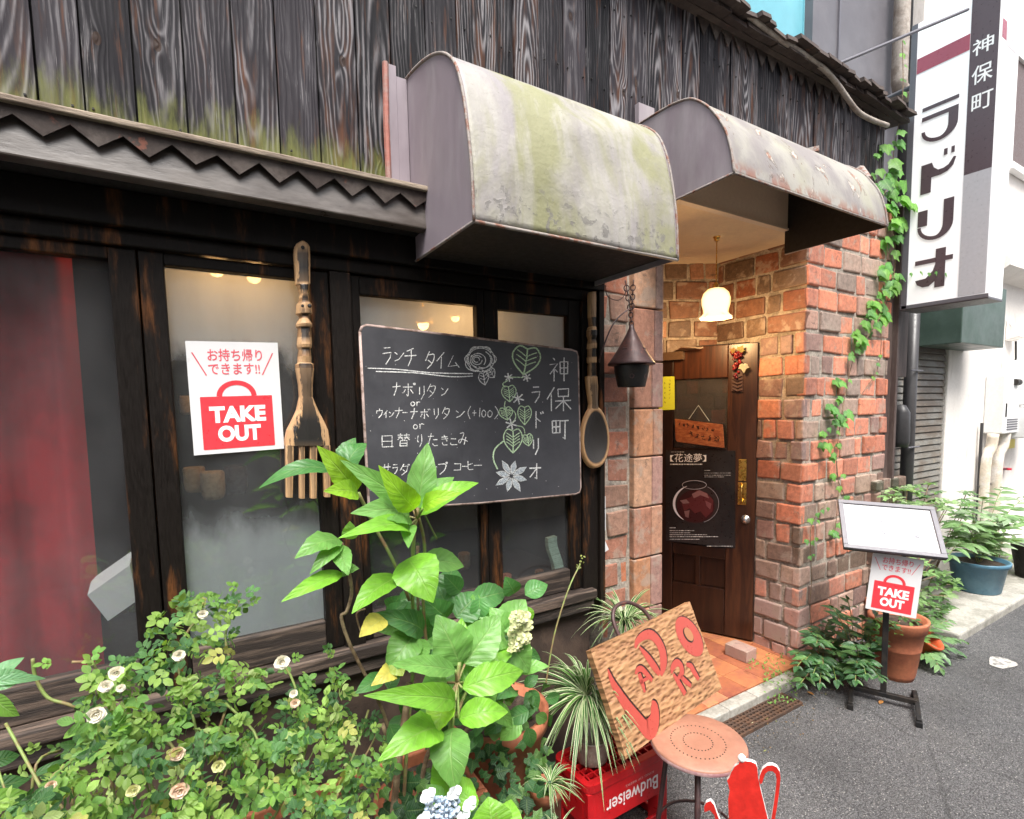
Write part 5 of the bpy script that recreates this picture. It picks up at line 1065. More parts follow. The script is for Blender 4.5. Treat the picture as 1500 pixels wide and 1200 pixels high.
mb = MB(); hp = [bfn(.165, BH-.02, -.024), bfn(.17, BH+.05, -.034), bfn(.21, BH+.085, -.04), bfn(.28, BH+.08, -.04), bfn(.335, BH+.035, -.034), bfn(.345, BH-.02, -.024)]
mb.tube(smoothpts([tuple(p) for p in hp], 4), .007, 8); build('carrying_hoop', mb, M['rustiron'], wbd, smooth=True)
mb = MB(); c = bfn(BW*.5, BH*.8, -.03); mb.tube([c, V((c.x+.02, c.y+.10, .46)), ], .008, 6); build('rear_prop', mb, M['iron'], wbd)
# ---- red crate, upside down
cx0, cx1, cy0, cy1, cz = .985, 1.345, 1.225, 1.415, .30
cr = thing('beer_crate', ((cx0+cx1)/2, (cy0+cy1)/2, 0), 'red plastic beer crate turned upside down with white lettering under a potted spider plant', 'crate')
mb = MB(); r = .03
def ringwall(z0, z1, grow=0., th=.008):
    o = rrect(cx0-grow, cx1+grow, cy0-grow, cy1+grow, r+grow, 5); i = rrect(cx0+th, cx1-th, cy0+th, cy1-th, max(r-th, .005), 5); k = len(o)
    vs = [(x, y, z) for z in (z0, z1) for x, y in o]+[(x, y, z) for z in (z0, z1) for x, y in i]
    fs = []
    for a in range(k):
        b = (a+1) % k; fs += [(a, b, k+b, k+a), (2*k+b, 2*k+a, 3*k+a, 3*k+b), (k+a, k+b, 3*k+b, 3*k+a), (b, a, 2*k+a, 2*k+b)]
    mb.add(vs, fs)
ringwall(.145, .276, .0); ringwall(.270, cz, .004, .02); ringwall(.06, .075, .003); ringwall(.0, .03, .004)
for x, y in ((cx0, cy0), (cx1-.05, cy0), (cx0, cy1-.05), (cx1-.05, cy1-.05)): mb.box(x+.001, x+.049, y+.001, y+.049, .01, .27)
build('crate_body', mb, M['redplastic'], cr, bevel=.003)
mb = MB()
for i in range(1, 11): x = cx0+(cx1-cx0)*i/11; mb.box(x-.0028, x+.0028, cy0+.012, cy1-.012, cz-.022, cz-.006)
for j in range(1, 7): y = cy0+(cy1-cy0)*j/7; mb.box(cx0+.012, cx1-.012, y-.0028, y+.0028, cz-.021, cz-.0065)
build('grid', mb, M['redplastic'], cr)
mb = MB(); mb.box(cx0+.01, cx1-.01, cy0+.01, cy1-.01, .148, .152); build('dark_sheet', mb, M['black'], cr)
ink = MB(); tf = lambda u, v, d: V((cx1-.05-u, cy0-.0008-d, .255-v))     # turned half a turn with the crate
text(ink, 'Budweiser', tf, .0, .235, .032, .082, 0, .012, (.80, .72, .72)); text(ink, 'KING OF BEERS', tf, .02, .15, .012, .020, 0, .0, (.6, .35, .35)); build('lettering', ink, M['ink'], cr, fixn=False)
# ---- red teapot cut-out
tp = CP + ray(1087, 1112)*1.42; vd = V((tp.x, tp.y, 0)).normalized(); tn_ = (-vd + V((.0, 0, 0))).normalized()
tq = lambda x, y, d: atp(1000+x/3, 800+y/3, tp, tn_)+tn_*d
body = [(232, 1330), (205, 1330), (203, 1200), (200, 1110), (207, 1075), (200, 1045), (195, 1030), (205, 1018), (213, 995), (228, 970), (246, 957), (250, 950), (246, 935), (252, 925), (263, 924), (271, 932), (272, 945), (300, 948), (322, 958), (328, 975), (332, 1020), (340, 1060), (355, 1120), (372, 1190), (395, 1280), (405, 1330)]
hand = [(336, 1028), (340, 1005), (352, 980), (372, 965), (395, 963), (414, 972), (427, 992), (430, 1020), (424, 1080), (414, 1150), (398, 1240), (382, 1240), (398, 1150), (408, 1080), (413, 1025), (408, 1000), (394, 988), (376, 988), (362, 1000), (354, 1025), (350, 1040), (340, 1046)]
spout = [(205, 1330), (190, 1300), (168, 1270), (150, 1225), (138, 1180), (120, 1160), (96, 1168), (94, 1145), (103, 1128), (122, 1120), (138, 1138), (152, 1180), (170, 1225), (203, 1260)]
tpt = thing('teapot_cutout', V((tp.x, tp.y, 0)), 'flat red teapot shaped cut-out sign with white edges standing on the asphalt', 'sign')
zz0 = 800+1330/3
for nm, pl_ in (('pot_panel', body), ('handle_panel', hand), ('spout_panel', spout)):
    mb = MB(); mb.prism(pl_, tq, 0, .0012); mbw = MB(); mbw.prism(pl_, tq, -.012, -.0002)
    build(nm, mb, M['redpaint'], tpt); build('white_edge', mbw, M['white'], tpt)
mb = MB(); c = tq(260, 938, -.006); sph(mb, c, .011, (1, 1, 1)); build('knob', mb, M['white'], tpt, smooth=True)
mb = MB(); c = tq(300, 1325, -.006); sd_ = V((-tn_.y, tn_.x, 0)); mb.obox((c.x, c.y, .01), sd_*.09, tn_*.05, (0, 0, .01)); mb.obox((c.x, c.y, (c.z+.02)/2), sd_*.05, tn_*.006, (0, 0, max(c.z/2, .01))); build('base', mb, M['iron'], tpt)
# ---- menu stand
def nrm(azd, eld): a, e = radians(azd), radians(eld); return V((sin(a)*cos(e), -cos(a)*cos(e), sin(e)))
pb = atz(1300, 1018, .02); d0 = ray(1308, 800); k = V((pb.x, pb.y)).length/V((d0.x, d0.y)).length; mp = CP+d0*k*.97
mn = nrm(-50, 48)
mfn, mw_, mh_ = frame3(mp, mn, (1231, 734), (1370, 745), (1236, 802)); mw_, mh_ = .418, .300
ms = thing('menu_stand', V((pb.x, pb.y, 0)), 'black T-footed menu stand with a slanted white menu in an aluminium frame', 'menu stand')
mb = MB(); ft = .022
for a, b, c, d in ((0, mw_, 0, ft), (0, mw_, mh_-ft, mh_), (0, ft, ft, mh_-ft), (mw_-ft, mw_, ft, mh_-ft)): mb.prism([(a, c), (b, c), (b, d), (a, d)], mfn, -.012, .004)
build('menu_frame', mb, M['lightmetal'], ms, bevel=.002)
mb = MB(); mb.prism([(ft*.5, ft*.5), (mw_-ft*.5, ft*.5), (mw_-ft*.5, mh_-ft*.5), (ft*.5, mh_-ft*.5)], mfn, -.010, -.004); pp = build('menu_sheet', mb, M['menu_paper'], ms)
mb = MB(); mb.prism([(.002, .002), (mw_-.002, .002), (mw_-.002, mh_-.002), (.002, mh_-.002)], mfn, -.022, -.0125); build('back_plate', mb, M['iron'], ms)
ink = MB(); gc_ = (.20, .20, .25)
def squig(mbx, fn, u0, u1, v0, v1, wd, col, n=3, d=.0006):
    for _ in range(n):
        pts = [(U(u0, u1), U(v0, v1)) for _ in range(3)]; ribbon(mbx, smoothpts(pts, 3), wd, fn, d, col)
mf2 = lambda u, v, d: mfn(u, v, -.0036+d)
for i in range(16): squig(ink, mf2, .17+i*.0105, .176+i*.0105, .246, .262, .002, gc_, 2)
for cxm, cym, r_ in ((.18, .19, .02), (.19, .12, .02), (.33, .07, .022), (.32, .11, .015)):
    for t in range(3): ribbon(ink, [(cxm+r_*U(.6, 1)*cos(q), cym+r_*.6*sin(q)) for q in [U(0, 3)+i*.5 for i in range(9)]], .0018, mf2, .0004, gc_)
ribbon(ink, [(.315, .175), (.335, .175), (.325, .16), (.315, .175)], .0012, mf2, .0004, (.5, .5, .55)); ribbon(ink, [(.325, .16), (.325, .14), (.318, .138), (.332, .138)], .0012, mf2, .0004, (.5, .5, .55))
for i in range(12): squig(ink, mf2, .20+i*.013, .209+i*.013, .03, .044, .0018, gc_, 2)
build('drawing', ink, M['ink'], pp, fixn=False)
E1, E2 = atz(1247, 1010, .03), atz(1343, 1033, .03); ctr = V((pb.x, pb.y, 0)); bd_ = (E2-E1); bd_.z = 0; hl = bd_.length/2; bd_.normalize(); fd = V((-bd_.y, bd_.x, 0)); fd = fd if fd.dot(V((-1, -.5, 0))) > 0 else -fd
c = (E1+E2)/2; c.z = .045
mb = MB(); mb.obox(c, bd_*hl, fd*.012, (0, 0, .012)); build('crossbar', mb, M['iron'], ms, bevel=.002)
for e in (E1, E2):
    mb = MB(); f0 = V((e.x, e.y, .042)); tip1 = f0+fd*.15; tip2 = f0-fd*.15
    for tip in (tip1, tip2): mb.obox((f0+tip)/2+V((0, 0, -.006)), (tip-f0)/2+V((0, 0, -.008)), bd_*.010, (0, 0, .007)); mb.obox((tip.x, tip.y, .013), fd*.012, bd_*.013, (0, 0, .013))
    build('foot', mb, M['iron'], ms, bevel=.002)
mt = mfn(mw_/2, mh_*.45, -.02); mb = MB(); pbase = V((c.x, c.y, .05)); mb.obox((pbase+mt)/2, bd_*.013, fd*.009, (mt-pbase)/2); build('post', mb, M['iron'], ms, bevel=.002)
sp0 = CP + ray(1308, 850)*(k*.98)
sn = nrm(-58, 4); sfn, sw_, sh_ = frame3(sp0, sn, (1277, 808), (1349, 820), (1268, 887)); takeout('takeout_sheet', lambda u, v, d: sfn(u, v-.014, d), .205, .285, 'white and red take out sheet hung on the post below the slanted menu', 'take out posters')
# ================================================================== plants
GH = [(.13, .30, .045), (.16, .36, .05), (.10, .25, .045), (.20, .42, .055)]
GD = [(.05, .15, .03), (.06, .18, .04), (.045, .13, .035)]
def leaf(mb, B, T, wid, hint, col, arch=.12, fold=.22, nl=8, shape=.72, ripple=.03, serr=0.):
    B, T = V(B), V(T); d = T-B; L = d.length; d.normalize(); hint = V(hint); nn = hint-d*hint.dot(d)
    if nn.length < .05: nn = d.orthogonal()
    nn.normalize(); side = d.cross(nn); vs = []; uv = []; fs = []
    ss = (-1, -.5, 0, .5, 1)
    for i in range(nl+1):
        t = i/nl; hw = wid/2*max(sin(pi*min(max(t, 0), 1)**shape), 0)**.85*(1+serr*(1 if i % 2 else -1)); 
        if i in (0, nl): hw = wid*.01
        cpt = B+d*L*t+nn*(arch*L*sin(pi*t)*.6-arch*L*t*t*.5)
        for s in ss: vs.append(cpt+side*hw*s+nn*(fold*abs(s)*hw+ripple*hw*sin(t*22)*abs(s))); uv.append((s*.5+.5, t))
    for i in range(nl):
        for j in range(4): fs.append((i*5+j, i*5+j+1, i*5+j+6, i*5+j+5))
    mb.add(vs, fs, col, uv)
def mini(mb, B, d, nn, L, W, col, fold=.25, droop=.15):
    d = V(d).normalized(); nn = V(nn); nn = (nn-d*nn.dot(d)); nn = nn.normalized() if nn.length > .01 else d.orthogonal().normalized(); s = d.cross(nn); vs = [B]; uv = [(.5, 0)]
    for t, h in ((.28, .42), (.55, .5), (.82, .3)):
        c = B+d*L*t-nn*droop*L*t*t
        for q in (-1, 0, 1): vs.append(c+s*q*h*W+nn*(fold*abs(q)*h*W)); uv.append((.5+q*.5, t))
    vs.append(B+d*L-nn*droop*L); uv.append((.5, 1))
    fs = [(0, 1, 2), (0, 2, 3), (1, 4, 5, 2), (2, 5, 6, 3), (4, 7, 8, 5), (5, 8, 9, 6), (7, 10, 8), (8, 10, 9)]; mb.add(vs, fs, col, uv)
def rv(s=1.): return V((U(-s, s), U(-s, s), U(-s, s)))
def inpoly(x, y, P):
    c = False; j = len(P)-1
    for i in range(len(P)):
        if (P[i][1] > y) != (P[j][1] > y) and x < (P[j][0]-P[i][0])*(y-P[i][1])/(P[j][1]-P[i][1])+P[i][0]: c = not c
        j = i
    return c
VIEW = V((-.35, -.75, .55)).normalized()
# ---- hydrangea
hy = thing('hydrangea_bush', aty(640, 1120, 1.15), 'tall hydrangea with large bright green leaves rising in front of chalkboard', 'plant')
fo = MB(); stm = MB()
HL = [ # base, tip, width px, colour, y base, y tip
 ((610, 752), (627, 648), 40, 0, 1.12, 1.14), ((608, 745), (560, 690), 36, 3, 1.10, 1.03), ((602, 742), (505, 676), 32, 0, 1.12, 1.08), ((612, 744), (664, 696), 32, 0, 1.12, 1.12), ((616, 755), (700, 702), 30, 1, 1.10, 1.08), ((620, 745), (668, 720), 24, 3, 1.08, 1.0), ((600, 757), (525, 746), 44, 0, 1.12, 1.04), ((604, 782), (508, 776), 30, 1, 1.1, 1.0), ((600, 770), (598, 800), 22, 0, 1.1, 1.02),
 ((598, 818), (633, 878), 64, 1, 1.12, 1.02), ((584, 845), (516, 893), 40, 1, 1.12, 1.05), ((618, 822), (682, 828), 34, 0, 1.16, 1.16), ((497, 790), (434, 812), 38, 0, 1.16, 1.10), ((500, 796), (455, 838), 22, 0, 1.15, 1.1), ((502, 840), (414, 878), 24, 1, 1.14, 1.08), ((496, 800), (510, 842), 26, 0, 1.15, 1.08), ((500, 838), (524, 832), 22, 0, 1.15, 1.12), ((515, 790), (512, 764), 22, 1, 1.15, 1.15),
 ((522, 720), (468, 655), 38, 3, 1.14, 1.10), ((524, 722), (478, 718), 30, 3, 1.12, 1.06), ((505, 690), (535, 645), 34, 2, 1.22, 1.25), ((490, 690), (380, 704), 28, 2, 1.34, 1.32), ((520, 700), (540, 690), 26, 1, 1.2, 1.2), ((500, 680), (520, 640), 26, 2, 1.28, 1.3),
 ((673, 973), (641, 902), 58, 0, 1.02, 1.04), ((681, 973), (732, 900), 54, 0, 1.02, 1.04), ((667, 982), (576, 972), 30, 0, 1.0, .96), ((677, 1008), (770, 980), 42, 1, 1.0, .98), ((667, 1027), (548, 1017), 36, 1, .98, .92), ((650, 1032), (640, 1072), 40, 3, 1.0, .96), ((645, 1067), (562, 1104), 50, 1, .98, .92), ((672, 1053), (745, 1040), 38, 1, .98, .94), ((663, 1066), (664, 1156), 56, 0, .98, .90), ((655, 1000), (622, 1000), 60, 0, 1.03, 1.0), ((672, 968), (676, 905), 30, 1, 1.03, 1.06), ((680, 1000), (700, 962), 34, 0, 1.03, 1.05),
 ((735, 925), (770, 878), 42, 0, 1.14, 1.16), ((742, 930), (718, 890), 36, 0, 1.14, 1.16), ((740, 940), (778, 985), 44, 0, 1.12, 1.08), ((735, 945), (720, 985), 40, 1, 1.12, 1.06), ((740, 935), (700, 945), 34, 0, 1.13, 1.1), ((620, 925), (556, 898), 36, 2, 1.14, 1.10), ((608, 930), (566, 985), 46, 0, 1.12, 1.08), ((612, 935), (600, 985), 44, 0, 1.12, 1.06), ((660, 900), (640, 858), 34, 2, 1.2, 1.24), ((668, 905), (700, 870), 46, 2, 1.18, 1.2), ((655, 905), (625, 880), 40, 2, 1.16, 1.14), ((690, 900), (716, 885), 40, 0, 1.18, 1.2),
 ((660, 870), (662, 830), 40, 2, 1.24, 1.27), ((562, 905), (527, 932), 30, 4, 1.1, 1.05), ((575, 983), (549, 1000), 26, 4, 1.1, 1.05), ((575, 965), (590, 990), 30, 5, 1.1, 1.06), ((690, 880), (745, 866), 34, 2, 1.22, 1.22)]
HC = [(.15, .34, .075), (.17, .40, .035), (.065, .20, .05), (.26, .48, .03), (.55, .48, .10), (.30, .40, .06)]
for b, t, wp, ci, yb, yt in HL:
    B, T = aty(*b, yb), aty(*t, yt); wm = wp*depth(B.lerp(T, .5))/FX
    leaf(fo, B, T, wm*1.08, VIEW+rv(.22), jit(HC[ci], .12), U(.04, .34), U(.08, .36), 14, U(.66, .78), U(.03, .09), .022)
for _ in range(70):    # inner leaves behind the big whorls
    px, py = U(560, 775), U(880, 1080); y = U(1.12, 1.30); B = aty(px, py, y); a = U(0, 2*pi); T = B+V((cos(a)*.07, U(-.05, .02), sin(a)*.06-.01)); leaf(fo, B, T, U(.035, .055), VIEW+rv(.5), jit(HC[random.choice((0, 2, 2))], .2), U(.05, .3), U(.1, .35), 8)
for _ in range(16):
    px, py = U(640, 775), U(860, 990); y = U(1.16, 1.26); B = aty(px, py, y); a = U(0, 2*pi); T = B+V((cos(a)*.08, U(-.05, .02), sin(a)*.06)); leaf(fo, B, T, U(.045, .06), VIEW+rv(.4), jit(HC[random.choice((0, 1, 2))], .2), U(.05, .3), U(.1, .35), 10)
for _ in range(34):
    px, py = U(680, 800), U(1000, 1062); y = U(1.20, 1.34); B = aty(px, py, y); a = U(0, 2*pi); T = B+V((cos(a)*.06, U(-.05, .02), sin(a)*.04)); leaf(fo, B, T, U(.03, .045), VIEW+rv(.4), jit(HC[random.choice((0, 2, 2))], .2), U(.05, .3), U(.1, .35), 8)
build('foliage', fo, M['leaf'], hy, smooth=True)
def stem(pts, r, mbx): mbx.tube(smoothpts([tuple(aty(*p)) for p in pts], 4), r, 7)
cane = MB()
stem([(590, 1200, 1.14), (597, 1080, 1.14), (606, 960, 1.16), (604, 860, 1.15), (606, 790, 1.13), (612, 745, 1.11)], .0045, stm); stem([(600, 880, 1.15), (575, 820, 1.16), (548, 770, 1.17), (525, 722, 1.15)], .004, stm); stem([(625, 950, 1.15), (620, 880, 1.15), (622, 800, 1.14), (612, 755, 1.12)], .004, stm)
stem([(640, 1150, 1.05), (658, 1075, 1.0), (668, 1010, 1.01), (673, 970, 1.02)], .005, stm); stem([(668, 1050, 1.0), (690, 1000, 1.06), (735, 930, 1.14)], .004, stm); stem([(640, 790, 1.13), (620, 750, 1.12)], .002, stm)
for b, t, wp, ci, yb, yt in HL[24:36]: stem([(670, 1000, 1.01), (*b, yb)], .0028, stm)
for b, t, wp, ci, yb, yt in HL[:9]: stem([(611, 760, 1.11), (*b, yb)], .0025, stm)
build('stem', stm, M['stem'], hy, smooth=True)
stem([(592, 1140, 1.2), (560, 1040, 1.18), (515, 950, 1.17), (500, 905, 1.16), (508, 895, 1.16), (515, 860, 1.16), (500, 795, 1.16)], .004, cane); stem([(575, 1200, 1.12), (585, 1110, 1.12), (600, 1000, 1.15)], .008, cane); stem([(610, 1200, 1.15), (625, 1110, 1.14), (655, 1050, 1.06)], .006, cane); stem([(560, 1200, 1.2), (575, 1120, 1.18), (560, 1060, 1.18)], .005, cane); stem([(615, 970, 1.17), (612, 870, 1.17), (612, 800, 1.15)], .0035, cane); stem([(610, 1190, 1.2), (640, 1130, 1.2), (690, 1060, 1.2)], .005, cane); stem([(530, 930, 1.17), (522, 900, 1.16), (535, 892, 1.16)], .002, cane)
build('woody_stem', cane, M['cane'], hy, smooth=True)
fl = MB()
for _ in range(70):
    c = aty(762+U(-14, 14), 928+U(-30, 26), 1.08+U(-.03, .03))
    for q in range(4): a = q*pi/2+R(); mini(fl, c, V((cos(a), -.2, sin(a)))+rv(.2), VIEW, .011, .010, jit((.50, .52, .26), .25))
build('faded_flower', fl, M['petal'], hy, smooth=True)
# ---- low hydrangea with blue flower at the front
h2 = thing('blue_hydrangea', aty(650, 1230, .93), 'low hydrangea with a pale blue flower head at the front edge of the planting', 'plant')
fo = MB()
for b, t, wp, ci, yb, yt in [((720, 1215), (716, 1168), 62, 1, .84, .86), ((660, 1165), (640, 1100), 44, 1, .97, 1.0), ((672, 1170), (690, 1140), 40, 1, .95, .98), ((690, 1190), (682, 1150), 30, 1, .92, .95), ((645, 1175), (625, 1150), 30, 0, .95, .97), ((740, 1220), (750, 1170), 40, 1, .86, .9)]:
    B, T = aty(*b, yb), aty(*t, yt); leaf(fo, B, T, wp*depth(B)/FX, VIEW+rv(.2), jit(HC[ci], .12), .15, .2, 10, .7, .03, .02)
build('foliage', fo, M['leaf'], h2, smooth=True)
fl = MB()
for _ in range(150):
    px, py = 648+U(-24, 24), 1183+U(-16, 24); c = aty(px, py, .90+U(-.015, .015)); sph(fl, c, U(.0028, .0045), jit(random.choice([(.42, .52, .66), (.55, .62, .72), (.36, .46, .60)]), .15))
for px, py in ((627, 1165), (665, 1160), (678, 1196), (620, 1200), (688, 1178)):
    c = aty(px, py, .885)
    for q in range(4): a = q*pi/2+R(); mini(fl, c, V((cos(a), -.15, sin(a)))+rv(.15), VIEW, .017, .017, (.74, .78, .80), .1, .1)
build('flower', fl, M['petal'], h2, smooth=True)
mb = MB(); stem([(650, 1260, .95), (650, 1200, .92)], .004, mb); stem([(720, 1260, .88), (720, 1210, .85)], .004, mb); build('stem', mb, M['stem'], h2)
# ---- rose bush
rb_ = thing('rose_bush', aty(220, 1190, 1.1), 'dense climbing rose bush with small leaves and cream roses under the left windows', 'plant')
PO = [(222, 905), (255, 885), (300, 868), (350, 878), (340, 925), (345, 965), (400, 990), (420, 1000), (470, 985), (520, 985), (548, 1040), (566, 1110), (560, 1210), (0, 1215), (20, 1170), (80, 1125), (125, 1085), (130, 1050), (118, 1015), (150, 985), (190, 945)]
GP = [[(355, 1005), (400, 1015), (420, 1050), (370, 1060), (345, 1040)], [(60, 1050), (135, 1040), (150, 1075), (80, 1110)]]
fo = MB(); can = MB()
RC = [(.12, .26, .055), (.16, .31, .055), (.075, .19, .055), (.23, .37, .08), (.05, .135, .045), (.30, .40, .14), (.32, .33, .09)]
def compound(mbx, p, d, up, s, col):
    d = V(d).normalized(); up = V(up); side = d.cross(up).normalized(); c = jit(col, .1)
    mini(mbx, p+d*s*1.2, d+rv(.15), up+rv(.2), s, s*.62, jit(c, .12), U(.1, .35))
    for k in (.45, .95):
        for q in (-1, 1): mini(mbx, p+d*s*k, side*q+d*.45+rv(.18), up+rv(.25), s*U(.75, .95), s*.55, jit(c, .14), U(.1, .35))
cnt = 0
from mathutils import noise as NZ
while cnt < 820:
    px, py = U(0, 570), U(865, 1215)
    if not inpoly(px, py, PO): continue
    if any(inpoly(px, py, g) for g in GP) and R() < .92: continue
    if NZ.noise(V((px/30., py/30., 3.))) < -.04: continue
    y = 1.40-(py-870)/345*.44+U(-.10, .10); p = aty(px, py, y); up = V((U(-1, 1), U(-1.1, .3), U(.0, 1))); d = V((U(-1, 1), U(-.8, .2), U(-.6, .6)))
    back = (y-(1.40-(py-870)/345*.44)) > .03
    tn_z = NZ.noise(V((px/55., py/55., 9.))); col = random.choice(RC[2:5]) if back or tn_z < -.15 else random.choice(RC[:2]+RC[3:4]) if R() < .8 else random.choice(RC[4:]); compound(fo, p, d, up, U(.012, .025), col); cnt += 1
for pts in ([(290, 885), (350, 870), (360, 885)], [(160, 1000), (140, 970), (90, 970)], [(430, 975), (480, 960), (492, 975)], [(30, 1140), (100, 1100), (60, 1105)]):
    for i in range(5): px, py = pts[i % 3]; p = aty(px+U(-12, 12), py+U(-10, 10), 1.33); compound(fo, p, V((U(-1, 1), -.3, U(-.3, .8))), VIEW+rv(.3), U(.014, .02), random.choice(RC[:4]))
build('foliage', fo, M['small_leaf'], rb_, smooth=True)
for pts in ([(300, 1200, 1.15), (290, 1080, 1.22), (260, 960, 1.32), (300, 895, 1.36)], [(240, 1200, 1.1), (200, 1100, 1.18), (150, 1020, 1.3), (138, 975, 1.34), (105, 970, 1.34)], [(400, 1200, 1.1), (450, 1090, 1.2), (430, 1000, 1.28), (412, 972, 1.3)], [(300, 1200, 1.1), (250, 1090, 1.14), (160, 1030, 1.28)], [(350, 1200, 1.05), (380, 1090, 1.15), (330, 1030, 1.22)], [(480, 1200, 1.05), (520, 1100, 1.15), (540, 1040, 1.2)], [(120, 1210, 1.0), (70, 1150, 1.05), (130, 1100, 1.12)], [(310, 1100, 1.16), (340, 1000, 1.28), (330, 930, 1.34), (350, 880, 1.36)]): stem(pts, .0028, can)
for _ in range(16): a_ = U(20, 560); b_ = a_+U(-90, 90); stem([(a_, 1215, U(1., 1.15)), ((a_+b_)/2+U(-15, 15), 1120, U(1.1, 1.2)), (b_, U(1045, 1120), U(1.16, 1.25))], U(.0015, .0028), can)
stem([(180, 1090, 1.2), (130, 1047, 1.30), (100, 1032, 1.31), (70, 1022, 1.32), (52, 992, 1.33), (48, 965, 1.33)], .0032, can)
build('cane', can, M['stem'], rb_, smooth=True)
def rose(px, py, r, y, col, parent):
    m = MB(); c = aty(px, py, y); rm = r*depth(c)/FX
    for ring_, nn_, ll, lift in ((1., 7, 1., .05), (.8, 6, .9, .45), (.6, 5, .72, 1.0), (.4, 4, .5, 1.9)):
        for k in range(nn_):
            a = 2*pi*k/nn_+R(); rad = (V((cos(a), 0, 0))+V((0, 0, sin(a)))); d = (rad+V((0, -lift, .12))).normalized(); leaf(m, c+rad*rm*.08, c+d*rm*ll, rm*1.25*ll, V((0, -1, .3))-rad*.3, jit(col, .12), -.22, .28, 6, .9, .10)
    build('flower', m, M['petal'], parent, smooth=True)
for px, py, r, c in ((297, 900, 9, 0), (262, 960, 11, 0), (171, 986, 14, 0), (155, 1005, 12, 0), (177, 1008, 8, 0), (141, 1047, 16, 0), (413, 970, 14, 0), (432, 1030, 9, 1), (259, 1104, 14, 1), (263, 1158, 16, 1), (320, 1122, 12, 2), (195, 1158, 12, 2), (430, 1016, 8, 0), (75, 1150, 9, 1)):
    rose(px, py, r*.82, 1.40-(py-870)/345*.44-.10, [(.86, .82, .70), (.80, .62, .47), (.66, .66, .34)][c], rb_)
# ---- big leaved plant at the left edge
lp_ = thing('broad_leaved_shrub', aty(-20, 1100, 1.2), 'broad leaved plant entering the photo at its left edge beside the window sill', 'plant')
fo = MB(); st2 = MB()
for b, t, wp, ci, yb, yt in [((-15, 1000), (34, 962), 24, 0, 1.2, 1.22), ((-20, 1005), (40, 985), 28, 0, 1.18, 1.2), ((-20, 1002), (68, 992), 16, 0, 1.18, 1.2), ((-10, 1018), (26, 1050), 26, 1, 1.18, 1.16), ((-20, 1040), (20, 1030), 20, 0, 1.2, 1.2), ((-30, 1175), (48, 1165), 28, 1, 1.05, 1.05), ((-40, 1165), (45, 1140), 26, 2, 1.1, 1.12), ((-20, 1120), (30, 1105), 22, 2, 1.2, 1.22), ((40, 1140), (105, 1108), 10, 2, 1.2, 1.22)]:
    B, T = aty(*b, yb), aty(*t, yt); leaf(fo, B, T, wp*depth(B)/FX*1.1, VIEW+rv(.25), jit([(.13, .29, .13), (.16, .33, .05), (.05, .15, .04)][ci], .1), .14, .2, 10, .75, .02)
build('foliage', fo, M['leaf'], lp_, smooth=True)
stem([(-40, 1230, 1.15), (-25, 1100, 1.18), (-20, 1000, 1.19)], .005, st2); build('stem', st2, M['stem'], lp_)
# ---- spider plants
def spider(name, base, n, L, lab, tgt=None, spread=1., up=.9, grp=None, lw=(.007, .011), front=.3, left=0.):
    base = V(base); t = thing(name, base, lab, 'plant', grp); m = MB()
    for k in range(n):
        a = U(0, 2*pi); e = U(.25, 1.)*up; d = V((cos(a)*spread*(1 if cos(a) < 0 else 1-left)-left*.3*R(), sin(a)*spread-front*R(), e)).normalized(); l = L*U(.6, 1.15); wv = U(*lw); g = U(.4, .95); nn = 9
        side = d.cross(V((0, 0, 1))).normalized(); vs = []; uv = []; col = jit(random.choice([(.05, .15, .025), (.08, .20, .035), (.035, .11, .022)]), .2); tw = U(-.4, .4)
        for i in range(nn+1):
            q = i/nn; c = base+d*l*q-V((0, 0, 1))*l*g*q*q; w_ = wv*(1-q**2.2)*(.55+.45*min(1, q*4))+.0004
            sd2 = (side*cos(tw*q)+V((0, 0, 1))*sin(tw*q))
            for s, h in ((-1, .25), (0, 0), (1, .25)): vs.append(c+sd2*s*w_*.5+V((0, 0, h*w_))); uv.append((.5+s*.5, q))
        m.add(vs, [(i*3+j, i*3+j+1, i*3+j+4, i*3+j+3) for i in range(nn) for j in (0, 1)], col, uv)
    build('foliage', m, M['striped'], t, smooth=True); return t
pc_ = atz(866, 1108, .302); pd = depth(pc_)/FX
cp_ = thing('ceramic_pot', (pc_.x, pc_.y, .296), 'small grey-white glazed ceramic pot standing on the red crate', 'pot')
mb = MB(); mb.lathe([(0, .0), (22*pd, .0), (24*pd, .006), (26*pd, .03), (25.5*pd, .055), (27*pd, .082), (28*pd, .088), (25*pd, .088), (23*pd, .06), (0, .06)], (pc_.x, pc_.y, .296), 32, wob=lambda q, t: 1+.02*sin(3*q+1)); build('pot_body', mb, gen('grey_glaze', (.36, .33, .28), (.25, .22, .19), sc=9, rough=.25, bump=.15, var=.2), cp_, smooth=True)
sp1 = spider('spider_plant', (pc_.x-.01, pc_.y+.01, .515), 165, .29, 'large variegated spider plant spilling from the ceramic pot on the crate', up=1.0, spread=1.15, front=.2, lw=(.010, .015), left=.9)
mb = MB()
for _ in range(26): a = U(0, 6.28); p = V((pc_.x+U(-.03, .03), pc_.y-.01, .51)); mb.tube([p, p+V((cos(a)*.03, -.03, U(-.03, .02))), p+V((cos(a)*.04, -.04, U(-.10, -.05)))], .0015, 4)
build('dry_roots', mb, M['cane'], sp1)
b2 = aty(915, 915, 1.46); spider('spider_plant', b2, 90, .26, 'spider plant growing beside the brick column behind the carved board', up=1.5, spread=.8, front=.1, lw=(.009, .014))
b3 = aty(806, 1150, 1.12); spider('spider_plant', b3, 34, .11, 'small spider plant low beside the left side of red crate', up=1.4, spread=.9, lw=(.005, .008))
b4 = aty(815, 1225, 1.0); spider('spider_plant', b4, 32, .10, 'small spider plant at the bottom edge in front of the red crate', up=1.4, spread=.9, lw=(.005, .008))
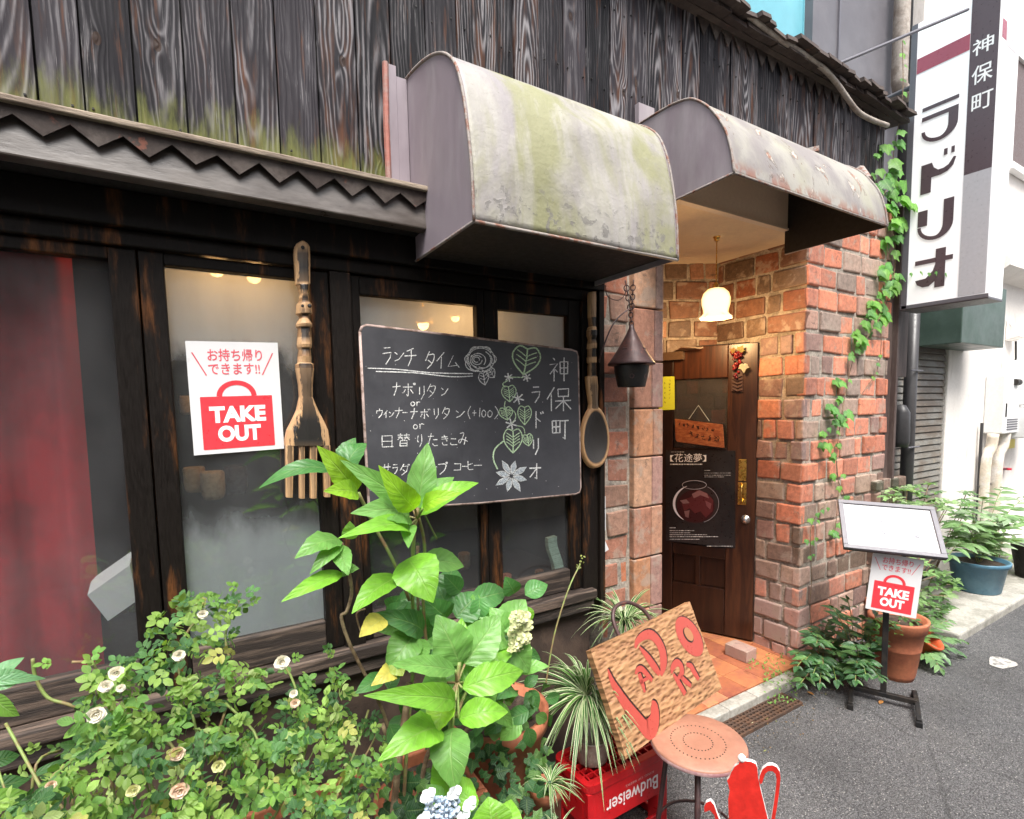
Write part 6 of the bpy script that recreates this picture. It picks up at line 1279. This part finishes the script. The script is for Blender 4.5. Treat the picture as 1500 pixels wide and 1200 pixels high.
mb = MB(); stem([(800, 1000, 1.32), (812, 930, 1.34), (832, 865, 1.36), (848, 830, 1.38), (851, 822, 1.38)], .0026, mb)
ra = MB()
for k in range(10): p = aty(851+U(-5, 5), 822+U(-10, 14), 1.38); mini(ra, p, rv()+V((0, 0, .4)), VIEW, .010, .006, (.30, .34, .10))
rn = thing('flowering_stalk', aty(800, 1000, 1.32), 'long thin flower stalk rising before the right-hand window', 'plant'); build('stalk', mb, M['stem'], rn); build('bud', ra, M['small_leaf'], rn)
# pots and planters
pt = atz(728, 1110, .30); pt = aty(728, 1100, 1.40)
bp = thing('terracotta_pot', (pt.x, pt.y, 0), 'wide terracotta pot behind the hydrangea and left of the crate', 'pot')
rz = aty(728, 1076, 1.28).z
mb = MB(); mb.lathe([(0, 0), (.11, 0), (.135, rz*.4), (.15, rz-.05), (.165, rz-.045), (.168, rz), (.150, rz), (.14, rz-.05), (0, rz-.05)], (pt.x, pt.y, 0), 40); build('pot_body', mb, M['terra'], bp, smooth=True)
mb = MB(); mb.lathe([(0, rz-.035), (.147, rz-.03)], (pt.x, pt.y, 0), 24); build('soil', mb, M['soil'], bp)
mb = MB(); z1 = .46
for a, b, c, d in ((-.9, .62, 1.20, 1.22), (-.9, .62, 1.46, 1.48), (-.9, -.88, 1.22, 1.46), (.60, .62, 1.22, 1.46)): mb.box(a, b, c, d, 0, z1)
lpn = thing('long_planter', (-.14, 1.34, 0), 'long dark terracotta planter under the left windows half hidden by roses', 'planter'); build('planter_body', mb, M['terra'], lpn, bevel=.006)
mb = MB(); mb.box(-.88, .60, 1.22, 1.46, .38, .42); build('soil', mb, M['soil'], lpn)
for (px, py, y, r_, h_, lab) in ((600, 1165, 1.22, .085, .0, 'small terracotta pot among the hydrangea stems'), (800, 1150, 1.16, .045, 0, 'small terracotta pot at the left of red crate')):
    c = aty(px, py, y); t = thing('terracotta_pot', (c.x, c.y, 0), lab, 'pot'); mb = MB(); zt_ = c.z; mb.lathe([(0, 0), (r_*.7, 0), (r_*.95, zt_-.03), (r_*1.05, zt_-.03), (r_*1.05, zt_), (r_*.92, zt_), (r_*.85, zt_-.03), (0, zt_-.03)], (c.x, c.y, 0), 28); build('pot_body', mb, M['terra'], t, smooth=True)
# ---- english ivy ground cover by the crate
iv = MB()
for _ in range(230):
    px, py = U(560, 805), U(1085, 1215)
    if py < 1130 and px < 690: continue
    y = 1.28-(py-1085)/130*.22+U(-.05, .06); c = aty(px, py, y); lobed(iv, c, V((U(-1, 1), -.3, U(-.9, .5))), VIEW+rv(.4), U(.022, .04), jit(random.choice([(.03, .10, .03), (.045, .13, .035), (.02, .07, .025), (.10, .22, .05)]), .2))
o = build('ivy_ground_cover', iv, M['leaf'], label='dark green ivy ground cover between the pots at the front', cat='ivy', kind='stuff', smooth=True)
# ---- climbing vine on the pillar
vn = thing('climbing_vine', (3.7, 1.58, 0), 'climbing vine with three lobed leaves trailing down the brick pillar', 'vine')
VL = [(1325, 60, 10), (1322, 78, 12), (1327, 95, 11), (1322, 115, 12), (1326, 135, 12), (1320, 155, 12), (1325, 172, 12), (1318, 190, 14), (1300, 212, 26), (1320, 205, 20), (1312, 238, 28), (1295, 264, 26), (1308, 278, 26), (1326, 268, 24), (1330, 288, 28), (1300, 300, 20), (1313, 320, 26), (1327, 322, 28), (1302, 347, 26), (1319, 345, 20), (1312, 373, 18), (1303, 385, 24), (1296, 397, 20), (1320, 402, 18), (1306, 412, 26), (1316, 415, 26), (1297, 426, 18), (1294, 432, 16), (1283, 444, 22), (1295, 448, 18), (1280, 459, 22), (1298, 460, 24), (1270, 471, 20), (1285, 476, 20), (1258, 489, 22), (1266, 498, 26), (1247, 517, 16), (1256, 512, 14), (1290, 520, 9), (1286, 532, 9), (1284, 545, 8), (1280, 552, 8), (1233, 559, 20), (1245, 556, 12), (1232, 581, 14), (1223, 597, 20), (1234, 608, 18), (1245, 605, 18), (1223, 615, 16), (1237, 620, 14), (1215, 627, 12), (1208, 633, 14), (1227, 631, 12), (1214, 650, 18), (1229, 650, 14), (1221, 664, 14), (1222, 695, 14), (1235, 695, 10), (1230, 713, 12), (1241, 727, 12), (1205, 747, 10), (1198, 752, 9), (1214, 744, 9), (1187, 760, 11), (1199, 762, 10), (1223, 780, 14), (1228, 767, 12), (1182, 791, 11), (1190, 793, 10), (1197, 788, 9), (1186, 815, 9), (1192, 812, 8), (1285, 225, 14), (1338, 300, 20), (1335, 400, 8), (1350, 398, 8), (1362, 400, 8), (1372, 398, 9), (1386, 400, 8), (1306, 255, 22), (1290, 248, 18), (1309, 300, 22), (1318, 250, 18)]
fo = MB()
for px, py, s in VL:
    onsign = px > 1312 and py < 405
    y = 1.585 if px < 1313 else 1.55
    c = aty(px, py, y-U(.004, .03)) if px < 1313 else atx(px, py, SX-.012-U(0, .02)) if py < 440 and px > 1321 else aty(px, py, y)
    sm_ = s*depth(c)/FX
    for rep in range(3 if s > 18 else 2 if s > 13 else 1):
        lobed(fo, c+(rv(.022) if rep else V((0, 0, 0)))+V((0, .01*rep, 0)), V((U(-.5, .5), -.35, -1)), V((-.3, -1, .35))+rv(.3), sm_*U(.68, .92), jit(random.choice([(.12, .30, .06), (.15, .34, .06), (.09, .25, .06)]), .18))
build('foliage', fo, M['leaf'], vn, smooth=True)
vs_ = MB()
for pts in ([(1322, 60), (1322, 150), (1310, 215), (1305, 290), (1312, 380), (1300, 440), (1280, 480), (1255, 515), (1245, 545), (1236, 590), (1228, 640), (1225, 680), (1228, 705), (1238, 727)], [(1290, 470), (1290, 520), (1280, 552), (1260, 580)], [(1225, 670), (1228, 720), (1222, 790)], [(1212, 735), (1190, 765), (1187, 800), (1189, 850), (1186, 890), (1190, 920)], [(1310, 260), (1290, 300), (1300, 350), (1296, 420)]):
    vs_.tube(smoothpts([tuple(aty(a, b, 1.582 if a < 1313 else 1.56)) for a, b in pts], 3), .0022, 5)
build('vine_stem', vs_, M['cane'], vn)
# ---- holly ferns at the pillar foot
def frond(m, base, tip, rise, lw, npair, cols, stm_, sag=.0):
    base, tip = V(base), V(tip); pts = []
    for i in range(npair*2+2): q = i/(npair*2+1); pts.append(base.lerp(tip, q)+V((0, 0, rise*sin(pi*q*.8))))
    stm_.tube([tuple(p) for p in pts[::3]]+[tuple(pts[-1])], .0022, 4)
    for i in range(2, len(pts)-1):
        q = i/(len(pts)-1); d = (pts[min(i+1, len(pts)-1)]-pts[i-1]).normalized(); side = d.cross(V((0, 0, 1))).normalized(); s = side if i % 2 else -side
        l = lw*(1-.45*abs(q-.45)*1.6)*(1 if q < .9 else .8); B = pts[i]; T = B+(s*.9+d*.55+V((0, 0, -.25-sag))).normalized()*l
        leaf(m, B, T, l*.46, V((0, 0, 1))+VIEW*.6+rv(.15), jit(random.choice(cols), .15), .12, .12, 5, .62, 0)
    leaf(m, pts[-2], pts[-1]+(pts[-1]-pts[-2])*.8, lw*.35, V((0, 0, 1)), jit(cols[0], .1), .1, .1, 5)
FC = [(.026, .09, .028), (.036, .115, .035), (.02, .07, .025), (.07, .16, .045)]
def fern(name, base, tips, lw, npair, lab, cols=FC, rise=.10, grp=None, cat='fern'):
    t = thing(name, base, lab, cat, grp); m = MB(); s = MB()
    for tip in tips: frond(m, V(base)+rv(.02), tip, rise*U(.7, 1.3), lw*U(.85, 1.15), npair, cols, s)
    build('foliage', m, M['fern_leaf'], t, smooth=True); build('stem', s, M['stem'], t); return t
g = lambda px, py, y: aty(px, py, y)
fern('holly_fern', atz(1225, 992, .01)+V((0, .08, 0)), [g(1165, 1000, 1.40), g(1178, 985, 1.42), g(1160, 970, 1.5), g(1200, 1020, 1.34), g(1225, 1022, 1.32), g(1185, 940, 1.48), g(1215, 920, 1.46), g(1250, 945, 1.40), g(1235, 905, 1.45), g(1255, 1000, 1.34), g(1170, 1018, 1.40), g(1195, 965, 1.4), g(1205, 990, 1.36), g(1240, 975, 1.38), g(1190, 1005, 1.36), g(1225, 950, 1.42), g(1245, 1018, 1.30), g(1200, 945, 1.5), g(1262, 975, 1.34)], .082, 6, 'glossy dark holly fern clump at the foot of the brick pillar')
fern('holly_fern', V((2.95, 1.36, .02)), [g(1252, 1018, 1.22), g(1268, 1012, 1.20), g(1290, 1010, 1.18), g(1250, 960, 1.25), g(1290, 960, 1.22), g(1215, 905, 1.40), g(1262, 915, 1.32), g(1240, 890, 1.40), g(1280, 930, 1.3), g(1255, 985, 1.25), g(1275, 985, 1.22), g(1235, 920, 1.38), g(1290, 900, 1.3)], .085, 6, 'glossy dark holly fern with a frond hanging behind the menu stand foot')
fern('holly_fern', V((3.45, 1.30, .02)), [g(1392, 985, 1.16), g(1412, 975, 1.16), g(1400, 950, 1.22), g(1380, 1000, 1.14), g(1415, 955, 1.2), g(1375, 930, 1.25), g(1395, 925, 1.25)], .075, 6, 'pale holly fern beside the tipped orange pot', [(.10, .20, .07), (.13, .24, .09), (.07, .16, .06)])
gm = MB()
for _ in range(170):
    px, py = random.choice(((1140+U(-18, 26), 1018+U(-20, 14)), (1120+U(-25, 30), 968+U(-10, 14)), (1128+U(-10, 30), 990+U(-10, 10)))); c = atz(px, py, .06+U(0, .04)); mini(gm, c, rv()+V((0, 0, .6)), V((0, -.3, 1))+rv(.4), U(.010, .02), .008, jit((.13, .28, .06), .25))
build('weed_tuft', gm, M['small_leaf'], label='small green weeds at the corner of the doorway step', cat='weeds', kind='stuff', smooth=True)
# ---- pots on the right
tb = atz(1318, 1002, 0); tb = V((3.19, 1.28, 0)); td = depth(tb+V((0, 0, .2)))/FX
tpo = thing('terracotta_pot', tb, 'large terracotta pot with banded rim standing behind the menu stand', 'pot'); R1 = 36*td; Hh = aty(1316, 938, tb.y-R1).z
mb = MB(); mb.lathe([(0, 0), (R1*.60, 0), (R1*.66, Hh*.08), (R1*.80, Hh*.5), (R1*.82, Hh*.51), (R1*.82, Hh*.53), (R1*.90, Hh*.80), (R1*.96, Hh*.81), (R1*1.04, Hh*.97), (R1*1.04, Hh), (R1*.92, Hh), (R1*.88, Hh*.88), (0, Hh*.88)], tb, 40); build('pot_body', mb, M['terra'], tpo, smooth=True)
mb = MB(); mb.lathe([(0, Hh*.9), (R1*.87, Hh*.9)], tb, 24); build('soil', mb, M['soil'], tpo)
tip_c = V((3.52, 1.30, .10)); rt = Matrix.Rotation(radians(38), 3, V((1, .2, 0)))
tpp = thing('tipped_pot', tip_c, 'small orange plastic pot tilted beside the large terracotta pot', 'pot'); mb = MB()
mb.lathe([(0, -.09), (.060, -.09), (.085, .05), (.094, .052), (.094, .066), (.085, .066), (.078, .04), (.058, -.05), (0, -.05)], tip_c, 28, rot=rt); build('pot_body', mb, gen('orange_red_plastic', (.50, .085, .03), rough=.4, bump=.05, var=.15), tpp, smooth=True)
mb = MB(); 
for k in range(5): mini(mb, tip_c+rt @ V((U(-.04, .04), U(-.04, .04), -.02)), rv(), V((0, 0, 1)), .04, .02, (.45, .38, .10))
build('dead_leaf', mb, M['small_leaf'], tpp)
c = V((3.62, 1.52, 0)); t = thing('terracotta_pot', c, 'smaller terracotta pot behind the tilted orange pot', 'pot'); mb = MB(); mb.lathe([(0, 0), (.08, 0), (.105, .22), (.12, .22), (.12, .27), (.105, .27), (.1, .23), (0, .23)], c, 28); build('pot_body', mb, M['terra'], t, smooth=True)
def shrub(name, base, poly, ydep, n, size, cols, lab, whorl=True, mat='small_leaf', ar=.42, stems=8):
    t = thing(name, base, lab, 'plant'); m = MB(); s = MB(); pts = []
    x0 = min(p[0] for p in poly); x1 = max(p[0] for p in poly); y0 = min(p[1] for p in poly); y1 = max(p[1] for p in poly); k = 0
    while k < n:
        px, py = U(x0, x1), U(y0, y1)
        if not inpoly(px, py, poly): continue
        c = aty(px, py, U(*ydep)); pts.append(c); k += 1; a0 = R()*6; q_ = random.choice(cols)
        for j in range(6):
            a = a0+j*1.05; d = V((cos(a), sin(a)*.8-.2, U(-.2, .5))); mini(m, c, d, V((0, -.2, 1))+rv(.25), size*U(.7, 1.2), size*ar, jit(q_, .18), .2, .2)
    for i in range(stems): p = random.choice(pts); s.tube(smoothpts([tuple(base), tuple(V(base).lerp(p, .5)+V((0, 0, .03))), tuple(p)], 3), .003, 5)
    build('foliage', m, M[mat], t, smooth=True); build('stem', s, M['cane'], t); return t
PL = [(.16, .28, .10), (.20, .34, .13), (.11, .22, .07), (.26, .38, .18), (.08, .17, .06)]
shrub('potted_shrub', tb+V((0, 0, Hh*.9)), [(1270, 912), (1300, 905), (1345, 905), (1362, 925), (1352, 942), (1280, 938)], (1.18, 1.36), 46, .040, [(.09, .22, .05), (.13, .28, .06), (.06, .15, .04)], 'bushy small leaved plant growing in the large terracotta pot')
shrub('leafy_shrub', (3.72, 1.50, .2), [(1295, 725), (1310, 700), (1345, 715), (1362, 705), (1385, 728), (1420, 735), (1420, 780), (1405, 800), (1385, 790), (1372, 745), (1320, 742)], (1.40, 1.66), 75, .055, PL, 'pale green leafy shrub rising behind the slanted menu board')
shrub('leafy_shrub', (3.62, 1.52, .24), [(1345, 815), (1375, 835), (1400, 850), (1398, 890), (1375, 930), (1340, 925), (1345, 870)], (1.34, 1.54), 60, .058, PL, 'leafy plant growing in the smaller terracotta pot below menu board')
b = atz(1458, 876, .055); b = V((5.02, 1.50, .055)); bd2 = depth(b)/FX; R2 = 36*bd2; H2 = aty(1458, 823, b.y-R2*.5).z-.055
blp = thing('blue_pot', b, 'round blue plastic flower pot on the concrete pavement by the white wall', 'pot'); mb = MB(); mb.lathe([(0, 0), (R2*.72, 0), (R2*.76, .01), (R2*.92, H2*.86), (R2*1.0, H2*.87), (R2*1.02, H2*.98), (R2, H2), (R2*.92, H2), (R2*.88, H2*.85), (0, H2*.85)], b, 40); build('pot_body', mb, M['bluepot'], blp, smooth=True)
mb = MB(); mb.lathe([(0, H2*.88), (R2*.9, H2*.88)], b, 24); build('soil', mb, M['soil'], blp)
bt = b+V((0, 0, H2*.88))
fern('potted_fern', bt, [g(1385, 845, 1.40), g(1400, 800, 1.4), g(1420, 770, 1.4), g(1440, 745, 1.45), g(1480, 790, 1.3), g(1498, 780, 1.3), g(1470, 735, 1.5), g(1505, 745, 1.4), g(1410, 815, 1.5), g(1500, 810, 1.4)], .15, 7, 'arching fern growing in the blue plastic pot', [(.13, .24, .09), (.18, .30, .13), (.09, .18, .06), (.24, .34, .2)], rise=.18)
shrub('pavement_shrub', (5.6, 1.55, .06), [(1420, 770), (1450, 750), (1500, 760), (1500, 830), (1470, 815), (1440, 810)], (1.4, 1.7), 55, .085, PL, 'loose pale shrub behind the blue pot at the right edge')
shrub('tall_weed', (4.7, 1.70, .06), [(1410, 715), (1420, 705), (1428, 760), (1412, 765)], (1.6, 1.7), 9, .06, PL, 'thin tall weed growing against the white wall', stems=3)
c = V((5.75, 1.35, .055)); t = thing('dark_pot', c, 'dark plant pot at the right edge beside the blue pot', 'pot'); mb = MB(); mb.lathe([(0, 0), (.12, 0), (.16, .26), (.17, .27), (.15, .27), (.14, .22), (0, .22)], c, 24); build('pot_body', mb, M['iron'], t, smooth=True)
# loose things on the ground
mb = MB(); c = atz(1467, 971, .0042); pts = [(.055*cos(q)*(1+.2*sin(3*q)), .10*sin(q)*(1+.15*cos(2*q))) for q in [2*pi*i/18 for i in range(18)]]
mb.sheet(pts, lambda u, v, d: V((c.x+v, c.y+u, .0042)), 0); build('paint_patch', mb, gen('worn_road_paint', (.40, .39, .37), (.16, .155, .15), sc=26, lo=.5, hi=.6, rough=.8), kind='structure')
for i, (px, py, col) in enumerate(((1288, 1031, (.42, .18, .05)), (1193, 1018, (.45, .2, .06)), (1120, 1050, (.25, .32, .08)), (1100, 1062, (.5, .46, .3)))):
    mb = MB(); mini(mb, atz(px, py, .006), V((cos(i*2), sin(i*2), .1)), V((0, 0, 1)), .035, .02, col, .3, -.1); build('fallen_leaf', mb, M['small_leaf'], label=['orange fallen leaf on the asphalt before the menu stand', 'brown fallen leaf by the holly fern', 'greenish fallen leaf beside the drain grate', 'dry pale leaf on the asphalt near the stool'][i], cat='leaf', group='fallen leaves on the ground')
gr = MB()
for _ in range(420):
    x = U(1.5, 4.2); y = (1.50 if x < 2.6 else 1.56)-abs(random.gauss(0, .07))-.0
    if 1.93 < x < 2.51 and y > 1.385: y -= .13
    r_ = U(.0015, .005); sph(gr, (x, y, r_*.4), r_, random.choice([(.10, .09, .08), (.2, .19, .17), (.06, .05, .04), (.16, .11, .06)]), (1, U(.6, 1), .6))
for _ in range(70):
    x = U(1.6, 4.0); y = 1.50-abs(random.gauss(0, .12)); mini(gr, V((x, y, .004)), V((U(-1, 1), U(-1, 1), .05)), V((0, 0, 1)), U(.008, .02), .006, random.choice([(.2, .13, .05), (.13, .08, .04), (.22, .24, .08)]), .3, -.1)
build('gutter_grit', gr, gen('grit', (1, 1, 1), attr=True, rough=.9, bump=.2), label='fine grit and leaf crumbs along the kerb', cat='grit', kind='stuff')
# ================================================================== inside the windows
mb = MB(); n_ = 60; vs = []; uvx = []
for i in range(n_+1):
    x = -1.25+1.0*i/n_; d = .032*sin(i*.62)+.012*sin(i*1.7+1); vs += [(x, 1.74+d, .72), (x*.995+.002, 1.74+d*.8, 2.0)]
mb.add(vs, [(2*i, 2*i+2, 2*i+3, 2*i+1) for i in range(n_)]); build('red_curtain', mb, M['curtain'], smooth=True, label='dark red curtain hanging behind the leftmost window', cat='curtain')
mb = MB(); P = [aty(*p, 1.69) for p in ((128, 872), (190, 828), (201, 880), (158, 910))]; Q = [p+V((.005, .04, .03)) for p in P]; mb.hexa([P[3], P[2], P[1], P[0], Q[3], Q[2], Q[1], Q[0]]); build('white_carton', mb, M['paper'], label='white carton leaning inside the leftmost window', cat='carton')
mb = MB(); mb.box(-.9, 1.4, 1.72, 2.3, .74, .77); build('window_counter', mb, M['interior'], label='dark wooden counter running behind the cafe windows', cat='counter')
mb = MB()
for k in range(22):
    q = k/22; px = 814+5*sin(q*4.2+1.0)-2; py = 843-58*q; c = aty(px, py, 1.66); mb.obox(c, (.021, 0, .002), (0, .012, 0), (0, 0, .0030), jit((1, 1, 1), .15))
build('paper_slip_stack', mb, gen('pale_green_paper', (.45, .58, .47), rough=.7, attr=True, bump=.1), label='wavy stack of pale green paper slips inside the right-hand window', cat='paper stack')
for i, (px, py, y, w_) in enumerate(((317, 396, 1.80, .04), (372, 406, 1.82, .04), (667, 466, 1.78, .03), (620, 476, 1.80, .04))):
    c = aty(px, py, y); t = thing('table_lamp', c, ['warm glowing lamp at the top left of the second window', 'warm glowing lamp at the top middle of the second window', 'small warm lamp seen over the chalkboard top', 'warm lamp half hidden by the chalkboard top edge'][i], 'lamp', 'lamps inside the cafe'); mb = MB(); sph(mb, c, w_*.5); build('bulb', mb, M['bulb'], t, smooth=True)
    mb = MB(); mb.lathe([(w_*.4, .06), (w_*1.0, .0), (w_*1.02, .002), (w_*.42, .062)], c, 20); mb.tube([c+V((0, 0, .06)), c+V((0, 0, .4))], .004, 5); build('lamp_shade', mb, M['brass'], t, smooth=True)
    if 1:
        l = bpy.data.lights.new('cafe_light', 'POINT'); l.energy = .55; l.color = (1, .55, .22); l.shadow_soft_size = .02; q = bpy.data.objects.new('cafe_light', l); COL.objects.link(q); q.parent = t; q.location = (0, -.05, -.02)
for i, (px, py, y, col, s) in enumerate(((285, 700, 1.95, (.45, .30, .14), 1.), (312, 708, 1.9, (.55, .42, .26), 1.1), (345, 700, 2.0, (.05, .03, .025), 1.2), (275, 592, 2.1, (.5, .36, .18), .8), (742, 850, 1.75, (.45, .16, .08), .7), (680, 820, 1.85, (.40, .28, .16), .8), (790, 842, 1.78, (.36, .18, .09), .6))):
    c = aty(px, py, y); t = MB(); k = .03*s; t.lathe([(0, -.045*s), (k*.8, -.045*s), (k, -.03*s), (k*1.02, .03*s), (k*.9, .035*s), (k*.88, -.02*s), (0, -.02*s)], c, 18)
    build('cup', t, gen('cup_glaze_%s' % 'abcdefg'[i], col, rough=.3, bump=.05), smooth=True, label=['tan cup left of the dark jar under the poster, behind glass', 'cream cup between tan cup and dark jar behind glass', 'dark jar inside the second window below the poster', 'pale cup left of the take out poster behind glass', 'orange cup in the lower corner of the right-hand window', 'beige cup inside the window under the chalkboard', 'brown cup beside the paper slip stack'][i], cat='cup', group='cups on the cafe counter')
